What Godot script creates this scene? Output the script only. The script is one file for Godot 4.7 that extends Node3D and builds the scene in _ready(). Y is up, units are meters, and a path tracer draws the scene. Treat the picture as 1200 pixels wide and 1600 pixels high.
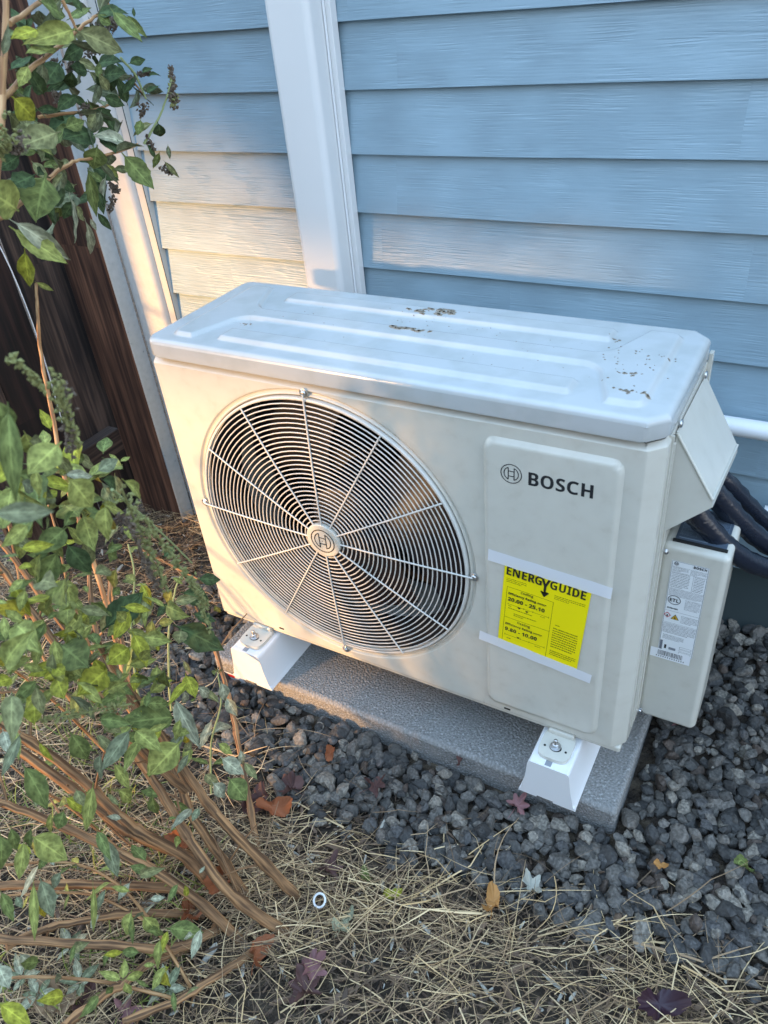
extends Node3D
# Heat pump on a concrete pad in a gravel bed beside a sided house wall, butterfly bush on the left.
# Axes: x along the unit's front to the right, y up, z out of the front panel; the origin is the panel's lower left corner.

const GROUND := -0.172
var rng := RandomNumberGenerator.new()
var noise := FastNoiseLite.new()
var taken := {}
var M := {}

# ---------------------------------------------------------------- mesh helpers
class Mb:
	var v := PackedVector3Array()
	var n := PackedVector3Array()
	var t := PackedVector2Array()
	var ix := PackedInt32Array()
	func vert(p: Vector3, nn: Vector3, uv := Vector2.ZERO) -> int:
		v.append(p); n.append(nn); t.append(uv)
		return v.size() - 1
	func tri(a: int, b: int, c: int) -> void:
		var g := (v[b] - v[a]).cross(v[c] - v[a])
		if g.dot(n[a] + n[b] + n[c]) > 0.0:
			ix.append(a); ix.append(c); ix.append(b)
		else:
			ix.append(a); ix.append(b); ix.append(c)
	func quad(a: int, b: int, c: int, d: int) -> void:
		tri(a, b, c); tri(a, c, d)
	func flat(pts: Array, hint: Vector3, uvs := []) -> void:
		var nn: Vector3 = (pts[1] - pts[0]).cross(pts[2] - pts[0]).normalized()
		if nn.dot(hint) < 0: nn = -nn
		var k := v.size()
		for i in pts.size(): vert(pts[i], nn, uvs[i] if uvs else Vector2(pts[i].x, pts[i].y))
		for i in range(1, pts.size() - 1): tri(k, k + i, k + i + 1)
	func grid(rows: Array, hint: Vector3, uvf := Vector2.ONE, closed := false, uv0 := Vector2.ZERO) -> void:
		var nr := rows.size()
		var nc: int = rows[0].size()
		var k := v.size()
		for r in nr:
			for c in nc:
				var c0: int = (c - 1 + nc) % nc if closed else maxi(c - 1, 0)
				var c1: int = (c + 1) % nc if closed else mini(c + 1, nc - 1)
				var du: Vector3 = rows[r][c1] - rows[r][c0]
				var dv: Vector3 = rows[mini(r + 1, nr - 1)][c] - rows[maxi(r - 1, 0)][c]
				var nn := du.cross(dv).normalized()
				if nn == Vector3.ZERO: nn = hint.normalized()
				vert(rows[r][c], nn, uv0 + Vector2(float(c) / maxi(nc - 1, 1), float(r) / maxi(nr - 1, 1)) * uvf)
		var sum := 0.0
		for i in range(k, v.size()): sum += n[i].dot(hint) if hint != Vector3.ZERO else 1.0
		if sum < 0:
			for i in range(k, v.size()): n[i] = -n[i]
		for r in nr - 1:
			for c in (nc if closed else nc - 1):
				var d: int = (c + 1) % nc
				quad(k + r * nc + c, k + r * nc + d, k + (r + 1) * nc + d, k + (r + 1) * nc + c)
	func tube(pts: Array, rad: Array, sides := 8, caps := true, uvlen := 1.0) -> void:
		var k := v.size()
		var up := Vector3.UP
		var along := 0.0
		for i in pts.size():
			var d: Vector3 = (pts[mini(i + 1, pts.size() - 1)] - pts[maxi(i - 1, 0)]).normalized()
			if absf(d.dot(up)) > 0.95: up = Vector3.RIGHT if absf(d.x) < 0.9 else Vector3.BACK
			var a := d.cross(up).normalized()
			var b := a.cross(d).normalized()
			up = b
			if i > 0: along += pts[i].distance_to(pts[i - 1])
			for s in sides + 1:
				var q := TAU * s / sides
				var nn := a * cos(q) + b * sin(q)
				vert(pts[i] + nn * rad[i], nn, Vector2(float(s) / sides, along * uvlen))
		for i in pts.size() - 1:
			for s in sides:
				var p := k + i * (sides + 1) + s
				quad(p, p + 1, p + sides + 2, p + sides + 1)
		if caps:
			for e in [0, pts.size() - 1]:
				var d: Vector3 = (pts[0] - pts[1] if e == 0 else pts[-1] - pts[-2]).normalized()
				var m := vert(pts[e], d)
				var ring := []
				for s in sides: ring.append(vert(v[k + e * (sides + 1) + s], d))
				for s in sides: tri(m, ring[s], ring[(s + 1) % sides])
	func rbox(c: Vector3, size: Vector3, r: float, seg := 2, uvs := 1.0) -> void:
		var h := size / 2.0
		r = minf(r, minf(h.x, minf(h.y, h.z)) * 0.99)
		for ax in 3:
			var u := (ax + 1) % 3
			var w := (ax + 2) % 3
			for sg in [-1.0, 1.0]:
				var cu := []
				var cw := []
				for i in seg + 1:
					var a := 1.0 - tan(PI / 4 * (1.0 - float(i) / seg))
					cu.append(-h[u] + r * a); cw.append(-h[w] + r * a)
				for i in seg + 1:
					var a := tan(PI / 4 * float(i) / seg)
					cu.append(h[u] - r + r * a); cw.append(h[w] - r + r * a)
				var k := v.size()
				for j in cw.size():
					for i in cu.size():
						var p := Vector3.ZERO
						p[ax] = h[ax] * sg; p[u] = cu[i]; p[w] = cw[j]
						var inn := p.clamp(-h + Vector3.ONE * r, h - Vector3.ONE * r)
						var nn := (p - inn).normalized()
						var q := inn + nn * r
						vert(c + q, nn, Vector2(q[u] + c[u], q[w] + c[w]) * uvs if ax != 0 else Vector2(q[w] + c[w], q[u] + c[u]) * uvs)
				for j in cw.size() - 1:
					for i in cu.size() - 1:
						var b := k + j * cu.size() + i
						quad(b, b + 1, b + cu.size() + 1, b + cu.size())
	func prism(poly: PackedVector2Array, z0: float, z1: float) -> void:      # outline in x, y pushed from z0 to z1
		var ts := Geometry2D.triangulate_polygon(poly)
		for z in [z0, z1]:
			var k := v.size()
			var nn := Vector3(0, 0, 1 if (z == maxf(z0, z1)) else -1)
			for p in poly: vert(Vector3(p.x, p.y, z), nn, p)
			for i in range(0, ts.size(), 3): tri(k + ts[i], k + ts[i + 1], k + ts[i + 2])
		var cen := Vector2.ZERO
		for p in poly: cen += p / poly.size()
		var cw := Geometry2D.is_polygon_clockwise(poly)
		for i in poly.size():
			var a := poly[i]
			var b := poly[(i + 1) % poly.size()]
			var e := (b - a).normalized()
			var nn := Vector3(e.y, -e.x, 0) * (-1.0 if cw else 1.0)
			flat([Vector3(a.x, a.y, z0), Vector3(b.x, b.y, z0), Vector3(b.x, b.y, z1), Vector3(a.x, a.y, z1)], nn)
	func put(into: ArrayMesh = null) -> ArrayMesh:
		var m := into if into else ArrayMesh.new()
		var a := []
		a.resize(Mesh.ARRAY_MAX)
		a[Mesh.ARRAY_VERTEX] = v; a[Mesh.ARRAY_NORMAL] = n; a[Mesh.ARRAY_TEX_UV] = t; a[Mesh.ARRAY_INDEX] = ix
		m.add_surface_from_arrays(Mesh.PRIMITIVE_TRIANGLES, a)
		return m

func V(x: float, y: float, z: float) -> Vector3: return Vector3(x, y, z)

func numbered(called: String) -> String:
	var k: int = taken.get(called, -1) + 1
	taken[called] = k
	return called if k == 0 else "%s_%03d" % [called, k]

func thing(called: String, label: String, category: String, group := "", at := Vector3.ZERO) -> Node3D:
	var o := Node3D.new()
	o.name = numbered(called); add_child(o, true)
	o.position = at
	return tag(o, label, category, group)

func tag(o: Node3D, label: String, category: String, group := "") -> Node3D:
	o.set_meta("label", label); o.set_meta("category", category)
	if group: o.set_meta("group", group)
	return o

func part(called: String, mesh: Mesh, mat: Material, parent: Node, xf := Transform3D.IDENTITY) -> MeshInstance3D:
	var o := MeshInstance3D.new()
	o.name = numbered(called) if parent == self else called
	o.mesh = mesh
	if mat: o.material_override = mat
	o.transform = xf
	parent.add_child(o, true)
	return o

func box(c: Vector3, size: Vector3, r := 0.002, seg := 1) -> ArrayMesh:
	var b := Mb.new()
	b.rbox(c, size, r, seg)
	return b.put()

func pipe(pts: Array, r: float, sides := 10) -> ArrayMesh:
	var b := Mb.new()
	var rr := []
	for p in pts: rr.append(r)
	b.tube(pts, rr, sides)
	return b.put()

func smooth(pts: Array, per := 5) -> Array:            # a Catmull-Rom curve through the points
	var o := []
	for i in pts.size() - 1:
		var p0 = pts[maxi(i - 1, 0)]; var p1 = pts[i]; var p2 = pts[i + 1]; var p3 = pts[mini(i + 2, pts.size() - 1)]
		for k in per: o.append(p1.cubic_interpolate(p2, p0, p3, float(k) / per))
	o.append(pts[-1])
	return o

func lathe(profile: Array, sides := 32) -> ArrayMesh:      # (radius, z) pairs turned about the z axis
	var b := Mb.new()
	var rows := []
	for p in profile:
		var row := []
		for s in sides: row.append(V(p.x * cos(TAU * s / sides), p.x * sin(TAU * s / sides), p.y))
		rows.append(row)
	b.grid(rows, V(0, 0, 1), Vector2.ONE, true)
	return b.put()

func text(s: String, width: float, depth := 0.0004, bold := true, height := 0.0) -> Array:   # [mesh, transform that makes it that wide, left end and baseline at the origin]
	var f := SystemFont.new()
	f.font_names = PackedStringArray(["Droid Sans"])
	f.font_weight = 700 if bold else 400
	var t := TextMesh.new()
	t.text = s; t.font = f; t.font_size = 40; t.pixel_size = 0.01; t.depth = 0.02; t.curve_step = 1.0
	t.horizontal_alignment = HORIZONTAL_ALIGNMENT_LEFT
	var bb := t.get_aabb()
	var k := width / maxf(bb.size.x, 0.001)
	var ky := height / bb.size.y if height > 0 else k
	return [t, Transform3D(Basis.from_scale(V(k, ky, depth / 0.02)), V(-bb.position.x * k, -bb.position.y * ky, 0))]

func print_text(s: String, width: float, at: Transform3D, parent: Node, mat: Material, called := "lettering", bold := true, height := 0.0) -> void:
	var t := text(s, width, 0.0004, bold, height)
	part(called, t[0], mat, parent, at * t[1])

# ---------------------------------------------------------------- materials
func lin(r: float, g: float, b: float) -> Color: return Color(r, g, b).linear_to_srgb()

func mat(called: String, c: Color, rough := 0.6, spec := 0.5) -> StandardMaterial3D:
	var m := StandardMaterial3D.new()
	m.resource_name = called; m.albedo_color = c; m.roughness = rough; m.metallic_specular = spec
	M[called] = m
	return m

func noise_tex(freq: float, type := FastNoiseLite.TYPE_SIMPLEX_SMOOTH, oct := 4, size := 512, ramp: Gradient = null, sd := 1) -> NoiseTexture2D:
	var f := FastNoiseLite.new()
	f.noise_type = type; f.frequency = freq; f.fractal_octaves = oct; f.seed = sd
	var t := NoiseTexture2D.new()
	t.width = size; t.height = size; t.seamless = true; t.noise = f
	if ramp: t.color_ramp = ramp
	return t

func ramp(cols: Array) -> Gradient:
	var g := Gradient.new()
	var o := PackedFloat32Array()
	var c := PackedColorArray()
	for p in cols: o.append(p[0]); c.append(p[1])
	g.offsets = o; g.colors = c
	return g

func triplanar(m: StandardMaterial3D, scale: float) -> StandardMaterial3D:
	m.uv1_triplanar = true; m.uv1_world_triplanar = true; m.uv1_scale = Vector3.ONE * scale
	return m

func relief(m: StandardMaterial3D, t: Texture2D, cm: float) -> StandardMaterial3D:
	m.heightmap_enabled = true; m.heightmap_texture = t; m.heightmap_scale = cm
	return m

func image_tex(w: int, h: int, f: Callable) -> ImageTexture:
	var im := Image.create(w, h, false, Image.FORMAT_RGB8)
	for y in h:
		for x in w: im.set_pixel(x, y, f.call(x, y))
	return ImageTexture.create_from_image(im)

func grey(v: float) -> Color: return Color(v, v, v)

func materials() -> void:
	var paint := mat("cream_enamel", lin(0.61, 0.59, 0.52), 0.24)
	relief(triplanar(paint, 2.0), noise_tex(0.02, FastNoiseLite.TYPE_SIMPLEX_SMOOTH, 3), 0.03)
	paint.albedo_texture = noise_tex(0.012, FastNoiseLite.TYPE_SIMPLEX_SMOOTH, 6, 1024, ramp([[0.0, Color(0.955, 0.95, 0.94)], [0.3, Color(0.985, 0.983, 0.98)], [0.6, Color(0.995, 0.995, 0.993)], [1.0, Color.WHITE]]), 17)
	var top := mat("lid_enamel", lin(0.49, 0.51, 0.51), 0.2)
	relief(triplanar(top, 2.0), noise_tex(0.02, FastNoiseLite.TYPE_SIMPLEX_SMOOTH, 3), 0.02)
	top.albedo_texture = noise_tex(0.012, FastNoiseLite.TYPE_SIMPLEX_SMOOTH, 5, 512, ramp([[0.0, Color(0.94, 0.94, 0.93)], [0.45, Color(0.985, 0.985, 0.98)], [0.6, Color.WHITE]]), 7)
	mat("grille_wire", lin(0.62, 0.61, 0.57), 0.3)
	mat("dark_shroud", lin(0.018, 0.019, 0.022), 0.6)
	mat("coil_dark", lin(0.006, 0.006, 0.009), 0.7)
	mat("fan_plastic", lin(0.006, 0.007, 0.014), 0.45)
	mat("gap", lin(0.01, 0.01, 0.01), 0.8)
	mat("logo_ink", lin(0.018, 0.02, 0.024), 0.5)
	mat("black_ink", lin(0.012, 0.012, 0.012), 0.6)
	mat("red_ink", lin(0.5, 0.03, 0.03), 0.6)
	mat("steel", lin(0.55, 0.56, 0.57), 0.28).metallic = 0.9
	mat("vinyl", lin(0.80, 0.81, 0.82), 0.35)
	mat("tape", lin(0.78, 0.79, 0.80), 0.45)
	mat("clear_tape", Color(0.92, 0.93, 0.95, 0.80), 0.4).transparency = BaseMaterial3D.TRANSPARENCY_ALPHA
	mat("pvc_white", lin(0.78, 0.79, 0.80), 0.35)
	relief(triplanar(mat("cover_white", lin(0.70, 0.695, 0.685), 0.33), 3.0), noise_tex(0.01, FastNoiseLite.TYPE_SIMPLEX_SMOOTH, 2), 0.03)
	relief(triplanar(mat("pipe_wrap", lin(0.012, 0.016, 0.027), 0.25), 9.0), noise_tex(0.03, FastNoiseLite.TYPE_SIMPLEX_SMOOTH, 2), 0.05)
	mat("label_dark", lin(0.045, 0.055, 0.075), 0.3)
	mat("mud", lin(0.25, 0.215, 0.165), 0.95)
	# siding: paint over rough sawn grain that runs along the boards
	var g := FastNoiseLite.new()
	g.frequency = 0.02; g.fractal_octaves = 3; g.seed = 4
	var g2 := FastNoiseLite.new()
	g2.frequency = 0.006; g2.fractal_octaves = 2; g2.seed = 9
	var grain := image_tex(1024, 512, func(x, y):
		var wob := g2.get_noise_2d(x * 0.35, y * 0.8) * 4.0
		var s := g.get_noise_2d(x * 0.08 + 50, (y + wob) * 11.0)
		var rg := 1.0 - absf(s) * 1.6
		var patch := smoothstep(-0.12, 0.3, g2.get_noise_2d(x * 1.1 + 400, y * 2.6 + 90))
		var fine := g.get_noise_2d(x * 0.8 + 700, y * 6.0) * 0.05
		return grey(clampf(0.55 - pow(maxf(rg, 0.0), 2.2) * 0.45 * (0.30 + 0.7 * patch) + fine, 0, 1)))
	var sid := mat("siding_paint", lin(0.285, 0.40, 0.475), 0.36)
	relief(sid, grain, 0.11)
	sid.albedo_texture = image_tex(512, 256, func(x, y):
		var a := g2.get_noise_2d(x * 1.4, y * 2.2) * 0.05 + g.get_noise_2d(x * 0.6, y * 3.0) * 0.03
		return grey(clampf(0.95 + a, 0, 1)))
	mat("trim_paint", lin(0.54, 0.535, 0.52), 0.5)
	triplanar(relief(M.trim_paint, noise_tex(0.015), 0.1), 4.0)
	mat("post_paint", lin(0.36, 0.43, 0.47), 0.55)
	M.post_paint.albedo_texture = noise_tex(0.03, FastNoiseLite.TYPE_SIMPLEX_SMOOTH, 4, 512, ramp([[0.0, Color(0.25, 0.27, 0.26)], [0.05, Color(0.62, 0.63, 0.62)], [0.13, Color(0.94, 0.94, 0.94)], [1.0, Color.WHITE]]), 3)
	triplanar(M.post_paint, 3.0)
	mat("caulk", lin(0.50, 0.50, 0.48), 0.8)
	mat("foundation", lin(0.045, 0.065, 0.07), 0.9)
	# weathered stained timber, grain along v
	var wf := func(dark: Color, light: Color, sd: int) -> ImageTexture:
		var w := FastNoiseLite.new()
		w.frequency = 0.02; w.fractal_octaves = 4; w.seed = sd
		return image_tex(256, 1024, func(x, y):
			var k := w.get_noise_2d(x * 3.2, y * 0.13) * 0.8 + w.get_noise_2d(x * 9.0 + 99, y * 0.3) * 0.5 + w.get_noise_2d(x * 0.5, y * 0.22 + 300) * 0.5
			return dark.lerp(light, clampf(0.45 + k, 0, 1)))
	mat("post_wood", Color.WHITE, 0.75).albedo_texture = wf.call(Color(0.20, 0.125, 0.095), Color(0.46, 0.32, 0.245), 5)
	relief(M.post_wood, M.post_wood.albedo_texture, 0.25)
	mat("fence_wood", Color.WHITE, 0.85).albedo_texture = wf.call(Color(0.12, 0.09, 0.08), Color(0.35, 0.28, 0.24), 12)
	relief(M.fence_wood, M.fence_wood.albedo_texture, 0.25)
	mat("fence_wood_dark", Color.WHITE, 0.85).albedo_texture = wf.call(Color(0.07, 0.045, 0.04), Color(0.2, 0.13, 0.11), 22)
	# concrete
	var con := mat("concrete", Color.WHITE, 0.92)
	con.albedo_texture = noise_tex(0.05, FastNoiseLite.TYPE_SIMPLEX_SMOOTH, 5, 1024, ramp([[0.0, lin(0.15, 0.145, 0.135)], [0.42, lin(0.235, 0.23, 0.22)], [0.66, lin(0.285, 0.28, 0.27)], [0.86, lin(0.45, 0.45, 0.44)]]), 2)
	relief(triplanar(con, 3.0), noise_tex(0.055, FastNoiseLite.TYPE_SIMPLEX_SMOOTH, 3, 1024), 0.3)
	# earth
	var soil := mat("soil", Color.WHITE, 0.97)
	soil.albedo_texture = noise_tex(0.02, FastNoiseLite.TYPE_SIMPLEX_SMOOTH, 6, 1024, ramp([[0.0, lin(0.018, 0.013, 0.010)], [0.5, lin(0.055, 0.040, 0.028)], [0.75, lin(0.10, 0.075, 0.05)], [1.0, lin(0.16, 0.125, 0.085)]]), 21)
	relief(triplanar(soil, 1.6), noise_tex(0.03, FastNoiseLite.TYPE_SIMPLEX_SMOOTH, 5, 1024), 1.2)
	# stones
	var spk := noise_tex(0.03, FastNoiseLite.TYPE_SIMPLEX_SMOOTH, 5, 512, ramp([[0.0, Color(0.5, 0.5, 0.5)], [0.45, Color(0.8, 0.8, 0.8)], [0.7, Color(1, 1, 1)]]), 31)
	var tones := [lin(0.107, 0.098, 0.087), lin(0.146, 0.131, 0.114), lin(0.064, 0.060, 0.056), lin(0.198, 0.172, 0.145), lin(0.112, 0.105, 0.100), lin(0.310, 0.271, 0.221), lin(0.112, 0.080, 0.061), lin(0.164, 0.148, 0.129)]
	for i in tones.size():
		var s := mat("stone_%d" % i, tones[i], 0.72, 0.5)
		s.albedo_texture = spk
		relief(triplanar(s, 9.0), spk, 0.06)
	var sm := mat("stone_mix", Color.WHITE, 0.74)
	sm.vertex_color_use_as_albedo = true; sm.albedo_texture = spk
	relief(triplanar(sm, 9.0), spk, 0.06)
	# leaves: pale midrib and side veins
	var vein := image_tex(128, 64, func(x, y):
		var s: float = absf(y / 31.5 - 1.0)
		var u: float = x / 127.0
		var mid := smoothstep(0.10, 0.02, s)
		var ph := fposmod((u - s * 0.28) * 9.0, 1.0)
		var side := smoothstep(0.14, 0.0, absf(ph - 0.5)) * (1.0 - s) * 0.6
		var bl := g.get_noise_2d(x * 2.2, y * 2.2) * 0.22 + g2.get_noise_2d(x * 3.0 + 40, y * 5.0) * 0.12
		return grey(clampf(0.74 + 0.26 * maxf(mid, side) + bl, 0, 1)))
	var kinds := {
		"leaf_dark": lin(0.10, 0.150, 0.058), "leaf_mid": lin(0.25, 0.30, 0.092), "leaf_light": lin(0.46, 0.48, 0.13), "leaf_yellow": lin(0.62, 0.48, 0.05),
		"leaf_silver": lin(0.56, 0.56, 0.37), "leaf_lime": lin(0.55, 0.54, 0.07), "leaf_olive": lin(0.35, 0.35, 0.15), "leaf_blue": lin(0.32, 0.35, 0.20), "leaf_under": lin(0.32, 0.35, 0.20), "leaf_brown": lin(0.17, 0.075, 0.03)}
	for k in kinds:
		var l := mat(k, kinds[k], 0.78, 0.3)
		l.albedo_texture = vein
		relief(l, vein, 0.12)
	var bark := mat("stem_bark", Color.WHITE, 0.8)
	bark.albedo_texture = image_tex(64, 512, func(x, y):
		var k := g.get_noise_2d(x * 7.0, y * 0.16) * 0.9 + g.get_noise_2d(x * 2.0, y * 0.3 + 200) * 0.5
		return Color(0.35, 0.255, 0.175).lerp(Color(0.71, 0.54, 0.37), clampf(0.55 + k, 0, 1)))
	relief(bark, bark.albedo_texture, 0.3)
	var shoot := mat("shoot_bark", Color.WHITE, 0.75)
	shoot.albedo_texture = image_tex(32, 256, func(x, y):
		return Color(0.52, 0.36, 0.22).lerp(Color(0.74, 0.58, 0.40), clampf(0.5 + g.get_noise_2d(x * 4.0, y * 0.5), 0, 1)))
	mat("green_shoot", lin(0.27, 0.31, 0.13), 0.7)
	mat("seed_dark", lin(0.12, 0.088, 0.062), 0.9)
	mat("seed_green", lin(0.20, 0.20, 0.07), 0.9)
	mat("straw", Color.WHITE, 0.75).vertex_color_use_as_albedo = true
	mat("dead_maroon", lin(0.10, 0.048, 0.042), 0.75)
	mat("dead_pink", lin(0.24, 0.115, 0.115), 0.75)
	mat("dead_rust", lin(0.27, 0.085, 0.03), 0.75)
	mat("dead_orange", lin(0.42, 0.20, 0.055), 0.7)
	mat("dead_tan", lin(0.33, 0.22, 0.13), 0.8)
	mat("dead_grey", lin(0.38, 0.37, 0.31), 0.8)
	mat("dead_plum", lin(0.035, 0.012, 0.022), 0.5)

func smoothstep_(a: float, b: float, x: float) -> float: return smoothstep(a, b, x)

func ground_y(x: float, z: float) -> float:
	var y := GROUND + 0.055 * smoothstep(0.02, -0.46, z) * smoothstep(-0.3, 0.1, x)
	y += 0.022 * smoothstep(0.85, 1.05, x) * smoothstep(0.15, 0.0, z)
	return y + 0.006 * noise.get_noise_2d(x * 260.0, z * 260.0)

# ---------------------------------------------------------------- the setting
func ground() -> void:
	var b := Mb.new()
	var rows := []
	var ks := []
	for i in 121: ks.append(-3.0 + 6.0 * i / 120.0)
	ks = [-60.0, -25.0, -10.0, -5.0] + ks + [5.0, 10.0, 25.0, 60.0]
	for z in ks:
		var row := []
		for x in ks: row.append(V(x, ground_y(x, z) - 0.012, z))
		rows.append(row)
	b.grid(rows, Vector3.UP, Vector2(10, 10))
	part("ground", b.put(), M.soil, self).set_meta("kind", "structure")

func stone_mesh(sd: int) -> ArrayMesh:
	var r := RandomNumberGenerator.new()
	r.seed = sd
	var cuts := []
	for i in 13:
		var d := V(r.randfn(), r.randfn() * 0.8, r.randfn()).normalized()
		cuts.append([d, r.randf_range(0.42, 0.70)])
	var b := Mb.new()
	var sc := V(1.0, r.randf_range(0.5, 0.75), r.randf_range(0.6, 0.9))
	var rows := []
	for j in 9:
		var row := []
		for i in 14:
			var th := PI * j / 8.0
			var d := V(sin(th) * cos(TAU * i / 14), cos(th), sin(th) * sin(TAU * i / 14))
			var l := 1.0
			for c in cuts:
				var k: float = d.dot(c[0])
				if k > 0.05: l = minf(l, c[1] / k)
			row.append(d * l * sc)
		rows.append(row)
	for j in 8:
		for i in 14:
			var i1 := (i + 1) % 14
			var q := [rows[j][i], rows[j][i1], rows[j + 1][i1], rows[j + 1][i]]
			var c: Vector3 = (q[0] + q[1] + q[2] + q[3]) / 4
			if j > 0: b.flat([q[0], q[1], q[2]], c)
			if j < 7: b.flat([q[0], q[2], q[3]], c)
	# soften the facets a little
	var acc := {}
	for i in b.v.size():
		var k := (b.v[i] * 500.0).round()
		acc[k] = acc.get(k, Vector3.ZERO) + b.n[i]
	for i in b.v.size():
		b.n[i] = (b.n[i] * 1.0 + acc[(b.v[i] * 500.0).round()].normalized() * 0.12).normalized()
	return b.put()

func gravel_edge(x: float) -> float:
	return 0.240 - 0.055 * smoothstep(0.5, 1.2, x) + 0.03 * noise.get_noise_1d(x * 420.0)

func gravel(cam: Camera3D, tanv: float) -> void:
	var bed := thing("gravel_bed", "dark grey crushed stone bed around the concrete pad", "gravel")
	bed.remove_meta("category"); bed.remove_meta("label")
	bed.set_meta("kind", "structure")
	var b := Mb.new()
	var rows := []
	for j in 41:
		var row := []
		for i in 81:
			var x := -0.28 + 2.5 * i / 80.0
			var z := lerpf(-0.49, gravel_edge(x) + 0.02, j / 40.0)
			row.append(V(x, ground_y(x, z) - 0.006, z))
		rows.append(row)
	b.grid(rows, Vector3.UP, Vector2(4, 2))
	part("bed_base", b.put(), M.soil, bed)
	var meshes := []
	for i in 9: meshes.append(stone_mesh(100 + i))
	var inv := cam.global_transform.affine_inverse()
	var all := []
	rng.seed = 77
	for layer in 3:
		var step: float = [0.024, 0.0235, 0.029][layer]
		var x := -0.30
		while x < 1.95:
			var z := -0.49
			while z < 0.30:
				var p := V(x + rng.randfn() * 0.008, 0, z + rng.randfn() * 0.008)
				z += step
				var lim := gravel_edge(p.x) + rng.randfn() * 0.018
				if p.z > lim or p.x < -0.20 + rng.randfn() * 0.06 - 0.1 * smoothstep(0.1, -0.3, p.z): continue
				if p.x > -0.045 and p.x < 0.888 and p.z > -0.40 and p.z < 0.052: continue
				if p.x < 0.25 and p.z > 0.19 + rng.randfn() * 0.02: continue
				var s := rng.randf_range(0.011, 0.029) * (0.85 if layer == 2 else 1.0)
				if rng.randf() < 0.12: s *= 1.3
				p.y = ground_y(p.x, p.z) + [0.0, 0.007, 0.014][layer] + rng.randf_range(-0.004, 0.005)
				var bs := Basis.from_euler(V(rng.randf_range(-0.6, 0.6), rng.randf() * TAU, rng.randf_range(-0.6, 0.6))) * Basis.from_scale(Vector3.ONE * s)
				var q := inv * p
				var seen: bool = q.z < 0 and absf(q.x / q.z) < tanv * 0.75 and absf(q.y / q.z) < tanv and layer > 0
				if p.x > 0.0 and p.x < 0.88 and p.z < -0.3: seen = false
				all.append([-q.z / s if seen else 1e9, Transform3D(bs, p), rng.randi() % 9])
			x += step
	all.sort_custom(func(a, c): return a[0] < c[0])
	var pick := [0, 1, 2, 7, 4, 0, 2, 1, 4, 3, 7, 2, 6, 0, 5, 1, 2, 3, 5, 2, 7]
	for i in 300:
		part("stone", meshes[all[i][2]], M["stone_%d" % pick[rng.randi() % pick.size()]], bed, all[i][1])
	for k in 9:
		var mine := all.slice(300).filter(func(a): return a[2] == k)
		var mm := MultiMesh.new()
		mm.transform_format = MultiMesh.TRANSFORM_3D
		mm.use_colors = true
		mm.mesh = meshes[k]
		mm.instance_count = mine.size()
		for i in mine.size():
			mm.set_instance_transform(i, mine[i][1])
			var c: Color = M["stone_%d" % pick[rng.randi() % pick.size()]].albedo_color.srgb_to_linear()
			mm.set_instance_color(i, c * rng.randf_range(0.8, 1.2))
		var o := MultiMeshInstance3D.new()
		o.name = "loose_stones"; o.multimesh = mm; o.material_override = M.stone_mix
		o.set_meta("kind", "stuff")
		bed.add_child(o, true)

func blade_mesh(bend: float, w: float, kink := 0.0) -> ArrayMesh:         # one metre long, lies along x
	var b := Mb.new()
	var rows := []
	var p := Vector3.ZERO
	var a := -bend
	for i in 8:
		var t := i / 7.0
		var ww := w * (1.0 - 0.75 * t * t)
		var sd := V(-sin(a), 0, cos(a))
		rows.append([p - sd * ww, p + V(0, ww * 0.7, 0), p + sd * ww])
		a += bend * 0.28 + (kink if i == 4 else 0.0)
		p += V(cos(a), 0.5 * bend * cos(PI * t) * 0.6, sin(a)) / 7.0
	b.grid(rows, Vector3.UP)
	return b.put()

func scatter(called: String, mesh: Mesh, xfs: Array, cols: Array, m: Material) -> void:
	var mm := MultiMesh.new()
	mm.transform_format = MultiMesh.TRANSFORM_3D
	mm.use_colors = true
	mm.mesh = mesh
	mm.instance_count = xfs.size()
	for i in xfs.size():
		mm.set_instance_transform(i, xfs[i])
		mm.set_instance_color(i, cols[i])
	var o := MultiMeshInstance3D.new()
	o.name = numbered(called); o.multimesh = mm; o.material_override = m
	o.set_meta("kind", "stuff")
	add_child(o, true)

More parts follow.
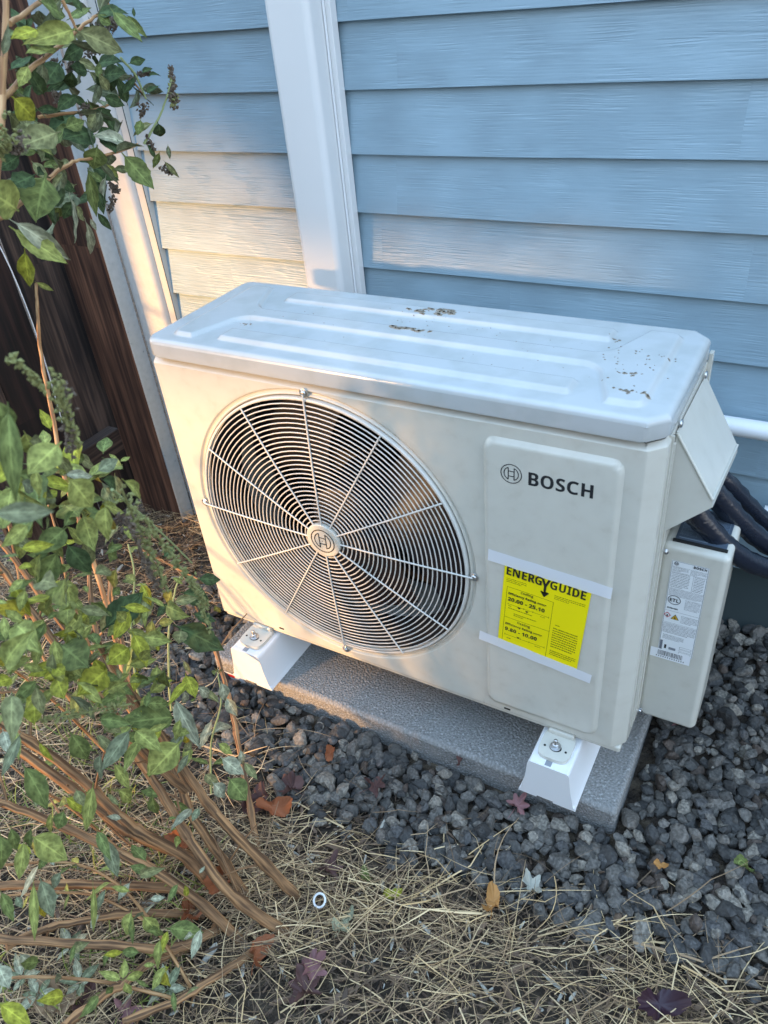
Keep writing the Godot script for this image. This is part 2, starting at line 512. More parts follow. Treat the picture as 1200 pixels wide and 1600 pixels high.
func dry_grass() -> void:
	rng.seed = 5
	var groups := [[], [], [], [], []]
	var cols := [[], [], [], [], []]
	var green := []
	var gcol := []
	for i in 60000:
		var x := rng.randf_range(-0.95, 1.6)
		var z := rng.randf_range(-0.42, 0.98)
		var e := gravel_edge(x)
		var keep := 0.0
		if x > -0.12: keep = smoothstep(e - 0.11, e + 0.05, z) * (0.35 + 0.65 * smoothstep(e - 0.02, e + 0.1, z))
		else: keep = smoothstep(-0.10, -0.22, x) * 0.8 if z < 0.16 else 0.9
		if x > -0.12 and x < 0.25 and z > 0.13: keep = maxf(keep, 0.6)
		keep *= 0.40 + 0.6 * smoothstep(-0.2, 0.15, noise.get_noise_2d(x * 330.0 + 900, z * 330.0))
		if x > 0.95: keep *= 0.75
		if rng.randf() > keep: continue
		if x < -0.66 and z < -0.05: continue
		var l := rng.randf_range(0.025, 0.115) * (0.7 if z < 0.1 else 1.0)
		if rng.randf() < 0.06: l *= 1.6
		var yaw := rng.randf() * TAU if rng.randf() < 0.5 else rng.randfn() * 0.5 + 0.5 + (PI if rng.randf() < 0.5 else 0.0)
		var up := rng.randf_range(-0.05, 0.14) if rng.randf() < 0.88 else rng.randf_range(0.1, 0.6)
		var bs := Basis(Vector3.UP, yaw) * Basis(Vector3.BACK, up) * Basis(Vector3.RIGHT, rng.randfn() * 0.5) * Basis.from_scale(V(l, l, l * rng.randf_range(0.7, 1.3)))
		var k := rng.randi() % 5
		groups[k].append(Transform3D(bs, V(x, ground_y(x, z) + rng.randf_range(-0.002, 0.022), z)))
		var c := Color(0.62, 0.41, 0.19).lerp(Color(0.88, 0.66, 0.38), rng.randf())
		if rng.randf() < 0.5: c = Color(0.27, 0.17, 0.095).lerp(Color(0.50, 0.34, 0.19), rng.randf())
		if rng.randf() < 0.2: c = Color(0.15, 0.10, 0.06)
		cols[k].append(c * rng.randf_range(0.65, 1.05))
	for i in 3200:
		var x := rng.randf_range(-0.9, 0.34)
		var z := rng.randf_range(0.18, 0.95)
		var d := noise.get_noise_2d(x * 240.0 + 77, z * 240.0 + 31)
		if d < -0.05 + 0.25 * smoothstep(0.0, 0.3, x): continue
		var l := rng.randf_range(0.03, 0.08)
		var bs := Basis(Vector3.UP, rng.randf() * TAU) * Basis(Vector3.BACK, rng.randf_range(0.3, 1.3)) * Basis.from_scale(V(l, l, l))
		green.append(Transform3D(bs, V(x, ground_y(x, z) - 0.004, z)))
		gcol.append(Color(0.13, 0.19, 0.035).lerp(Color(0.30, 0.32, 0.07), rng.randf()))
	for k in 5: scatter("dry_grass", blade_mesh([0.04, 0.22, -0.18, 0.45, 0.1][k], [0.007, 0.006, 0.009, 0.0065, 0.011][k], [0.0, 0.0, 0.4, 0.0, -0.6][k]), groups[k], cols[k], M.straw)
	scatter("green_grass", blade_mesh(0.3, 0.022), green, gcol, M.straw)
	# crumbs of bark and dead leaf between the blades
	var cr := []
	var cc := []
	for i in 26000:
		var x := rng.randf_range(-0.95, 1.6)
		var z := rng.randf_range(-0.42, 0.98)
		if x > -0.12 and z < gravel_edge(x) - 0.12 * rng.randf(): continue
		if x < -0.66 and z < -0.05: continue
		var s := rng.randf_range(0.0015, 0.0065) * (2.2 if rng.randf() < 0.1 else 1.0)
		cr.append(Transform3D(Basis.from_euler(V(rng.randfn(), rng.randf() * TAU, rng.randfn() * 0.5)) * Basis.from_scale(V(s * 2.2, s * 0.5, s)), V(x, ground_y(x, z) + rng.randf_range(-0.004, 0.008), z)))
		cc.append(Color(0.06, 0.04, 0.028).lerp(Color(0.20, 0.13, 0.085), rng.randf()) if rng.randf() < 0.9 else Color(0.42, 0.40, 0.34))
	scatter("leaf_litter", stone_mesh(55), cr, cc, M.straw)

func house() -> void:
	var h := thing("house", "house wall of pale blue lap siding with white corner trim", "house")
	var xs := []
	for i in 54: xs.append(-0.402 + 2.9 * i / 53.0)
	var ys := [-0.0344, 0.0721, 0.1786, 0.2851, 0.3926, 0.5001, 0.6077, 0.7154, 0.8215, 0.9283, 1.0319]
	rng.seed = 12
	for k in range(1, 18):
		var y: float = ys[k] if k < ys.size() else ys[-1] + (k - ys.size() + 1) * 0.1055
		var yt: float = (ys[k + 1] if k + 1 < ys.size() else y + 0.1055) + 0.012
		var b := Mb.new()
		var face := []
		for row in 6:
			var t := row / 5.0
			var r := []
			for x in xs:
				var w: float = noise.get_noise_2d(x * 90.0, k * 77.0) * 0.0022
				var zz := lerpf(-0.4705, -0.4835, t) + noise.get_noise_2d(x * 60.0 + 300, k * 91.0 + t * 40) * 0.0012
				r.append(V(x, lerpf(y + w, yt, t), zz))
			face.append(r)
		var u0 := Vector2(rng.randf(), k * 0.21)
		b.grid(face, V(0, 0, 1), Vector2(4.3, 0.24), false, u0)
		var lip := []
		for q in 3:
			var r := []
			for p in face[0]: r.append(p + [V(0, 0, 0), V(0, -0.0006, -0.0016), V(0, 0, -0.014)][q])
			lip.append(r)
		b.grid(lip, V(0, -1, 0.2), Vector2(4.3, 0.03), false, u0)
		part("siding_board", b.put(), M.siding_paint, h)
	part("wall_sheet", box(V(1.0, 0.9, -0.56), V(3.1, 2.15, 0.14), 0.002), M.foundation, h)
	part("foundation", box(V(1.0, -0.30, -0.62), V(3.1, 0.55, 0.24), 0.004), M.foundation, h)
	part("side_wall", box(V(-0.47, 0.8, -2.6), V(0.08, 2.4, 4.1), 0.004), M.siding_paint, h)
	part("corner_trim", box(V(-0.478, 0.9, -0.50), V(0.102, 2.2, 0.10), 0.014, 4), M.trim_paint, h)
	part("inner_trim", box(V(-0.4145, 0.9, -0.50), V(0.025, 2.2, 0.072), 0.002), M.caulk, h)
	part("caulk_line", box(V(-0.4035, 0.9, -0.4655), V(0.0010, 2.2, 0.006), 0.0003), M.foundation, h)

func fence() -> void:
	var f := thing("fence_post", "brown stained timber post with painted side beside the corner trim", "fence post")
	var b := Mb.new()
	b.rbox(V(0, 0, 0), V(0.155, 1.65, 0.043), 0.003, 1, 1.0)
	for i in b.t.size(): b.t[i] = Vector2((b.v[i].x + b.v[i].z) * 2.4, b.v[i].y * 0.55)
	part("post", b.put(), M.post_wood, f, Transform3D(Basis.IDENTITY, V(-0.603, 0.62, -0.4235)))
	part("painted_side", box(V(-0.5235, 0.62, -0.4230), V(0.004, 1.65, 0.044), 0.001), M.post_paint, f)
	var c := thing("board_fence", "dark weathered board fence with bottom rail left of the post", "fence")
	rng.seed = 3
	for i in 3:
		var z := -0.372 + i * 0.146
		var bb := Mb.new()
		bb.rbox(V(0, 0, 0), V(0.02, 1.5, 0.14), 0.003, 1)
		for j in bb.t.size(): bb.t[j] = Vector2(bb.v[j].z * 2.4 + i * 0.37, bb.v[j].y * 0.6 + i * 0.21)
		part("fence_board", bb.put(), M.fence_wood if i != 1 else M.fence_wood_dark, c, Transform3D(Basis(V(1, 0, 0), rng.randfn() * 0.006), V(-0.735 - 0.012 * (i % 2), 0.58, z)))
	for y in [0.058, 1.05]:
		var rb := Mb.new()
		rb.rbox(V(0, 0, 0), V(0.04, 0.09, 0.40), 0.003, 1)
		for j in rb.t.size(): rb.t[j] = Vector2((rb.v[j].y + rb.v[j].x) * 2.4, rb.v[j].z * 0.6)
		part("rail", rb.put(), M.fence_wood, c, Transform3D(Basis.IDENTITY, V(-0.70, y, -0.205)))
	var s := part("hanging_string", pipe(smooth([V(-0.69, 0.74, -0.245), V(-0.685, 0.60, -0.262), V(-0.684, 0.43, -0.264), V(-0.69, 0.2, -0.25)], 4), 0.0016, 5), M.pvc_white, self)
	tag(s, "thin white string hanging down the dark fence boards", "string")

func greenery(called: String, label: String, category: String, boxes: Array, count: int, trunk: Array) -> void:   # leaf clumps filling ellipsoids
	var o := thing(called, label, category)
	var r := RandomNumberGenerator.new()
	r.seed = count
	var mm := MultiMesh.new()
	mm.transform_format = MultiMesh.TRANSFORM_3D
	mm.mesh = leaf_mesh(0.5, 0.2, 0.1, 0.1, 0.0, 5)
	mm.instance_count = count
	for i in count:
		var e = boxes[i % boxes.size()]
		var d := V(r.randfn(), r.randfn(), r.randfn()).normalized() * pow(r.randf(), 0.4)
		var s := r.randf_range(0.06, 0.12)
		mm.set_instance_transform(i, Transform3D(Basis.from_euler(V(r.randf() * TAU, r.randf() * TAU, r.randf() * TAU)) * Basis.from_scale(V(s, s, s)), e[0] + d * e[1]))
	var c := MultiMeshInstance3D.new()
	c.name = "crown"; c.multimesh = mm; c.material_override = M.leaf_dark
	c.set_meta("kind", "stuff")
	o.add_child(c, true)
	var b := Mb.new()
	b.tube(trunk, [0.12, 0.09, 0.06].slice(0, trunk.size()), 9)
	part("trunk", b.put(), M.fence_wood, o)

func line_cover() -> void:
	var c := thing("line_set_cover", "white duct cover running down the siding behind the unit", "duct cover")
	var b := Mb.new()
	b.rbox(V(0.0965, 1.15, -0.4265), V(0.090, 1.75, 0.054), 0.013, 4)
	part("cover", b.put(), M.cover_white, c)
	part("back_channel", box(V(0.1015, 1.15, -0.461), V(0.104, 1.74, 0.020), 0.002), M.cover_white, c)
	part("seam", box(V(0.1425, 1.15, -0.4475), V(0.0035, 1.74, 0.004), 0.001), M.pvc_white, c)

# ---------------------------------------------------------------- the heat pump
func sd_rr(x: float, z: float, cx: float, cz: float, hx: float, hz: float, r: float) -> float:
	var qx := absf(x - cx) - hx + r
	var qz := absf(z - cz) - hz + r
	return Vector2(maxf(qx, 0), maxf(qz, 0)).length() + minf(maxf(qx, qz), 0) - r

func lid_height(x: float, z: float) -> float:
	var plate := sd_rr(x, z, 0.434, -0.136, 0.389, 0.114, 0.014)
	var kf := clampf((-0.022 - z) / 0.095, 0, 1)
	var nf := sd_rr(x, z, 0.432, -0.05, lerpf(0.345, 0.308, kf), 0.067, 0.022)
	var kr := clampf((z + 0.250) / 0.095, 0, 1)
	var nr := sd_rr(x, z, 0.432, -0.222, lerpf(0.345, 0.308, kr), 0.067, 0.022)
	plate = maxf(plate, maxf(-nf, -nr))
	plate = minf(plate, sd_rr(x, z, 0.432, -0.048, 0.294, 0.019, 0.006))
	plate = minf(plate, sd_rr(x, z, 0.440, -0.222, 0.290, 0.019, 0.006))
	return 0.0062 * smoothstep(0.0042, -0.0042, plate)

func build_lid(u: Node3D) -> MeshInstance3D:
	var x0 := 0.002; var x1 := 0.8605; var z0 := -0.284; var z1 := 0.0075
	var ch := 0.024
	var steps := []
	for v in [0.0, 0.0008, 0.002, 0.0035, 0.0055, 0.008, 0.011, 0.0145, 0.018]: steps.append(v)
	var zs := []
	for v in steps: zs.append(z0 + v)
	var n := 130
	for i in range(1, n): zs.append(z0 + 0.018 + (z1 - z0 - 0.036) * i / n)
	for i in steps.size(): zs.append(z1 - steps[steps.size() - 1 - i])
	var us := []
	for v in steps: us.append(v)
	n = 330
	for i in range(1, n): us.append(0.018 + (x1 - x0 - 0.036) * i / n)
	for i in steps.size(): us.append(x1 - x0 - steps[steps.size() - 1 - i])
	var rows := []
	var R := 0.0095
	for z in zs:
		var e := minf(minf(z - z0, z1 - z), ch)
		var cut := ch - e
		var cutl := ch - sqrt(maxf(ch * ch - (ch - e) * (ch - e), 0.0))
		var row := []
		for q in us:
			var x: float = lerpf(x0 + cutl, x1 - cut, q / (x1 - x0))
			var d := minf(minf(x - x0, x1 - x), minf(z - z0, z1 - z))
			var cx := minf(x - x0, x1 - x)
			var cz := minf(z - z0, z1 - z)
			if x > 0.4: d = minf(d, maxf((cx + cz - ch) * 0.7071, 0.0))
			elif cx < ch and cz < ch: d = minf(d, maxf(ch - Vector2(ch - cx, ch - cz).length(), 0.0))
			var drop := 0.0
			if d < R: drop = R * (1.0 - sqrt(maxf(1.0 - pow(1.0 - d / R, 2.0), 0.0)))
			row.append(V(x, 0.6350 - drop * 1.05 + lid_height(x, z) - 0.003, z))
		rows.append(row)
	var b := Mb.new()
	b.grid(rows, Vector3.UP, Vector2(4, 1.4))
	var lid := part("lid", b.put(), M.lid_enamel, u)
	var sk := Mb.new()
	var ring := []
	for k in 9:
		var a := PI / 2 + PI / 2 * k / 8.0
		ring.append(Vector2(x0 + ch + ch * cos(a), z1 - ch + ch * sin(a)))
	for k in 9:
		var a := PI + PI / 2 * k / 8.0
		ring.append(Vector2(x0 + ch + ch * cos(a), z0 + ch + ch * sin(a)))
	for q in [[x1 - ch, z0, -1.0, 0.0, 1.0, 1.0], [x1, z0 + ch, -1.0, -1.0, 0.0, 1.0], [x1, z1 - ch, 0.0, -1.0, -1.0, 1.0], [x1 - ch, z1, 1.0, -1.0, -1.0, 0.0]]:
		var a := Vector2(q[0], q[1])
		for k in 4: ring.append(a + Vector2(q[2], q[3]).normalized() * 0.005 * (1 - k / 3.0) + Vector2(q[4], q[5]).normalized() * 0.005 * (k / 3.0))
	var ytop := 0.6350 - R * 1.05 - 0.003
	var rr := []
	for yy in [ytop + 0.001, ytop - 0.002, 0.602, 0.5995]:
		var row := []
		for p in ring:
			var inw: Vector2 = (Vector2(0.42, -0.13) - p).normalized() * (0.003 if yy == 0.5995 else 0.0)
			row.append(V(p.x + inw.x, yy, p.y + inw.y))
		rr.append(row)
	sk.grid(rr, Vector3.ZERO, Vector2.ONE, true)
	var sgn := 0.0
	for i in sk.v.size(): sgn += sk.n[i].dot(sk.v[i] - V(0.42, sk.v[i].y, -0.13))
	if sgn < 0:
		for i in sk.n.size(): sk.n[i] = -sk.n[i]
		var fl := PackedInt32Array()
		for i in range(0, sk.ix.size(), 3): fl.append_array([sk.ix[i], sk.ix[i + 2], sk.ix[i + 1]])
		sk.ix = fl
	part("lid_skirt", sk.put(), M.lid_enamel, lid)
	return lid

func mud(parent: Node, x: float, z: float, rx: float, rz: float, n: int, size: float, sd: int) -> void:   # crumbs and smears of dried mud
	var r := RandomNumberGenerator.new()
	r.seed = sd
	var b := Mb.new()
	for f in n:
		var px := x + r.randfn() * rx * 0.5
		var pz := z + r.randfn() * rz * 0.5
		var s := size * r.randf_range(0.25, 1.0)
		var st := r.randf_range(0.4, 0.9)
		var turn := r.randfn() * 0.6
		var rim := []
		var mid := []
		for i in 14:
			var a := TAU * i / 14
			var k := r.randf_range(0.55, 1.15)
			var p := Vector2(cos(a) * s * k, sin(a) * s * st * k).rotated(turn)
			rim.append(V(px + p.x, 0.6316 + lid_height(px + p.x, pz + p.y), pz + p.y))
			p *= 0.72
			mid.append(V(px + p.x, 0.6325 + lid_height(px + p.x, pz + p.y) + r.randf() * s * 0.05, pz + p.y))
		var c := []
		for i in 14: c.append(V(px, 0.6326 + lid_height(px, pz), pz))
		b.grid([rim, mid, c], Vector3.UP, Vector2.ONE, true)
	part("dried_mud", b.put(), M.mud, parent).set_meta("kind", "stuff")

func front_panel(u: Node3D) -> void:
	var b := Mb.new()
	var cx := 0.319; var cy := 0.300
	var prof := func(r: float) -> float:                      # embossed ring round the fan opening
		var z := -0.005 * smoothstep(0.2832, 0.2795, r)
		z += 0.0035 * smoothstep(0.2765, 0.274, r)
		z -= 0.010 * smoothstep(0.2725, 0.268, r)
		return z
	var edge := func(x: float, y: float) -> float:            # the panel's rolled borders
		var z := 0.0
		z -= 0.0085 * pow(clampf((y - 0.5836) / 0.0079, 0, 1), 1.25)
		z -= 0.006 * pow(clampf((0.006 - x) / 0.006, 0, 1), 2.0)
		z -= 0.004 * pow(clampf((0.005 - y) / 0.005, 0, 1), 2.0)
		return z
	var rows := []
	var na := 240
	var rs := [0.2665, 0.268, 0.2695, 0.271, 0.2725, 0.274, 0.2752, 0.2765, 0.278, 0.2795, 0.2805, 0.2815, 0.2823, 0.2832]
	var angles := []
	for i in na: angles.append(TAU * i / na)
	for q in [Vector2(0.612, 0.5836), Vector2(0.0, 0.5836), Vector2(0.0, 0.0), Vector2(0.612, 0.0)]: angles.append(fposmod((q - Vector2(cx, cy)).angle(), TAU))
	angles.sort()
	for k in rs.size() + 16:
		var row := []
		for a in angles:
			var d := Vector2(cos(a), sin(a))
			var lx := (0.612 - cx) / maxf(d.x, 1e-6) if d.x > 0 else cx / maxf(-d.x, 1e-6)
			var ly := (0.5836 - cy) / maxf(d.y, 1e-6) if d.y > 0 else cy / maxf(-d.y, 1e-6)
			var lim := minf(lx, ly)
			var r: float
			if k < rs.size(): r = rs[k]
			else:
				var q := k - rs.size() + 1
				var de := minf((lim - 0.2832) * 0.5, 0.012)
				r = lerpf(0.2832, lim - de, q / 7.0) if q <= 7 else lerpf(lim - de, lim, (q - 7) / 9.0)
			var p := Vector2(cx, cy) + d * r
			row.append(V(p.x, p.y, prof.call(r) + edge.call(p.x, p.y)))
		rows.append(row)
	b.grid(rows, V(0, 0, 1), Vector2.ONE, true)
	# plain field to the right, then the 45 degree corner and a short return
	var ys := [0.0, 0.001, 0.0025, 0.005, 0.05, 0.15, 0.3, 0.45, 0.55, 0.57, 0.5836, 0.5848, 0.586, 0.5872, 0.5884, 0.590, 0.5915]
	rows = []
	for y in ys:
		var row := []
		for x in [0.612, 0.66, 0.72, 0.78, 0.82, 0.8375]: row.append(V(x, y, edge.call(x, y)))
		for q in [[0.8395, -0.0006], [0.8412, -0.0018], [0.8582, -0.0195], [0.8595, -0.0215], [0.8600, -0.0240], [0.8600, -0.040]]: row.append(V(q[0] + edge.call(0.5, y) * 0.7, y, q[1] + edge.call(0.5, y) * 0.7))
		rows.append(row)
	b.grid(rows, V(0.3, 0, 1))
	rows = []
	for y in [0.5836, 0.5848, 0.586, 0.5872, 0.5884, 0.590, 0.5915]:
		var row := []
		for x in [0.0, 0.001, 0.0025, 0.006, 0.05, 0.2, 0.4, 0.612]: row.append(V(x, y, edge.call(x, y)))
		rows.append(row)
	b.grid(rows, V(0, 0.3, 1))
	rows = []
	for q in [[0.0, -0.0065], [-0.003, -0.010], [-0.004, -0.30]]:
		var row := []
		for y in ys: row.append(V(q[0], y, q[1] + edge.call(0.5, y)))
		rows.append(row)
	b.grid(rows, V(-1, 0, 0.2))
	part("front_panel", b.put(), M.cream_enamel, u)
	# bottom flange under the panel
	part("base_pan", box(V(0.428, -0.006, -0.145), V(0.852, 0.014, 0.276), 0.004, 2), M.cream_enamel, u)
	# raised service panel
	var s := Mb.new()
	rows = []
	var xs := []
	for i in 61: xs.append(lerpf(0.606, 0.826, i / 60.0))
	for j in 101:
		var y := lerpf(0.008, 0.578, j / 100.0)
		var row := []
		for x in xs:
			var d := sd_rr(x, y, 0.7165, 0.293, 0.1005, 0.275, 0.022)
			row.append(V(x, y, -0.0012 + 0.0078 * smoothstep(0.0, -0.0085, d)))
		rows.append(row)
	s.grid(rows, V(0, 0, 1))
	part("service_panel", s.put(), M.cream_enamel, u)
	for p in [V(0.16, 0.012, 0.0), V(0.655, 0.010, 0.0)]:
		part("drain_slot", box(p, V(0.012, 0.0035, 0.003), 0.0012), M.gap, u)

func emblem(parent: Node, at: Transform3D, r: float, w: float) -> void:
	var ring := Mb.new()
	var strip := func(b: Mb, pts: Array, ww: float, closed: bool) -> void:
		var a := []
		var c := []
		for i in pts.size():
			var p: Vector2 = pts[(i - 1 + pts.size()) % pts.size()] if closed else pts[maxi(i - 1, 0)]
			var q: Vector2 = pts[(i + 1) % pts.size()] if closed else pts[mini(i + 1, pts.size() - 1)]
			var e := (q - p).normalized().orthogonal() * ww / 2
			a.append(V(pts[i].x + e.x, pts[i].y + e.y, 0)); c.append(V(pts[i].x - e.x, pts[i].y - e.y, 0))
		b.grid([a, c], V(0, 0, 1), Vector2.ONE, closed)
	var circ := []
	for i in 48: circ.append(Vector2(cos(TAU * i / 48), sin(TAU * i / 48)) * r)
	strip.call(ring, circ, w, true)
	for s in [-1.0, 1.0]:
		var arc := []
		for i in 17:
			var a := deg_to_rad(lerpf(-66, 66, i / 16.0))
			arc.append(Vector2(cos(a) * 0.70 * s, sin(a) * 0.70) * r)
		strip.call(ring, arc, w, false)
		strip.call(ring, [Vector2(0.285 * s, 0.66) * r, Vector2(0.285 * s, -0.66) * r], w, false)
		strip.call(ring, [Vector2(-0.285, 0.27 * s) * r, Vector2(0.285, 0.27 * s) * r], w, false)
	part("emblem", ring.put(), M.logo_ink, parent, at)

func screw(parent: Node, at: Vector3, r := 0.0045, called := "screw") -> void:
	part(called, lathe([Vector2(r * 1.7, 0), Vector2(r * 1.7, 0.0012), Vector2(r, 0.0014), Vector2(r, 0.003), Vector2(r * 0.7, 0.0043), Vector2(0.0, 0.0046)], 14), M.steel, parent, Transform3D(Basis.IDENTITY, at))

func fan_and_grille(u: Node3D) -> void:
	var c := V(0.319, 0.300, 0)
	part("fan_shroud", lathe([Vector2(0.268, -0.012), Vector2(0.262, -0.03), Vector2(0.262, -0.10), Vector2(0.30, -0.13)], 64), M.dark_shroud, u, Transform3D(Basis.IDENTITY, c))
	part("coil_back", box(V(0.40, 0.295, -0.245), V(0.78, 0.56, 0.01), 0.001), M.coil_dark, u)
	var hub := part("fan", lathe([Vector2(0.07, -0.16), Vector2(0.07, -0.06), Vector2(0.06, -0.048), Vector2(0.0, -0.046)], 28), M.fan_plastic, u, Transform3D(Basis.IDENTITY, c))
	for k in 3:
		var b := Mb.new()
		var rows := []
		for i in 9:
			var r := lerpf(0.06, 0.252, i / 8.0)
			var row := []
			for j in 11:
				var t := j / 10.0
				var a := deg_to_rad(k * 120 + 20 + lerpf(-42, 42, t) * (0.75 + 0.35 * i / 8.0) - 14.0 * i / 8.0)
				row.append(V(r * cos(a), r * sin(a), -0.062 - 0.07 * t + 0.01 * sin(PI * t)))
			rows.append(row)
		b.grid(rows, V(0, 0, 1))
		part("blade", b.put(), M.fan_plastic, hub)
	var g := part("fan_grille", lathe([Vector2(0.2645, 0.0005), Vector2(0.2648, 0.003), Vector2(0.2685, 0.003), Vector2(0.2692, 0.0), Vector2(0.2692, -0.006)], 96), M.grille_wire, u, Transform3D(Basis.IDENTITY, c))
	var dome := func(r: float) -> float: return 0.0115 - 0.0085 * pow(r / 0.268, 2.0)
	var nr := 27
	for i in nr:
		var r := lerpf(0.0395, 0.2585, i / float(nr - 1))
		var tm := TorusMesh.new()
		tm.inner_radius = r - 0.0012; tm.outer_radius = r + 0.0012; tm.rings = 72; tm.ring_segments = 6
		part("ring", tm, null, g, Transform3D(Basis(V(1, 0, 0), PI / 2), V(0, 0, dome.call(r)))).material_override = M.grille_wire
	for k in 12:
		var a := TAU * k / 12
		var pts := []
		var last := 0.2785 if k % 3 == 0 else 0.266
		for i in 7:
			var r := lerpf(0.032, last, i / 6.0)
			pts.append(V(r * cos(a), r * sin(a), dome.call(minf(r, 0.268)) + 0.0026))
		part("spoke", pipe(pts, 0.0016, 6), M.grille_wire, g)
		if k % 3 == 0:
			screw(g, V(0.2795 * cos(a), 0.2795 * sin(a), 0.0015))
	var badge := part("hub_badge", lathe([Vector2(0.034, 0.008), Vector2(0.034, 0.0155), Vector2(0.0332, 0.0164), Vector2(0.0318, 0.0168), Vector2(0.029, 0.0170), Vector2(0.001, 0.0170)], 40), M.cream_enamel, g)
	emblem(badge, Transform3D(Basis.IDENTITY, V(0, 0, 0.0174)), 0.0235, 0.0019)

func heat_pump() -> void:
	var u := thing("heat_pump", "cream outdoor heat pump unit with round fan grille on a concrete pad", "heat pump")
	front_panel(u)
	fan_and_grille(u)
	var lid := build_lid(u)
	var k := 0
	for q in [[0.455, -0.226, 0.020, 0.014, 20, 0.013], [0.422, -0.220, 0.026, 0.010, 14, 0.009], [0.435, -0.148, 0.034, 0.008, 24, 0.010], [0.405, -0.150, 0.020, 0.01, 8, 0.004], [0.143, -0.094, 0.014, 0.008, 12, 0.004],
		[0.795, -0.048, 0.022, 0.007, 14, 0.006], [0.792, -0.100, 0.016, 0.006, 8, 0.005], [0.80, -0.165, 0.025, 0.008, 8, 0.004], [0.765, -0.13, 0.06, 0.07, 34, 0.0024], [0.74, -0.21, 0.02, 0.008, 5, 0.004],
		[0.45, -0.19, 0.12, 0.06, 26, 0.0018], [0.20, -0.13, 0.12, 0.09, 16, 0.0015], [0.62, -0.13, 0.14, 0.1, 24, 0.0015]]:
		mud(lid, q[0], q[1], q[2], q[3], q[4], q[5], 40 + k); k += 1
	# right-hand side: sheet with folded seams
	part("side_panel", box(V(0.8565, 0.293, -0.155), V(0.006, 0.596, 0.232), 0.001), M.cream_enamel, u)
	part("back_panel", box(V(0.43, 0.293, -0.270), V(0.86, 0.596, 0.008), 0.001), M.cream_enamel, u)
	for q in [[-0.046, 0.004, 0.569], [-0.060, 0.006, 0.55], [-0.088, 0.003, 0.56]]:
		part("seam_flange", box(V(0.8605, 0.293 - (0.569 - q[2]) / 2 + 0.01, q[0]), V(0.004, q[2], q[1]), 0.001), M.cream_enamel, u)
	part("seam_gap", box(V(0.8602, 0.30, -0.0525), V(0.002, 0.57, 0.0022), 0.0005), M.gap, u)
	part("corner_flange", box(V(0.8625, 0.33, -0.272), V(0.006, 0.55, 0.012), 0.001), M.cream_enamel, u)
	# hood over the valves: sloping outer face, triangular front cheek
	var hd := Mb.new()
	var A := V(0.8605, 0.582, -0.066); var B := V(0.8605, 0.574, -0.258); var C := V(0.9175, 0.487, -0.070); var D := V(0.9215, 0.468, -0.256); var E := V(0.8605, 0.430, -0.066); var F := V(0.8605, 0.420, -0.258)
	var cham := [A.lerp(C, 0.04), B.lerp(D, 0.04)]
	hd.flat([A, B, D, C], V(1, 0.7, 0))
	hd.flat([A, C, E], V(0, 0, 1))
	hd.flat([B, D, F], V(0, 0, -1))
	hd.flat([C, D, D + V(0.002, -0.012, 0), C + V(0.002, -0.012, 0)], V(1, 0, 0))
	hd.flat([C, C + V(0.002, -0.012, 0), E + V(0, -0.012, 0), E], V(0, 0, 1))
	part("valve_hood", hd.put(), M.cream_enamel, u)
	part("hood_edge", pipe([A + V(0.001, -0.002, 0), C], 0.0022, 8), M.cream_enamel, u)
	part("hood_edge", pipe([C, D], 0.0022, 8), M.cream_enamel, u)
	for p in [V(0.862, 0.588, -0.078), V(0.863, 0.585, -0.235)]:
		var sc := Transform3D(Basis(V(0, 1, 0), PI / 2), p)
		part("screw", lathe([Vector2(0.006, 0), Vector2(0.006, 0.0015), Vector2(0.004, 0.003), Vector2(0, 0.0034)], 14), M.steel, u, sc)
	# electrical box cover
	var eb := Mb.new()
	eb.rbox(V(0.9045, 0.168, -0.172), V(0.099, 0.388, 0.114), 0.011, 3)
	var cover := part("electrical_cover", eb.put(), M.cream_enamel, u)
	screw(u, V(0.861, -0.008, -0.108), 0.004)
	screw(u, V(0.8645, 0.36, -0.100), 0.003)
	var wl := part("wiring_label", box(V(0.913, 0.3635, -0.196), V(0.085, 0.002, 0.13), 0.0008), M.label_dark, cover)
	var fake := ImageTexture
	wl.material_override = label_material("wiring_print", wiring_image())
	var wq := Mb.new()
	wq.flat([V(0.871, 0.3635, -0.130), V(0.944, 0.3635, -0.130), V(0.944, 0.3635, -0.222), V(0.871, 0.3635, -0.222)], Vector3.UP, [Vector2(0, 1), Vector2(1, 1), Vector2(1, 0), Vector2(0, 0)])
	wl.mesh = wq.put()
	part("label_edge", box(V(0.9075, 0.3635, -0.1285), V(0.078, 0.003, 0.006), 0.0008), M.gap, cover)
	# rating label
	var rl := Mb.new()
	var z := -0.1142
	rl.flat([V(0.8740, 0.1445, z), V(0.9280, 0.1445, z), V(0.9280, 0.3360, z), V(0.8740, 0.3360, z)], V(0, 0, 1), [Vector2(0, 1), Vector2(1, 1), Vector2(1, 0), Vector2(0, 0)])
	var rating := part("rating_label", rl.put(), label_material("rating_print", rating_image()), cover)
	var bl := Mb.new()
	bl.flat([V(0.8630, 0.1275, z + 0.0003), V(0.9260, 0.1275, z + 0.0003), V(0.9260, 0.1485, z + 0.0003), V(0.8630, 0.1485, z + 0.0003)], V(0, 0, 1), [Vector2(0, 1), Vector2(1, 1), Vector2(1, 0), Vector2(0, 0)])
	part("barcode_label", bl.put(), label_material("barcode_print", barcode_image()), cover)
	emblem(rating, Transform3D(Basis.IDENTITY, V(0.8810, 0.3310, z + 0.0004)), 0.0032, 0.0005)
	print_text("BOSCH", 0.019, Transform3D(Basis.IDENTITY, V(0.9060, 0.3290, z + 0.0003)), rating, M.black_ink)
	print_text("ETL", 0.0135, Transform3D(Basis.IDENTITY, V(0.8798, 0.2550, z + 0.0003)), rating, M.black_ink)
	var oval := Mb.new()
	var r0 := []
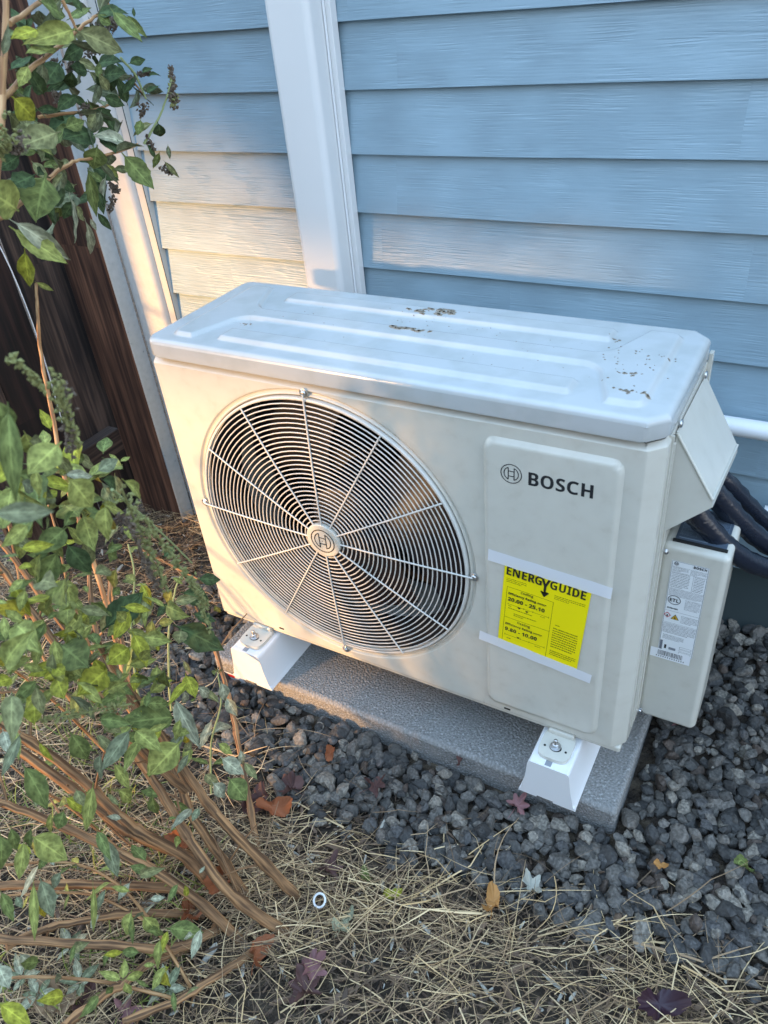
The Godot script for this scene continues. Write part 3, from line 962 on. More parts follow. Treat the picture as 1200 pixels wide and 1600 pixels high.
	var r1 := []
	for i in 40:
		var a := TAU * i / 40
		r0.append(V(cos(a) * 0.0098, sin(a) * 0.0092, 0)); r1.append(V(cos(a) * 0.0088, sin(a) * 0.0080, 0))
	oval.grid([r0, r1], V(0, 0, 1), Vector2.ONE, true)
	part("oval_mark", oval.put(), M.black_ink, rating, Transform3D(Basis.IDENTITY, V(0.8865, 0.2587, z + 0.0004)))
	print_text("Intertek", 0.016, Transform3D(Basis.IDENTITY, V(0.8780, 0.2400, z + 0.0003)), rating, M.black_ink)
	var dia := Mb.new()
	for s in [1.0, 0.72]:
		dia = Mb.new()
		dia.flat([V(0, 0.006 * s, s * -0.0002), V(0.0055 * s, 0, s * -0.0002), V(0, -0.006 * s, s * -0.0002), V(-0.0055 * s, 0, s * -0.0002)], V(0, 0, 1))
		part("hazard_diamond", dia.put(), M.red_ink if s == 1.0 else M.tape, rating, Transform3D(Basis.IDENTITY, V(0.8800, 0.2257, z + 0.0007)))
	var tri := Mb.new()
	tri.flat([V(-0.0065, -0.005, 0), V(0.0065, -0.005, 0), V(0, 0.006, 0)], V(0, 0, 1))
	part("hazard_triangle", tri.put(), M.black_ink, rating, Transform3D(Basis.IDENTITY, V(0.8920, 0.2240, z + 0.0004)))
	tri = Mb.new()
	tri.flat([V(-0.0048, -0.004, 0), V(0.0048, -0.004, 0), V(0, 0.0042, 0)], V(0, 0, 1))
	part("hazard_triangle", tri.put(), mat("hazard_yellow", lin(0.75, 0.45, 0.02), 0.6), rating, Transform3D(Basis.IDENTITY, V(0.8920, 0.2240, z + 0.0007)))
	for p in [V(0.8800, 0.2250, z + 0.0010), V(0.8920, 0.2230, z + 0.0010)]:
		var fl := Mb.new()
		fl.flat([V(-0.0014, -0.0018, 0), V(0.0014, -0.0018, 0), V(0.0012, 0.0004, 0), V(0, 0.0028, 0), V(-0.0012, 0.0004, 0)], V(0, 0, 1))
		part("flame_mark", fl.put(), M.black_ink, rating, Transform3D(Basis.IDENTITY, p))
	# brand on the service panel
	emblem(u, Transform3D(Basis.IDENTITY, V(0.6622, 0.5145, 0.0071)), 0.0152, 0.0013)
	print_text("BOSCH", 0.0905, Transform3D(Basis.IDENTITY, V(0.6875, 0.5020, 0.0068)), u, M.logo_ink)
	# mounting feet
	for fx in [0.1045, 0.7545]:
		var fb := Mb.new()
		var pl := PackedVector2Array()
		for i in 40:
			var a := TAU * i / 40
			var q := Vector2(signf(cos(a)) * pow(absf(cos(a)), 0.5), signf(sin(a)) * pow(absf(sin(a)), 0.5))
			pl.append(Vector2(q.x * 0.0275, q.y * 0.032))
		fb.prism(pl, 0.0, 0.008)
		var foot := part("mounting_foot", fb.put(), M.cream_enamel, u, Transform3D(Basis(V(1, 0, 0), -PI / 2), V(fx, -0.0195, 0.020)))
		part("foot_web", box(V(0, 0.028, 0.012), V(0.046, 0.02, 0.012), 0.004, 2), M.cream_enamel, foot)
		for s in [-1, 1]: part("foot_hole", lathe([Vector2(0.0022, 0.0), Vector2(0.0022, 0.0004), Vector2(0, 0.0004)], 10), M.gap, foot, Transform3D(Basis.IDENTITY, V(0.0185 * s, -0.010, 0.0081)))
		part("foot_slot", lathe([Vector2(0.0105, 0.0), Vector2(0.0105, 0.0003), Vector2(0, 0.0003)], 20), M.gap, foot, Transform3D(Basis.from_scale(V(1, 0.8, 1)), V(0, -0.008, 0.0081)))
		part("washer", lathe([Vector2(0.0095, 0.0004), Vector2(0.0095, 0.0022), Vector2(0.0, 0.0022)], 20), M.steel, foot, Transform3D(Basis.IDENTITY, V(-0.001, -0.006, 0.0083)))
		part("bolt", lathe([Vector2(0.0065, 0.002), Vector2(0.0065, 0.0072), Vector2(0.0055, 0.0084), Vector2(0.0035, 0.0085), Vector2(0.0035, 0.017), Vector2(0.0, 0.018)], 6), M.steel, foot, Transform3D(Basis.IDENTITY, V(-0.001, -0.006, 0.0085)))

func label_material(called: String, t: Texture2D) -> StandardMaterial3D:
	var m := mat(called, Color.WHITE, 0.4)
	m.albedo_texture = t
	return m

func small_print(im: Image, x: int, y: int, w: int, lines: int, lh: int, c: Color, r: RandomNumberGenerator) -> void:
	for l in lines:
		var px := x
		var stop := x + int(w * (1.0 if l < lines - 1 else r.randf_range(0.4, 0.9)))
		while px < stop:
			var ww := r.randi_range(3, 12)
			var k := px
			while k < mini(px + ww, stop):
				var g := r.randi_range(1, 2)
				im.fill_rect(Rect2i(k, y + l * lh + r.randi_range(0, 1), g, maxi(lh / 2 + r.randi_range(-1, 0), 1)), c)
				k += g + 1
			px += ww + 3

func rating_image() -> ImageTexture:
	var r := RandomNumberGenerator.new()
	r.seed = 8
	var im := Image.create(300, 1064, false, Image.FORMAT_RGB8)
	im.fill(Color(0.90, 0.91, 0.92))
	var k := Color(0.22, 0.23, 0.25)
	for q in [[4, 4, 292, 3], [4, 4, 3, 1056], [293, 4, 3, 1056], [4, 1057, 292, 3], [4, 60, 292, 2], [4, 118, 292, 2], [4, 300, 292, 2], [4, 560, 292, 2], [4, 700, 292, 2], [190, 118, 2, 182]]: im.fill_rect(Rect2i(q[0], q[1], q[2], q[3]), k)
	small_print(im, 14, 68, 130, 4, 12, k, r); small_print(im, 160, 68, 125, 4, 12, k, r)
	small_print(im, 14, 126, 150, 10, 17, k, r); small_print(im, 200, 126, 80, 10, 17, k, r)
	small_print(im, 14, 308, 272, 7, 12, k, r); small_print(im, 160, 400, 125, 9, 13, k, r)
	small_print(im, 150, 590, 140, 6, 15, k, r)
	small_print(im, 12, 712, 276, 8, 15, Color(0.1, 0.1, 0.12), r); small_print(im, 24, 850, 180, 5, 12, k, r)
	im.fill_rect(Rect2i(10, 930, 22, 120), Color(0.4, 0.42, 0.46)); im.fill_rect(Rect2i(50, 975, 18, 48), Color(0.1, 0.1, 0.1)); im.fill_rect(Rect2i(90, 995, 60, 30), Color(0.5, 0.52, 0.55))
	for i in 3:
		im.fill_rect(Rect2i(180, 960 + i * 32, 100, 2), k); im.fill_rect(Rect2i(180, 980 + i * 32, 100, 2), k); im.fill_rect(Rect2i(180, 960 + i * 32, 2, 22), k); im.fill_rect(Rect2i(280, 960 + i * 32, 2, 22), k)
	return ImageTexture.create_from_image(im)

func wiring_image() -> ImageTexture:
	var r := RandomNumberGenerator.new()
	r.seed = 18
	var im := Image.create(320, 480, false, Image.FORMAT_RGB8)
	im.fill(Color(0.30, 0.35, 0.41))
	var k := Color(0.52, 0.57, 0.62)
	for i in 8: im.fill_rect(Rect2i(20, 60 + i * 48, 280, 2), k)
	for x in [20, 120, 220, 300]: im.fill_rect(Rect2i(x, 60, 2, 338), k)
	for i in 7:
		for x in [26, 126, 226]: small_print(im, x, 68 + i * 48, 64, 3, 13, k, r)
	im.fill_rect(Rect2i(20, 430, 180, 12), k)
	return ImageTexture.create_from_image(im)

func barcode_image() -> ImageTexture:
	var r := RandomNumberGenerator.new()
	r.seed = 28
	var im := Image.create(300, 100, false, Image.FORMAT_RGB8)
	im.fill(Color(0.91, 0.92, 0.93))
	var x := 56
	while x < 240:
		var w := r.randi_range(2, 5)
		im.fill_rect(Rect2i(x, 14, w, 50), Color(0.12, 0.12, 0.14))
		x += w + r.randi_range(2, 6)
	x = 46
	while x < 262:
		im.fill_rect(Rect2i(x, 72, 8, 13), Color(0.2, 0.2, 0.22)); im.fill_rect(Rect2i(x + 3, 75, 3, 7), Color(0.8, 0.81, 0.82))
		x += 17
	return ImageTexture.create_from_image(im)

func energy_label() -> void:
	var o := thing("energy_label", "yellow energy rating label taped to the service panel", "label")
	var p00 := V(0.6418, 0.1930, 0.0082); var px := (V(0.7765, 0.1700, 0.0082) - p00); var py := (V(0.6560, 0.3560, 0.0082) - p00)
	# the sheet hangs slightly turned: build it square in its own axes
	var xa := V(0.992, -0.075, 0).normalized()
	var ya := V(0.075, 0.992, 0).normalized()
	var f := Transform3D(Basis(xa, ya, V(0, 0, 1)), V(0.6405, 0.1785, 0.0078))
	var w := 0.1345
	var hgt := 0.176
	var im := Image.create(540, 700, false, Image.FORMAT_RGB8)
	im.fill(Color(0.97, 0.90, 0.02))
	var k := Color(0.06, 0.06, 0.05)
	var r := RandomNumberGenerator.new()
	r.seed = 3
	for q in [[28, 190, 2, 510], [28, 190, 300, 2], [328, 190, 2, 510], [28, 445, 300, 2], [44, 330, 270, 2], [44, 600, 270, 2]]: im.fill_rect(Rect2i(q[0], q[1], q[2], q[3]), k)
	for y in [330, 600]:
		for x in [44, 150, 210, 312]: im.fill_rect(Rect2i(x, y - 8, 2, 16), k)
	small_print(im, 20, 120, 130, 3, 13, k, r); small_print(im, 330, 130, 190, 3, 13, k, r)
	small_print(im, 50, 360, 240, 1, 14, k, r); small_print(im, 90, 395, 150, 2, 14, k, r); small_print(im, 260, 342, 50, 1, 12, k, r); small_print(im, 48, 342, 40, 1, 12, k, r)
	small_print(im, 60, 625, 60, 1, 14, k, r); small_print(im, 250, 612, 60, 1, 12, k, r)
	small_print(im, 350, 400, 160, 9, 20, k, r); small_print(im, 350, 600, 170, 3, 16, k, r); small_print(im, 360, 370, 40, 1, 14, k, r)
	var s := Mb.new()
	var rows := []
	for j in 9:
		var row := []
		for i in 9:
			row.append(V(w * i / 8.0, hgt * j / 8.0, 0.0006 * sin(i * 0.9) * sin(j * 0.7)))
		rows.append(row)
	s.grid(rows, V(0, 0, 1))
	for i in s.t.size(): s.t[i] = Vector2(s.v[i].x / w, 1.0 - s.v[i].y / hgt)
	var sheet := part("paper", s.put(), label_material("energy_print", ImageTexture.create_from_image(im)), o, f)
	var at := func(x: float, y: float) -> Transform3D: return Transform3D(Basis.IDENTITY, V(x, y, 0.0006))
	print_text("ENERG", 0.0560, at.call(0.0042, 0.153), sheet, M.black_ink, "lettering", true, 0.0165)
	print_text("Y", 0.0145, at.call(0.0590, 0.1445), sheet, M.black_ink, "lettering", true, 0.024)
	print_text("GUIDE", 0.0545, at.call(0.0735, 0.153), sheet, M.black_ink, "lettering", true, 0.0165)
	var ar := Mb.new()
	ar.flat([V(-0.0015, 0.012, 0), V(0.0015, 0.012, 0), V(0.0015, 0, 0), V(-0.0015, 0, 0)], V(0, 0, 1))
	ar.flat([V(-0.007, 0.004, 0), V(-0.0045, 0.0055, 0), V(0, -0.001, 0), V(0.0045, 0.0055, 0), V(0.007, 0.004, 0), V(0, -0.0065, 0)], V(0, 0, 1))
	part("arrow", ar.put(), M.black_ink, sheet, at.call(0.0665, 0.138))
	print_text("Cooling", 0.020, at.call(0.030, 0.1215), sheet, M.black_ink, "lettering", false)
	print_text("Efficiency Rating", 0.045, at.call(0.0105, 0.1125), sheet, M.black_ink, "lettering", true)
	print_text("(SEER2)*", 0.0145, at.call(0.0575, 0.1135), sheet, M.black_ink, "lettering", false)
	print_text("20.00 - 25.10", 0.060, at.call(0.0105, 0.1005), sheet, M.black_ink)
	print_text("Heating", 0.021, at.call(0.030, 0.0555), sheet, M.black_ink, "lettering", false)
	print_text("Efficiency Rating", 0.045, at.call(0.0105, 0.0465), sheet, M.black_ink, "lettering", true)
	print_text("(HSPF2)*", 0.0145, at.call(0.0575, 0.0475), sheet, M.black_ink, "lettering", false)
	print_text("9.80 - 10.00", 0.054, at.call(0.0105, 0.0345), sheet, M.black_ink)
	for q in [[0.030, 0.091], [0.043, 0.089], [0.034, 0.026]]:
		var t := Mb.new()
		t.flat([V(-0.003, 0.002, 0), V(0.003, 0.002, 0), V(0, -0.002, 0)], V(0, 0, 1))
		part("marker", t.put(), M.black_ink, sheet, at.call(q[0], q[1]))
	# strips of white tape across the top and bottom, a little crooked
	var strip := func(a: Vector3, b2: Vector3, hh: float) -> void:
		var m := Mb.new()
		var e: Vector3 = (b2 - a).normalized()
		var n2 := V(-e.y, e.x, 0)
		var lo := []
		var hi := []
		for i in 13:
			var c := a.lerp(b2, i / 12.0) + V(0, 0, 0.0003 * sin(i * 2.3))
			var jag := V(0, 0, 0)
			lo.append(c + n2 * (-hh / 2 + 0.0003 * sin(i * 1.7))); hi.append(c + n2 * (hh / 2 + 0.0003 * cos(i * 1.3)) + jag)
		m.grid([lo, hi], V(0, 0, 1))
		part("tape_strip", m.put(), M.clear_tape, o)
	strip.call(V(0.6265, 0.3605, 0.0091), V(0.8165, 0.3480, 0.0091), 0.0225)
	strip.call(V(0.6085, 0.1830, 0.0091), V(0.7985, 0.1615, 0.0091), 0.0205)

func riser(x0: float, label: String) -> void:
	var o := thing("mounting_block", label, "mounting block", "white blocks under the unit", V(x0, -0.112, 0))
	var b := Mb.new()
	# trapezoid outline swept front to back, soft shoulders
	var prof := [Vector2(-0.052, 0), Vector2(-0.0505, 0.006), Vector2(-0.047, 0.010), Vector2(-0.040, 0.050), Vector2(-0.037, 0.083), Vector2(-0.0355, 0.0895), Vector2(-0.032, 0.0925), Vector2(0.032, 0.0925), Vector2(0.0355, 0.0895), Vector2(0.037, 0.083), Vector2(0.040, 0.050), Vector2(0.047, 0.010), Vector2(0.0505, 0.006), Vector2(0.052, 0)]
	var rows := []
	for z in [0.0630, 0.060, -0.15, -0.34]:
		var row := []
		for p in prof: row.append(V(p.x * 0.992, p.y * 0.994, z))
		rows.append(row)
	b.grid(rows, Vector3.UP)
	part("block_body", b.put(), M.vinyl, o)
	var fr := Mb.new()
	var poly := PackedVector2Array()
	for p in prof: poly.append(p)
	poly.append(Vector2(0.012, 0)); poly.append(Vector2(0.012, 0.004)); poly.append(Vector2(-0.018, 0.004)); poly.append(Vector2(-0.018, 0))
	fr.prism(poly, 0.0600, 0.0660)
	part("end_face", fr.put(), M.vinyl, o)
	part("slot", box(V(-0.002, 0.0923, 0.0575), V(0.011, 0.0008, 0.011), 0.0003), mat("slot_shade_%d" % int(x0 * 100), lin(0.25, 0.27, 0.30), 0.6), o)

func pad() -> void:
	var o := thing("concrete_pad", "grey rough concrete equipment pad under the heat pump", "concrete pad")
	var b := Mb.new()
	b.rbox(V(0, 0, 0), V(0.900, 0.095, 0.452), 0.011, 3)
	for i in b.v.size():
		var p := b.v[i]
		b.v[i] = p + b.n[i] * 0.0025 * noise.get_noise_3d(p.x * 300, p.y * 300, p.z * 300)
	part("slab", b.put(), M.concrete, o, Transform3D(Basis.IDENTITY, V(0.421, -0.1595, -0.186)))
	# torn sticker on the front edge near the left corner
	var st := Mb.new()
	st.flat([V(-0.021, -0.146, 0.0425), V(0.048, -0.143, 0.0425), V(0.058, -0.158, 0.0425), V(0.040, -0.168, 0.0425), V(-0.015, -0.166, 0.0425)], V(0, 0, 1))
	var sk := part("torn_sticker", st.put(), M.tape, o)
	var rd := Mb.new()
	rd.flat([V(0.004, -0.149, 0.0429), V(0.028, -0.148, 0.0429), V(0.028, -0.157, 0.0429), V(0.004, -0.157, 0.0429)], V(0, 0, 1))
	part("red_print", rd.put(), M.red_ink, sk)

func pipes() -> void:
	var lab := ["dark wrapped refrigerant pipe lowest of the bundle beside the electrical cover", "dark wrapped refrigerant pipe in the middle of the bundle under the hood", "thinner dark wrapped pipe topmost in the bundle against the siding"]
	var paths := [[V(0.8755, 0.4371, -0.1400), V(0.8890, 0.4123, -0.1430), V(0.9116, 0.3832, -0.1500), V(0.9439, 0.3432, -0.1650), V(0.9806, 0.2983, -0.2000), V(1.0270, 0.2501, -0.2600), V(1.0912, 0.1993, -0.3400)], [V(0.8966, 0.4279, -0.1900), V(0.9137, 0.4048, -0.2000), V(0.9428, 0.3666, -0.2150), V(0.9794, 0.3197, -0.2400), V(1.0202, 0.2669, -0.2900), V(1.0950, 0.2189, -0.3600)], [V(0.8941, 0.4257, -0.2400), V(0.9202, 0.3966, -0.2550), V(0.9497, 0.3537, -0.2800), V(0.9872, 0.3013, -0.3100), V(1.0255, 0.2476, -0.3600), V(1.0937, 0.2067, -0.4100)]]
	for i in 3:
		var pts := smooth(paths[i], 6)
		var rr := []
		for k in pts.size():
			var r: float = [0.0165, 0.0165, 0.0135][i]
			if k < 11: r *= 1.12
			rr.append(r + 0.0008 * sin(k * 1.9 + i))
		var b := Mb.new()
		b.tube(pts, rr, 16)
		tag(part("insulated_pipe", b.put(), M.pipe_wrap, self), lab[i], "pipe", "dark wrapped pipes leaving the valve hood")
	var dp := thing("drain_pipe", "white plastic pipe running level along the siding behind the hood", "pipe")
	part("run", pipe([V(0.55, 0.402, -0.432), V(1.9, 0.402, -0.432)], 0.0165, 16), M.pvc_white, dp)
	part("pipe_clip", box(V(1.28, 0.402, -0.444), V(0.02, 0.045, 0.04), 0.004, 2), M.pvc_white, dp)
	var cb := thing("lower_pipe", "white plastic pipe end below the wrapped pipes at the wall", "pipe")
	part("run", pipe([V(0.975, 0.225, -0.440), V(1.9, 0.245, -0.440)], 0.021, 16), M.pvc_white, cb)

# ---------------------------------------------------------------- the bush
func leaf_mesh(w: float, fold: float, droop: float, twist: float, ragged: float, sd: int) -> ArrayMesh:    # lies along +z, one long, upper side +y
	var r := RandomNumberGenerator.new()
	r.seed = sd
	var m := ArrayMesh.new()
	for side in 2:
		var b := Mb.new()
		var rows := []
		r.seed = sd
		for i in 19:
			var t := i / 18.0
			var tt := clampf((t - 0.1) / 0.9, 0.0, 1.0)
			var h := maxf(w * 0.5 * pow(sin(PI * pow(tt, 0.80)), 1.08), 0.011 * (1.0 - t))
			var y := -droop * t * t
			var tw := twist * t
			var row := []
			for j in 9:
				var s := j / 4.0 - 1.0
				var hh := h * (1.0 + (r.randf_range(-ragged, ragged * 0.35) if absf(s) > 0.9 else 0.0))
				var lx := s * hh
				var ly := pow(absf(s), 1.5) * hh * fold + sin(t * 19.0 + s * 3.0) * 0.012 * absf(s)
				var p := V(lx * cos(tw) - ly * sin(tw), y + lx * sin(tw) + ly * cos(tw), t * (1.0 - 0.15 * absf(droop) * t))
				row.append(p - V(0, 0.004 * side, 0))
			rows.append(row)
		b.grid(rows, V(0, 1, 0) if side == 0 else V(0, -1, 0), Vector2.ONE)
		for k in b.t.size(): b.t[k] = Vector2(b.t[k].y, b.t[k].x)
		b.put(m)
	return m

var leaf_forms := []
var leaf_left := 295
var spare := []

func leaf(parent: Node, base: Vector3, tip: Vector3, up: Vector3, kind: String, width := 0.36, form := -1) -> void:
	var d := tip - base
	var l := d.length()
	var zz := d / l
	var yy := (up - zz * up.dot(zz)).normalized()
	var xx := yy.cross(zz)
	if form < 0: form = rng.randi() % leaf_forms.size()
	leaf_left -= 1
	if leaf_left < 0:
		spare.append([form, Transform3D(Basis(xx * l * width / 0.36, yy * l, zz * l), base), kind])
		return
	var o := MeshInstance3D.new()
	o.name = "leaf"
	o.mesh = leaf_forms[form]
	o.set_surface_override_material(0, M[kind])
	o.set_surface_override_material(1, M.leaf_under if kind != "leaf_yellow" and kind != "leaf_lime" and kind != "leaf_brown" else M[kind])
	o.transform = Transform3D(Basis(xx * l * width / 0.36, yy * l, zz * l), base)
	parent.add_child(o, true)

func shoot_leaves(parent: Node, pts: Array, from: float, gap: float, size: float, kinds: Array) -> void:   # opposite pairs, each pair turned a quarter
	var along := 0.0
	var next := from
	var turn := rng.randf() * PI
	for i in range(1, pts.size()):
		along += pts[i].distance_to(pts[i - 1])
		if along < next: continue
		next += gap * rng.randf_range(0.75, 1.3)
		var d: Vector3 = (pts[i] - pts[i - 1]).normalized()
		var a := d.cross(Vector3.UP).normalized().rotated(d, turn)
		turn += PI / 2
		for s in [-1.0, 1.0]:
			if rng.randf() < 0.22: continue
			var l := size * rng.randf_range(0.6, 1.2)
			var dir: Vector3 = (a * s + d * 0.45 + V(0, -0.35, 0) * rng.randf() + V(rng.randfn(), rng.randfn(), rng.randfn()) * 0.15).normalized()
			leaf(parent, pts[i], pts[i] + dir * l, d + Vector3.UP * 0.8, kinds[rng.randi() % kinds.size()], rng.randf_range(0.28, 0.44))

func spike(parent: Node, a: Vector3, b2: Vector3, r: float, m: Material, stem: Material, n: int) -> void:
	var b := Mb.new()
	b.tube([a, a.lerp(b2, 0.5) + V(rng.randfn(), rng.randfn(), rng.randfn()) * 0.003, b2], [0.0014, 0.0011, 0.0006], 5)
	for i in n:
		var t := rng.randf()
		var p := a.lerp(b2, t) + V(rng.randfn(), rng.randfn(), rng.randfn()).normalized() * r * (1.0 - 0.65 * t) * rng.randf_range(0.3, 1.0)
		var s := rng.randf_range(0.0012, 0.0026)
		var ax := V(rng.randfn(), rng.randfn(), rng.randfn()).normalized()
		var e := [p + ax * s * 1.7, p - ax * s * 1.7]
		var o1 := ax.cross(V(0.3, 0.5, 0.81)).normalized() * s
		var o2 := ax.cross(o1).normalized() * s
		for q in [[o1, o2], [o2, -o1], [-o1, -o2], [-o2, o1]]:
			for k in e: b.flat([k, p + q[0], p + q[1]], (k - p) + q[0] + q[1])
	part("seed_spike", b.put(), m, parent)

func stem(parent: Node, pts: Array, r0: float, r1: float, m: Material, called := "stem") -> Array:
	var c := smooth(pts, 5)
	var rr := []
	for i in c.size():
		var t := float(i) / (c.size() - 1)
		rr.append(lerpf(r0, r1, t) * (1.0 + 0.10 * sin(i * 2.7 + pts[0].x * 50) * (1.0 if i % 5 == 0 else 0.3)))
		if i > 0 and i < c.size() - 1: c[i] += V(noise.get_noise_1d(i * 70.0 + pts[0].x * 9000), noise.get_noise_1d(i * 70.0 + 999), 0) * r0 * 0.5
	var b := Mb.new()
	var thick := r0 > 0.0055
	if thick:
		for i in range(4, c.size() - 2, 7): rr[i] *= 1.22
	b.tube(c, rr, 10 if r0 > 0.004 else 6, true, 4.0)
	if thick:                                             # stubs and dead side twigs at the nodes
		for i in range(4, c.size() - 2, 7):
			for s in [-1.0, 1.0]:
				if rng.randf() < 0.35: continue
				var d: Vector3 = (c[i + 1] - c[i]).normalized()
				var q := (d.cross(V(rng.randfn(), rng.randfn(), rng.randfn())).normalized() + d * 0.7).normalized()
				var l := rng.randf_range(0.008, 0.02) if rng.randf() < 0.6 else rng.randf_range(0.04, 0.12)
				var e: Vector3 = c[i] + q * l + V(rng.randfn(), rng.randfn(), rng.randfn()) * l * 0.1
				b.tube([c[i], c[i].lerp(e, 0.5) + V(0, l * 0.06, 0), e], [0.0024, 0.0017, 0.001], 6, true, 4.0)
	part(called, b.put(), m, parent)
	return c

func bush() -> void:
	rng.seed = 41
	for i in 6:
		leaf_forms.append(leaf_mesh(0.36, [0.16, 0.3, 0.10, 0.42, 0.2, 0.22][i], [0.12, 0.3, 0.04, 0.4, -0.1, 0.22][i], [0.15, -0.4, 0.1, 0.6, -0.2, 0.7][i], [0.0, 0.05, 0.03, 0.06, 0.16, 0.04][i], 60 + i))
	var o := thing("butterfly_bush", "straggling bush with orange brown stems and spotted green leaves", "bush", "", V(0.376, GROUND, 0.433))
	o.position = Vector3.ZERO
	var c: Array
	leaf(o, V(0.1031, 1.0748, 0.0611), V(0.1315, 1.0428, 0.0037), V(0.5623, 0.4817, 1.1324), "leaf_olive", 0.45)
	leaf(o, V(0.1049, 1.0759, 0.0591), V(0.1197, 1.0716, 0.1340), V(0.9279, 0.0701, 0.6668), "leaf_light", 0.39)
	leaf(o, V(0.1532, 1.0830, 0.1556), V(0.1721, 1.0800, 0.2119), V(0.5924, 0.5675, 0.1909), "leaf_lime", 0.32)
	leaf(o, V(0.1196, 1.1094, 0.1173), V(0.0999, 1.0901, 0.0641), V(0.8305, 0.5677, 1.0878), "leaf_mid", 0.41)
	leaf(o, V(0.1000, 1.0928, -0.0095), V(0.1422, 1.0476, -0.0073), V(0.8062, 0.6579, 0.2783), "leaf_mid", 0.39)
	leaf(o, V(0.0977, 1.0851, -0.0355), V(0.1065, 1.0533, -0.0568), V(1.3388, -0.0156, 1.0144), "leaf_mid", 0.28)
	leaf(o, V(0.0843, 1.0775, -0.0643), V(0.0854, 1.0905, -0.0658), V(0.6096, 0.2796, 0.5280), "leaf_dark", 0.37)
	leaf(o, V(0.0648, 1.0871, -0.0160), V(0.1103, 1.0927, -0.0200), V(0.5400, 0.6255, 0.6543), "leaf_dark", 0.45)
	leaf(o, V(0.0843, 1.0609, 0.0834), V(0.1033, 1.0797, 0.0909), V(1.1756, 0.0299, 0.6471), "leaf_light", 0.43)
	leaf(o, V(0.0873, 1.0583, 0.0800), V(0.1087, 1.0619, 0.1480), V(0.5082, 0.7616, 0.0577), "leaf_light", 0.30)
	leaf(o, V(0.1087, 1.0489, 0.1490), V(0.1129, 1.0263, 0.1785), V(0.6829, 0.6137, 0.2089), "leaf_light", 0.41)
	leaf(o, V(0.1633, 1.0265, 0.2282), V(0.1629, 0.9948, 0.2008), V(1.0697, 0.6309, 0.8846), "leaf_lime", 0.67)
	leaf(o, V(0.1525, 0.9799, 0.1683), V(0.1554, 0.9776, 0.2305), V(1.0362, 0.3452, 0.4063), "leaf_olive", 0.54)
	leaf(o, V(0.1042, 0.9885, 0.1959), V(0.0969, 0.9708, 0.1590), V(0.7401, 0.8193, 0.8321), "leaf_olive", 0.49)
	leaf(o, V(0.1141, 0.9683, 0.2204), V(0.1150, 0.9669, 0.1858), V(0.6038, 0.4602, 0.3589), "leaf_olive", 0.49)
	leaf(o, V(0.1348, 0.9658, 0.1934), V(0.1131, 0.9389, 0.1297), V(0.6201, 0.5658, 0.5700), "leaf_light", 0.32)
	leaf(o, V(0.0337, 1.0524, -0.0101), V(0.0290, 1.0433, 0.0261), V(1.3172, 0.4037, 0.5892), "leaf_dark", 0.54)
	leaf(o, V(0.0334, 1.0221, -0.0072), V(0.0446, 1.0340, 0.0395), V(0.8696, 0.3019, 0.5646), "leaf_dark", 0.37)
	leaf(o, V(0.0333, 1.0291, 0.0224), V(0.0125, 0.9966, 0.0197), V(0.7565, 0.7811, 0.2866), "leaf_dark", 0.52)
	leaf(o, V(0.0106, 1.0390, 0.0171), V(0.0239, 1.0172, 0.0659), V(1.1427, 0.4571, 0.6965), "leaf_dark", 0.54)
	leaf(o, V(0.0263, 1.0403, -0.0309), V(0.0107, 1.0260, -0.0423), V(0.9724, 0.7390, 0.9722), "leaf_dark", 0.43)
	leaf(o, V(0.0269, 1.0213, -0.0881), V(0.0399, 1.0272, -0.1157), V(0.7617, 0.5608, 0.7864), "leaf_dark", 0.45)
	leaf(o, V(0.0315, 1.0056, -0.1053), V(0.0364, 1.0179, -0.1255), V(0.4259, 0.9172, 0.4882), "leaf_dark", 0.39)
	leaf(o, V(0.0383, 1.0013, -0.1116), V(0.0379, 1.0092, -0.1401), V(0.3468, 1.1563, 0.6717), "leaf_dark", 0.32)
	leaf(o, V(0.0398, 0.9798, -0.0962), V(0.0476, 0.9948, -0.1199), V(0.3736, 1.1155, 0.6115), "leaf_dark", 0.50)
	leaf(o, V(0.0146, 1.0111, -0.0449), V(0.0597, 1.0192, -0.0352), V(1.0304, 0.3427, 0.6064), "leaf_dark", 0.54)
	leaf(o, V(0.0283, 1.0207, -0.0606), V(0.0027, 0.9846, -0.0584), V(0.2500, 0.0332, 0.4143), "leaf_dark", 0.43)
	leaf(o, V(0.0098, 1.0199, -0.0406), V(0.0058, 0.9840, -0.0616), V(0.7148, 0.7918, 1.3522), "leaf_dark", 0.48)
	leaf(o, V(0.0152, 0.9824, -0.0713), V(0.0272, 1.0030, -0.1007), V(0.4329, 0.8775, 0.5163), "leaf_dark", 0.41)
	leaf(o, V(0.0057, 0.9669, -0.0882), V(0.0153, 1.0070, -0.0745), V(0.6756, 0.1900, 0.2737), "leaf_dark", 0.43)
	leaf(o, V(0.0113, 0.9875, -0.0384), V(0.0385, 0.9727, -0.0507), V(0.5175, 0.2584, 0.6702), "leaf_dark", 0.54)
	leaf(o, V(0.0256, 0.9421, -0.0317), V(0.0398, 0.9740, -0.0080), V(0.5335, 0.9775, 0.7141), "leaf_dark", 0.60)
	leaf(o, V(0.0325, 0.9730, 0.0003), V(0.0212, 0.9513, 0.0169), V(0.7881, 0.9250, 0.8072), "leaf_olive", 0.54)
	leaf(o, V(0.0298, 0.9495, 0.0074), V(0.0458, 0.9554, 0.0808), V(0.7334, 0.5992, 0.6227), "leaf_dark", 0.54)
	leaf(o, V(0.0583, 0.9283, -0.0196), V(0.0539, 0.9537, 0.0250), V(1.0235, 0.8602, 0.7798), "leaf_silver", 0.45)
	leaf(o, V(0.0480, 0.9429, -0.0986), V(0.0376, 0.9101, -0.1104), V(0.9214, 0.4715, 0.8486), "leaf_dark", 0.56)
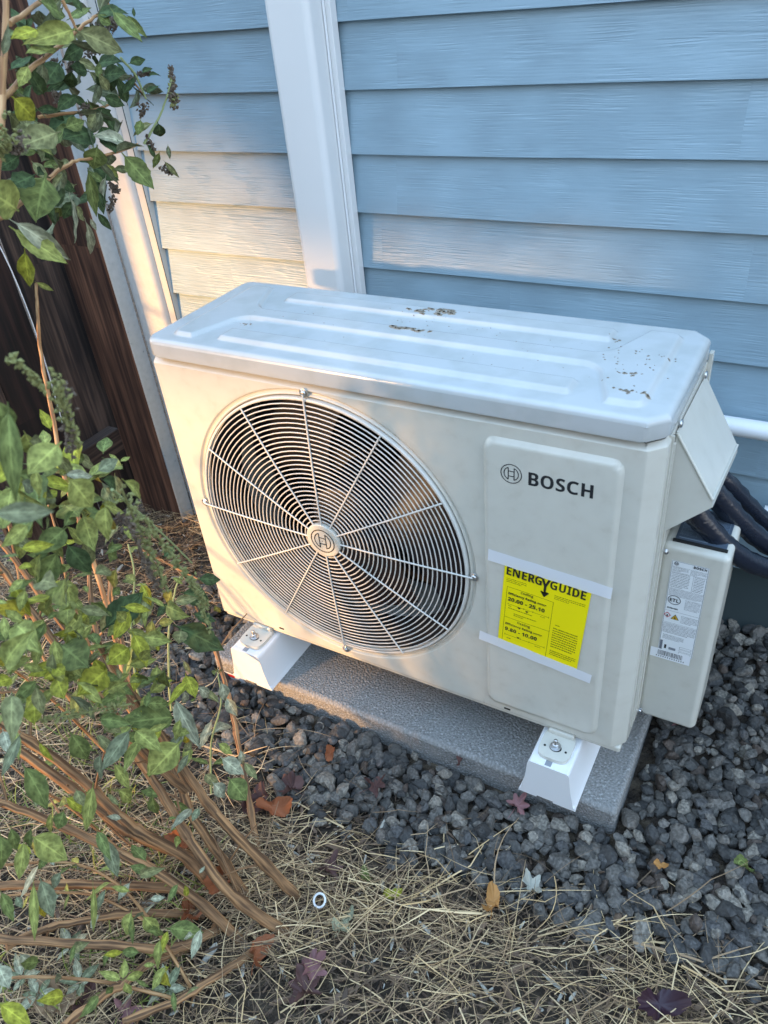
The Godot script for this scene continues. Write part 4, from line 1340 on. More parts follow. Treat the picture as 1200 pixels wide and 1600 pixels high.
	leaf(o, V(0.0438, 0.9420, -0.0943), V(0.0343, 0.9403, -0.0554), V(0.3054, 1.0019, 0.7276), "leaf_olive", 0.32)
	leaf(o, V(0.0311, 0.9502, -0.0829), V(0.0397, 0.9284, -0.0587), V(0.7615, 0.7864, 0.6913), "leaf_mid", 0.43)
	leaf(o, V(0.0657, 0.9212, 0.0036), V(0.0936, 0.8659, -0.0121), V(0.6563, 0.9818, 0.7022), "leaf_mid", 0.54)
	leaf(o, V(0.0332, 0.9155, -0.0785), V(0.0383, 0.8942, -0.0935), V(0.4521, 0.7672, 0.2133), "leaf_dark", 0.54)
	leaf(o, V(0.0740, 0.9408, 0.0506), V(0.0529, 0.9060, 0.0521), V(1.2078, 0.5897, 0.6664), "leaf_mid", 0.78)
	leaf(o, V(0.0482, 0.9119, 0.0561), V(0.0209, 0.8432, 0.0452), V(1.3851, 1.2609, 0.6712), "leaf_mid", 0.26)
	leaf(o, V(0.0345, 0.8936, 0.0146), V(0.0161, 0.8490, 0.0331), V(0.9153, 0.9729, 1.1220), "leaf_silver", 0.24)
	leaf(o, V(-0.0077, 0.8398, 0.0168), V(0.0001, 0.8058, 0.0033), V(0.7130, 0.7406, 0.9729), "leaf_dark", 0.32)
	leaf(o, V(-0.0141, 0.8328, 0.0268), V(-0.0149, 0.8096, 0.0197), V(0.8299, 0.9193, 0.7933), "leaf_silver", 0.32)
	leaf(o, V(0.0762, 0.8966, 0.1219), V(0.0538, 0.8218, 0.1098), V(0.4495, 0.4386, -0.1237), "leaf_silver", 0.18)
	leaf(o, V(0.0417, 0.8506, 0.0817), V(0.0233, 0.7840, 0.0641), V(0.6852, 1.0819, 0.3079), "leaf_silver", 0.13)
	leaf(o, V(0.1306, 0.9397, 0.2052), V(0.1428, 0.9355, 0.2583), V(1.1330, 0.9361, 0.5808), "leaf_dark", 0.45)
	leaf(o, V(0.1156, 0.9349, 0.1926), V(0.0955, 0.9373, 0.1519), V(0.7847, 0.6808, 0.3556), "leaf_dark", 0.41)
	leaf(o, V(0.1378, 0.9392, 0.1959), V(0.1328, 0.8922, 0.2338), V(0.7019, 0.6436, 0.7760), "leaf_mid", 0.93)
	leaf(o, V(0.1567, 0.9132, 0.2632), V(0.1829, 0.9454, 0.3043), V(1.0218, 0.4809, 0.8005), "leaf_light", 0.76)
	leaf(o, V(0.1741, 0.9132, 0.2916), V(0.2183, 0.8594, 0.2522), V(0.5888, 0.6471, 0.6617), "leaf_silver", 0.28)
	leaf(o, V(0.1738, 0.9063, 0.2945), V(0.1987, 0.8515, 0.2556), V(0.8006, 0.6656, 0.6308), "leaf_light", 0.39)
	leaf(o, V(0.1746, 0.8787, 0.2859), V(0.1538, 0.8225, 0.2871), V(0.6435, 0.5432, 0.5011), "leaf_lime", 0.37)
	leaf(o, V(0.1494, 0.8321, 0.2704), V(0.1478, 0.8116, 0.2468), V(1.0611, 0.7327, 1.0852), "leaf_light", 0.22)
	leaf(o, V(0.0498, 0.8906, -0.0898), V(0.0529, 0.8581, -0.1132), V(0.7563, -0.1704, 0.5760), "leaf_olive", 0.22)
	leaf(o, V(0.0473, 0.9033, -0.0901), V(0.0241, 0.8789, -0.0899), V(1.1644, 0.6548, 0.5767), "leaf_mid", 0.32)
	leaf(o, V(0.0493, 0.9098, -0.1077), V(0.0498, 0.8877, -0.1034), V(0.4470, 1.0179, 0.9879), "leaf_blue", 0.37)
	leaf(o, V(0.0403, 0.8982, 0.0069), V(0.0464, 0.8930, -0.0285), V(0.9240, 0.7840, 1.0604), "leaf_olive", 0.32)
	leaf(o, V(0.0349, 0.9076, 0.0106), V(0.0383, 0.8844, -0.0026), V(0.9699, 0.3125, 0.8693), "leaf_light", 0.43)
	leaf(o, V(0.0738, 0.9215, 0.1181), V(0.0596, 0.9010, 0.1418), V(0.8167, 0.6274, 0.8328), "leaf_olive", 0.32)
	leaf(o, V(0.0362, 0.8881, 0.0930), V(0.0612, 0.8869, 0.1440), V(0.7765, -0.1427, 1.0504), "leaf_dark", 0.43)
	leaf(o, V(0.0294, 0.9056, 0.0967), V(0.0214, 0.8806, 0.0650), V(1.0646, 0.6304, 0.5071), "leaf_dark", 0.39)
	leaf(o, V(0.0410, 0.8773, 0.0902), V(0.0087, 0.8512, 0.0901), V(0.8281, 0.3277, 0.7024), "leaf_dark", 0.43)
	leaf(o, V(0.0271, 0.8667, 0.0784), V(0.0090, 0.8388, 0.0612), V(0.6992, 0.5939, 0.3577), "leaf_olive", 0.39)
	leaf(o, V(0.0636, 0.8847, 0.1415), V(0.0418, 0.8555, 0.1463), V(0.5877, 0.9988, 0.9734), "leaf_dark", 0.43)
	leaf(o, V(0.0451, 0.8740, 0.1356), V(0.0079, 0.8268, 0.0998), V(0.9209, 0.6819, 0.3488), "leaf_dark", 0.38)
	leaf(o, V(0.0235, 0.8728, 0.0330), V(0.0273, 0.8531, 0.0188), V(0.9497, 1.1347, 0.1849), "leaf_dark", 0.43)
	leaf(o, V(0.0590, 0.9754, 0.1248), V(0.0559, 0.9478, 0.1019), V(1.1103, 0.0071, 0.5183), "leaf_mid", 0.43)
	leaf(o, V(0.0404, 0.9652, 0.0696), V(0.0347, 0.9659, 0.0294), V(0.8729, 0.2349, 0.2083), "leaf_mid", 0.50)
	leaf(o, V(0.0180, 0.9955, 0.0134), V(0.0312, 0.9948, 0.0600), V(0.8050, 0.8347, 0.5188), "leaf_dark", 0.43)
	leaf(o, V(0.0684, 1.0093, 0.1076), V(0.0932, 1.0344, 0.1377), V(1.1500, 0.3668, 1.1190), "leaf_dark", 0.43)
	leaf(o, V(0.0911, 1.0745, 0.1372), V(0.0742, 1.0974, 0.0939), V(0.8146, 0.5978, 0.7961), "leaf_dark", 0.39)
	leaf(o, V(0.1455, 1.0785, 0.1973), V(0.1302, 1.0931, 0.1518), V(0.8782, 1.0474, 1.2323), "leaf_mid", 0.43)
	leaf(o, V(0.2192, 1.0660, 0.2664), V(0.2357, 1.0920, 0.2600), V(0.9465, 0.5000, 0.2774), "leaf_blue", 0.28)
	leaf(o, V(0.0762, 1.0906, 0.0157), V(0.0698, 1.1122, 0.0224), V(0.5253, 0.5193, 0.6478), "leaf_dark", 0.43)
	leaf(o, V(0.0745, 1.0611, 0.0040), V(0.0810, 1.0773, 0.0257), V(0.7198, 0.5414, 0.8189), "leaf_mid", 0.43)
	leaf(o, V(0.0915, 1.0729, -0.0145), V(0.0721, 1.0873, -0.0091), V(0.3404, 0.2435, 1.0089), "leaf_mid", 0.54)
	leaf(o, V(0.5071, 0.8165, 0.6211), V(0.5275, 0.7980, 0.5810), V(1.0246, 0.8258, 0.7495), "leaf_blue", 0.32)
	leaf(o, V(0.4355, 0.7932, 0.4988), V(0.4386, 0.7877, 0.5417), V(0.5692, 0.8596, -0.0217), "leaf_light", 0.67)
	leaf(o, V(0.4371, 0.8494, 0.5324), V(0.4674, 0.7901, 0.5804), V(1.0369, 0.8720, 0.7689), "leaf_mid", 0.22)
	leaf(o, V(0.4318, 0.8552, 0.5368), V(0.4341, 0.8176, 0.5431), V(1.0058, 0.8939, 0.5095), "leaf_mid", 0.54)
	leaf(o, V(0.4175, 0.7898, 0.5316), V(0.4253, 0.7894, 0.5644), V(1.1195, 0.8913, 0.4053), "leaf_lime", 0.54)
	leaf(o, V(0.3961, 0.7405, 0.4849), V(0.4007, 0.7227, 0.4537), V(0.7734, 1.1930, 0.7328), "leaf_silver", 0.32)
	leaf(o, V(0.4003, 0.7248, 0.4524), V(0.3979, 0.7216, 0.4196), V(1.2692, 0.9551, 0.8590), "leaf_blue", 0.43)
	leaf(o, V(0.3974, 0.7134, 0.4474), V(0.4005, 0.6909, 0.4252), V(0.5471, 1.1574, 0.5430), "leaf_dark", 0.54)
	leaf(o, V(0.4034, 0.7034, 0.4287), V(0.4034, 0.6554, 0.3982), V(1.2027, 1.1674, 0.4005), "leaf_light", 0.30)
	leaf(o, V(0.4139, 0.7472, 0.4924), V(0.4219, 0.7051, 0.4811), V(0.9211, 1.0762, 0.3963), "leaf_light", 0.65)
	leaf(o, V(0.4265, 0.7072, 0.4720), V(0.4337, 0.6761, 0.4959), V(0.6432, 0.7540, 1.2714), "leaf_light", 0.54)
	leaf(o, V(0.4129, 0.7113, 0.4883), V(0.4082, 0.6924, 0.4733), V(0.7811, 1.2866, 0.1530), "leaf_mid", 0.65)
	leaf(o, V(0.3364, 0.7235, 0.4926), V(0.3304, 0.7019, 0.4803), V(0.4868, 0.9274, 0.4055), "leaf_blue", 0.60)
	leaf(o, V(0.3883, 0.7838, 0.4995), V(0.3810, 0.7715, 0.4801), V(1.0189, 0.6531, 0.6286), "leaf_olive", 0.54)
	leaf(o, V(0.3774, 0.7893, 0.5134), V(0.3848, 0.7723, 0.5164), V(1.2325, 0.6713, 0.7146), "leaf_mid", 0.54)
	leaf(o, V(0.3800, 0.7536, 0.4985), V(0.3875, 0.7279, 0.5124), V(0.5163, 1.0585, 0.5690), "leaf_light", 0.43)
	leaf(o, V(0.4031, 0.7217, 0.5387), V(0.4106, 0.7240, 0.5715), V(1.2620, 0.8206, 0.4746), "leaf_light", 0.45)
	leaf(o, V(0.3214, 0.6201, 0.4754), V(0.3128, 0.5862, 0.5131), V(1.0407, 0.7202, 0.4308), "leaf_mid", 0.48)
	leaf(o, V(0.3384, 0.6342, 0.4755), V(0.3518, 0.5861, 0.4682), V(0.5022, 0.8480, 0.6334), "leaf_dark", 0.48)
	leaf(o, V(0.3378, 0.5756, 0.4584), V(0.3368, 0.5671, 0.4256), V(0.9114, 1.8060, 0.8280), "leaf_olive", 0.54)
	leaf(o, V(0.2684, 0.4383, 0.4337), V(0.2620, 0.4345, 0.3549), V(1.0495, 1.0906, 0.3254), "leaf_dark", 0.50)
	leaf(o, V(0.2420, 0.3280, 0.3090), V(0.3132, 0.2823, 0.2835), V(0.6708, 0.5187, 0.9298), "leaf_dark", 0.50)
	leaf(o, V(0.2317, 0.3306, 0.3195), V(0.2366, 0.3182, 0.3786), V(0.4523, 0.8558, 0.3277), "leaf_mid", 0.32)
	leaf(o, V(0.2933, 0.4981, 0.5021), V(0.3107, 0.4630, 0.4750), V(0.9602, 1.4728, 0.2642), "leaf_lime", 0.43)
	leaf(o, V(0.2804, 0.5046, 0.4626), V(0.2890, 0.4704, 0.4492), V(0.8349, 1.0889, 0.1211), "leaf_light", 0.48)
	leaf(o, V(0.2868, 0.3994, 0.4151), V(0.2854, 0.4087, 0.4532), V(0.7022, 1.1639, -0.0167), "leaf_lime", 0.80)
	leaf(o, V(0.2986, 0.4904, 0.5051), V(0.3087, 0.4345, 0.4741), V(1.0146, 0.6890, 0.4290), "leaf_light", 0.45)
	leaf(o, V(0.3061, 0.4761, 0.5160), V(0.3008, 0.4917, 0.5581), V(0.4042, 0.9147, 0.1553), "leaf_lime", 0.45)
	leaf(o, V(0.2843, 0.4693, 0.5143), V(0.2890, 0.4287, 0.5230), V(0.9028, 0.7850, 0.2929), "leaf_lime", 0.71)
	leaf(o, V(0.3224, 0.5770, 0.5357), V(0.3150, 0.6051, 0.5633), V(1.1739, 0.8921, 0.3505), "leaf_yellow", 0.54)
	leaf(o, V(0.3105, 0.5266, 0.5621), V(0.3126, 0.5454, 0.5847), V(0.9140, 0.9578, 0.4528), "leaf_yellow", 0.59)
	leaf(o, V(0.3139, 0.5144, 0.5789), V(0.3189, 0.5324, 0.5964), V(0.5389, 1.3293, 0.3191), "leaf_lime", 0.67)
	leaf(o, V(0.2634, 0.5197, 0.5267), V(0.2635, 0.4771, 0.5135), V(0.4760, 1.4910, 0.3123), "leaf_light", 0.54)
	leaf(o, V(0.2541, 0.5030, 0.4883), V(0.2465, 0.4824, 0.5105), V(0.6473, 0.8363, 0.2347), "leaf_light", 0.65)
	leaf(o, V(0.2240, 0.3457, 0.2255), V(0.2421, 0.3244, 0.1907), V(0.5908, 1.1602, 0.8161), "leaf_dark", 0.45)
	leaf(o, V(0.2232, 0.3491, 0.2628), V(0.2393, 0.3025, 0.2207), V(0.2590, 1.0211, 0.8213), "leaf_dark", 0.48)
	leaf(o, V(0.2436, 0.2965, 0.2232), V(0.2448, 0.2685, 0.2177), V(0.6433, 1.2549, 0.9482), "leaf_mid", 0.43)
	leaf(o, V(0.2333, 0.3079, 0.2620), V(0.2525, 0.2761, 0.2393), V(0.7043, 1.2721, 0.4676), "leaf_dark", 0.45)
	leaf(o, V(0.2035, 0.4071, 0.2587), V(0.1981, 0.4080, 0.2248), V(1.1489, 1.3750, 0.2952), "leaf_dark", 0.43)
	leaf(o, V(0.2384, 0.3631, 0.3090), V(0.2331, 0.3569, 0.3250), V(0.7890, 0.8054, 0.7675), "leaf_light", 0.54)
	leaf(o, V(0.2388, 0.3678, 0.3022), V(0.2346, 0.3546, 0.3261), V(0.8227, 1.0777, 0.3557), "leaf_dark", 0.43)
	leaf(o, V(0.2849, 0.3337, 0.4277), V(0.2879, 0.3203, 0.3951), V(0.1243, 1.3981, 0.3491), "leaf_mid", 0.43)
	leaf(o, V(0.2753, 0.2938, 0.4102), V(0.2753, 0.2864, 0.3725), V(0.5259, 1.3969, 0.1972), "leaf_light", 0.48)
	leaf(o, V(0.2616, 0.2284, 0.3441), V(0.2671, 0.1937, 0.3478), V(0.4203, 1.0072, 0.0319), "leaf_silver", 0.37)
	leaf(o, V(0.2640, 0.2127, 0.3192), V(0.2810, 0.1783, 0.3072), V(1.2475, 1.1478, 0.3251), "leaf_silver", 0.43)
	leaf(o, V(0.2561, 0.1668, 0.2658), V(0.2679, 0.1234, 0.2763), V(0.8047, 0.3228, 0.4349), "leaf_silver", 0.45)
	leaf(o, V(0.2595, 0.1340, 0.2690), V(0.2886, 0.1060, 0.2804), V(0.5448, 0.9454, 0.5621), "leaf_silver", 0.48)
	leaf(o, V(0.2669, 0.1306, 0.3128), V(0.2664, 0.0960, 0.3535), V(-0.0250, 1.2295, 0.6501), "leaf_silver", 0.32)
	leaf(o, V(0.3120, 0.2976, 0.3982), V(0.3618, 0.2312, 0.4243), V(-0.0410, 0.7840, 0.3395), "leaf_silver", 0.32)
	leaf(o, V(0.3166, 0.2616, 0.4057), V(0.3053, 0.3218, 0.4704), V(0.5523, 1.0162, 0.4607), "leaf_mid", 0.48)
	leaf(o, V(0.3440, 0.2545, 0.4310), V(0.3283, 0.2368, 0.4956), V(0.6015, 0.8290, 0.3079), "leaf_light", 0.67)
	leaf(o, V(0.3356, 0.2533, 0.4192), V(0.3315, 0.2391, 0.4546), V(0.1707, 0.6126, -0.3394), "leaf_blue", 0.45)
	leaf(o, V(0.3370, 0.3423, 0.4876), V(0.3325, 0.3205, 0.5458), V(0.8555, 1.1315, 0.8478), "leaf_blue", 0.37)
	leaf(o, V(0.3221, 0.3350, 0.5320), V(0.3239, 0.2975, 0.5535), V(0.1681, 1.0719, 0.3512), "leaf_blue", 0.45)
	leaf(o, V(0.2997, 0.3787, 0.5438), V(0.3244, 0.3268, 0.5474), V(0.5692, 1.2834, 0.2923), "leaf_mid", 0.45)
	leaf(o, V(0.3207, 0.4167, 0.6161), V(0.3540, 0.3560, 0.6235), V(0.4568, 0.4955, -0.0673), "leaf_mid", 0.35)
	leaf(o, V(0.3200, 0.4529, 0.5994), V(0.3280, 0.4288, 0.6443), V(1.1273, 1.3424, 0.6095), "leaf_blue", 0.24)
	leaf(o, V(0.2963, 0.2927, 0.6400), V(0.3291, 0.2430, 0.6280), V(0.4307, 1.1496, -0.0846), "leaf_light", 0.56)
	leaf(o, V(0.3070, 0.2863, 0.5487), V(0.3105, 0.2291, 0.5912), V(0.6866, 1.2162, 0.3685), "leaf_light", 0.26)
	leaf(o, V(0.3111, 0.1967, 0.5688), V(0.3392, 0.1446, 0.5916), V(1.0383, 1.0052, 0.4188), "leaf_blue", 0.30)
	leaf(o, V(0.2806, 0.4097, 0.5175), V(0.3117, 0.3592, 0.4989), V(0.2479, 1.4365, 0.1658), "leaf_blue", 0.17)
	leaf(o, V(0.2920, 0.4610, 0.5781), V(0.3034, 0.4288, 0.5554), V(0.6504, 1.1545, 0.7099), "leaf_blue", 0.45)
	leaf(o, V(0.2992, 0.0897, 0.3464), V(0.3349, 0.0554, 0.3424), V(0.4778, 1.0891, 0.0183), "leaf_silver", 0.60)
	leaf(o, V(0.3212, 0.0678, 0.3613), V(0.3572, 0.0309, 0.3655), V(0.5475, 1.0054, 0.1979), "leaf_mid", 0.69)
	leaf(o, V(0.3054, 0.0691, 0.3804), V(0.3297, 0.0406, 0.3808), V(0.4748, 1.4319, 0.1242), "leaf_silver", 0.65)
	leaf(o, V(0.2876, 0.1042, 0.3338), V(0.3077, 0.0788, 0.3307), V(0.6830, 1.7135, -0.0579), "leaf_light", 0.54)
	leaf(o, V(0.3145, 0.0819, 0.3162), V(0.3269, 0.0543, 0.3290), V(0.8530, 1.8319, 0.2042), "leaf_silver", 0.39)
	leaf(o, V(0.3263, 0.0685, 0.3271), V(0.3506, 0.0391, 0.3301), V(0.6350, 0.8542, 0.4571), "leaf_olive", 0.39)
	leaf(o, V(0.3007, 0.2792, 0.5113), V(0.3221, 0.2337, 0.5149), V(0.4858, 1.2819, 0.0158), "leaf_light", 0.32)
	leaf(o, V(0.3106, 0.2481, 0.6659), V(0.3369, 0.1944, 0.7098), V(0.3482, 1.1108, -0.0606), "leaf_light", 0.16)
	leaf(o, V(0.3088, 0.2382, 0.6589), V(0.3324, 0.1909, 0.6778), V(0.3994, 1.1791, -0.1700), "leaf_blue", 0.39)
	leaf(o, V(0.3107, 0.2167, 0.6352), V(0.3075, 0.2004, 0.6602), V(0.5172, 1.3738, -0.4913), "leaf_blue", 0.45)
	leaf(o, V(0.3262, 0.1723, 0.6151), V(0.3524, 0.1203, 0.6557), V(0.5834, 1.0461, -0.1470), "leaf_light", 0.10)
	leaf(o, V(0.3318, 0.1454, 0.6075), V(0.3340, 0.1365, 0.6373), V(0.1349, 1.0233, -0.0421), "leaf_blue", 0.30)
	leaf(o, V(0.3511, 0.0637, 0.5913), V(0.3725, 0.0270, 0.5918), V(0.5638, 0.9321, 0.4599), "leaf_light", 0.48)
	leaf(o, V(0.3782, 0.0347, 0.5951), V(0.3912, 0.0078, 0.6296), V(0.2119, 1.4937, 0.4691), "leaf_light", 0.35)
	leaf(o, V(0.3428, 0.0796, 0.5966), V(0.3450, 0.0590, 0.6267), V(0.1368, 1.5829, 0.7838), "leaf_light", 0.54)
	leaf(o, V(0.3459, 0.0765, 0.6011), V(0.3616, 0.0486, 0.6280), V(0.3606, 1.4586, 0.1422), "leaf_mid", 0.24)
	leaf(o, V(0.3776, 0.0438, 0.6631), V(0.3712, 0.0625, 0.6468), V(0.4916, 1.2771, -0.0042), "leaf_light", 0.48)
	leaf(o, V(0.3776, 0.0438, 0.6631), V(0.3538, 0.0681, 0.6729), V(0.6789, 1.5839, 0.1427), "leaf_light", 0.32)
	leaf(o, V(0.3779, 0.0439, 0.6621), V(0.3918, 0.0297, 0.6346), V(0.9054, 1.6468, 0.3451), "leaf_light", 0.37)
	leaf(o, V(0.3797, 0.0426, 0.6632), V(0.3918, 0.0231, 0.6690), V(0.2829, 1.8791, 0.5206), "leaf_light", 0.54)
	leaf(o, V(0.3305, 0.1661, 0.7723), V(0.3730, 0.1381, 0.7669), V(-0.0344, 0.9983, -0.0631), "leaf_lime", 0.43)
	leaf(o, V(0.3341, -0.0382, 0.5635), V(0.3825, -0.0572, 0.5351), V(0.7450, 1.6894, 0.1339), "leaf_mid", 0.45)
	leaf(o, V(0.2838, 0.1537, 0.7415), V(0.3094, 0.1340, 0.7526), V(0.6597, 1.4904, -0.2598), "leaf_silver", 0.65)
	leaf(o, V(0.2724, 0.1158, 0.7151), V(0.2875, 0.0927, 0.7151), V(0.7478, 1.2156, 0.1682), "leaf_silver", 0.54)
	leaf(o, V(0.3073, 0.3075, 0.6502), V(0.3152, 0.2669, 0.6823), V(0.6239, 0.9130, -0.0841), "leaf_light", 0.32)
	leaf(o, V(0.3100, 0.3442, 0.6562), V(0.3192, 0.3058, 0.6700), V(0.6654, 1.2668, 0.1211), "leaf_mid", 0.32)
	leaf(o, V(0.3194, 0.3593, 0.6709), V(0.3330, 0.3152, 0.6947), V(0.9552, 1.1299, -0.1564), "leaf_mid", 0.43)
	leaf(o, V(0.3126, 0.3197, 0.6378), V(0.3057, 0.2788, 0.6636), V(0.5427, 1.1909, 0.1718), "leaf_mid", 0.28)
	leaf(o, V(0.3097, 0.2941, 0.5971), V(0.3032, 0.2672, 0.6152), V(0.9505, 1.3861, 0.5353), "leaf_mid", 0.54)
	leaf(o, V(0.2953, 0.2894, 0.5671), V(0.3120, 0.2721, 0.5768), V(0.8012, 1.1882, 0.5533), "leaf_olive", 0.54)
	leaf(o, V(0.3173, 0.2873, 0.7021), V(0.3317, 0.2479, 0.7134), V(0.5568, 1.3334, -0.1325), "leaf_mid", 0.32)
	leaf(o, V(0.3071, 0.2457, 0.6908), V(0.3201, 0.2347, 0.6951), V(0.6452, 1.1833, 0.2574), "leaf_blue", 0.54)
	leaf(o, V(0.3059, 0.2123, 0.6698), V(0.3208, 0.1856, 0.6842), V(1.1110, 1.9476, 0.4534), "leaf_yellow", 0.43)
	leaf(o, V(0.3365, 0.2109, 0.4217), V(0.3344, 0.1980, 0.4529), V(0.5441, 1.4838, 0.4326), "leaf_blue", 0.32)
	leaf(o, V(0.3361, 0.1005, 0.4371), V(0.3370, 0.0908, 0.4594), V(0.3484, 1.2746, 0.2635), "leaf_blue", 0.48)
	c = stem(o, [V(0.4451, -0.1720, 0.4437), V(0.3775, -0.0626, 0.4684), V(0.3192, 0.0255, 0.4619), V(0.2660, 0.1080, 0.4459), V(0.2199, 0.1767, 0.4341), V(0.1800, 0.2400, 0.4162)], 0.0095, 0.0051, M.stem_bark)
	c = stem(o, [V(0.3493, -0.1720, 0.4246), V(0.3071, -0.0894, 0.4163), V(0.2545, -0.0099, 0.4060), V(0.2230, 0.0490, 0.3811), V(0.1920, 0.1000, 0.3609)], 0.0086, 0.0059, M.stem_bark)
	c = stem(o, [V(0.4250, -0.1720, 0.3845), V(0.3807, -0.0524, 0.4019), V(0.3385, 0.0471, 0.4155), V(0.3036, 0.1422, 0.4171), V(0.2729, 0.2385, 0.4180), V(0.2488, 0.3280, 0.4233), V(0.2320, 0.4200, 0.4294)], 0.0095, 0.0038, M.stem_bark)
	c = stem(o, [V(0.3063, 0.1000, 0.4205), V(0.2578, 0.1884, 0.4068), V(0.2244, 0.2362, 0.3949), V(0.1837, 0.2869, 0.3983), V(0.1468, 0.3410, 0.3718), V(0.1077, 0.4125, 0.3195), V(0.0738, 0.4600, 0.2850)], 0.0054, 0.0031, M.stem_bark)
	shoot_leaves(o, c, 0.120, 0.100, 0.070, ["leaf_mid", "leaf_dark", "leaf_blue", "leaf_light", "leaf_lime"])
	c = stem(o, [V(0.2832, 0.0800, 0.4163), V(0.2435, 0.1617, 0.4298), V(0.1870, 0.2552, 0.4300), V(0.1307, 0.3456, 0.4273), V(0.0929, 0.4072, 0.4231), V(0.0654, 0.4532, 0.4171), V(0.0385, 0.5000, 0.4180)], 0.0067, 0.0047, M.stem_bark)
	c = stem(o, [V(0.1840, 0.1200, 0.3679), V(0.1362, 0.2097, 0.3718), V(0.0874, 0.2808, 0.3742), V(0.0444, 0.3405, 0.3702), V(-0.0125, 0.4170, 0.3594), V(-0.0434, 0.4600, 0.3629)], 0.0054, 0.0038, M.stem_bark)
	c = stem(o, [V(0.3061, -0.1720, 0.4412), V(0.2569, -0.0802, 0.4470), V(0.2123, -0.0099, 0.4717), V(0.1815, 0.0368, 0.4803), V(0.1303, 0.1152, 0.4872), V(0.0838, 0.1922, 0.5049), V(0.0489, 0.2600, 0.5261)], 0.0099, 0.0064, M.stem_bark)
	c = stem(o, [V(0.2941, -0.1720, 0.4139), V(0.2421, -0.1014, 0.4378), V(0.1831, -0.0301, 0.4733), V(0.1322, 0.0249, 0.4827), V(0.0681, 0.0932, 0.4942), V(0.0024, 0.1647, 0.5101), V(-0.0295, 0.2000, 0.5177)], 0.0090, 0.0068, M.stem_bark)
	c = stem(o, [V(0.3887, -0.1720, 0.4880), V(0.3200, -0.1029, 0.4895), V(0.2494, -0.0449, 0.5005), V(0.1732, 0.0168, 0.5251), V(0.1150, 0.0646, 0.5474), V(0.0649, 0.1078, 0.5710), V(0.0296, 0.1400, 0.5899)], 0.0086, 0.0051, M.stem_bark)
	c = stem(o, [V(0.2660, -0.1720, 0.4535), V(0.2100, -0.1386, 0.4939), V(0.1192, -0.0900, 0.5635), V(0.0381, -0.0447, 0.6338), V(0.0135, -0.0300, 0.6572)], 0.0077, 0.0064, M.stem_bark)
	c = stem(o, [V(0.3054, -0.1720, 0.4832), V(0.2780, -0.1577, 0.4990), V(0.2116, -0.1254, 0.5517), V(0.1618, -0.0980, 0.6059), V(0.1293, -0.0765, 0.6519), V(0.1183, -0.0600, 0.6921)], 0.0067, 0.0051, M.stem_bark)
	c = stem(o, [V(0.3451, -0.1720, 0.4705), V(0.3414, -0.1575, 0.5014), V(0.3205, -0.1340, 0.5513), V(0.2932, -0.1187, 0.5753), V(0.2038, -0.0750, 0.6347), V(0.1196, -0.0335, 0.6928), V(0.0924, -0.0200, 0.7116)], 0.0081, 0.0059, M.stem_bark)
	c = stem(o, [V(0.3192, -0.1720, 0.5322), V(0.2962, -0.1352, 0.5848), V(0.2961, -0.1092, 0.6311), V(0.2899, -0.0865, 0.6687), V(0.2933, -0.0500, 0.7295)], 0.0067, 0.0064, M.stem_bark)
	c = stem(o, [V(0.4327, -0.1720, 0.4590), V(0.4169, -0.1554, 0.5091), V(0.3922, -0.1352, 0.5737), V(0.3766, -0.1220, 0.6159), V(0.3357, -0.1000, 0.6781)], 0.0065, 0.0051, M.stem_bark)
	c = stem(o, [V(0.3722, -0.1400, 0.6089), V(0.3357, -0.1253, 0.6233), V(0.2659, -0.1019, 0.6519), V(0.1881, -0.0753, 0.6963), V(0.1486, -0.0600, 0.7278)], 0.0031, 0.0022, M.shoot_bark)
	shoot_leaves(o, c, 0.060, 0.090, 0.035, ["leaf_silver", "leaf_blue"])
	c = stem(o, [V(0.3687, -0.1500, 0.5848), V(0.3112, -0.1009, 0.5647), V(0.2610, -0.0677, 0.5508), V(0.2066, -0.0365, 0.5458), V(0.1451, -0.0008, 0.5657), V(0.0889, 0.0500, 0.6305)], 0.0027, 0.0017, M.shoot_bark)
	shoot_leaves(o, c, 0.050, 0.060, 0.050, ["leaf_light", "leaf_mid", "leaf_silver"])
	c = stem(o, [V(0.3171, -0.1720, 0.3466), V(0.2638, -0.1212, 0.2914), V(0.1983, -0.0743, 0.2233), V(0.1473, -0.0437, 0.1727), V(0.1211, -0.0300, 0.1495), V(0.0650, -0.0034, 0.1020), V(0.0053, 0.0200, 0.0634)], 0.0059, 0.0034, M.stem_bark)
	c = stem(o, [V(0.0035, -0.1000, 0.2049), V(-0.0038, -0.0620, 0.1886), V(-0.0313, 0.0248, 0.1300), V(-0.0451, 0.0903, 0.0730), V(-0.0435, 0.1200, 0.0442)], 0.0027, 0.0017, M.green_shoot)
	c = stem(o, [V(-0.0393, 0.0200, 0.2484), V(-0.0974, 0.1208, 0.1937), V(-0.1791, 0.2092, 0.1305), V(-0.2705, 0.2860, 0.0689), V(-0.3232, 0.3265, 0.0268), V(-0.4043, 0.3837, -0.0465), V(-0.5248, 0.4507, -0.1491), V(-0.6926, 0.5251, -0.3093), V(-0.8385, 0.5728, -0.4473), V(-1.0397, 0.6200, -0.6284)], 0.0054, 0.0038, M.shoot_bark)
	c = stem(o, [V(0.1424, 1.0129, 0.2588), V(0.1129, 1.0227, 0.1984), V(0.0871, 1.0419, 0.1312), V(0.0696, 1.0593, 0.0639), V(0.0607, 1.0721, 0.0202), V(0.0546, 1.0836, -0.0208), V(0.0495, 1.0969, -0.0581)], 0.0038, 0.0017, M.shoot_bark)
	shoot_leaves(o, c, 0.080, 0.075, 0.060, ["leaf_mid", "leaf_dark", "leaf_olive"])
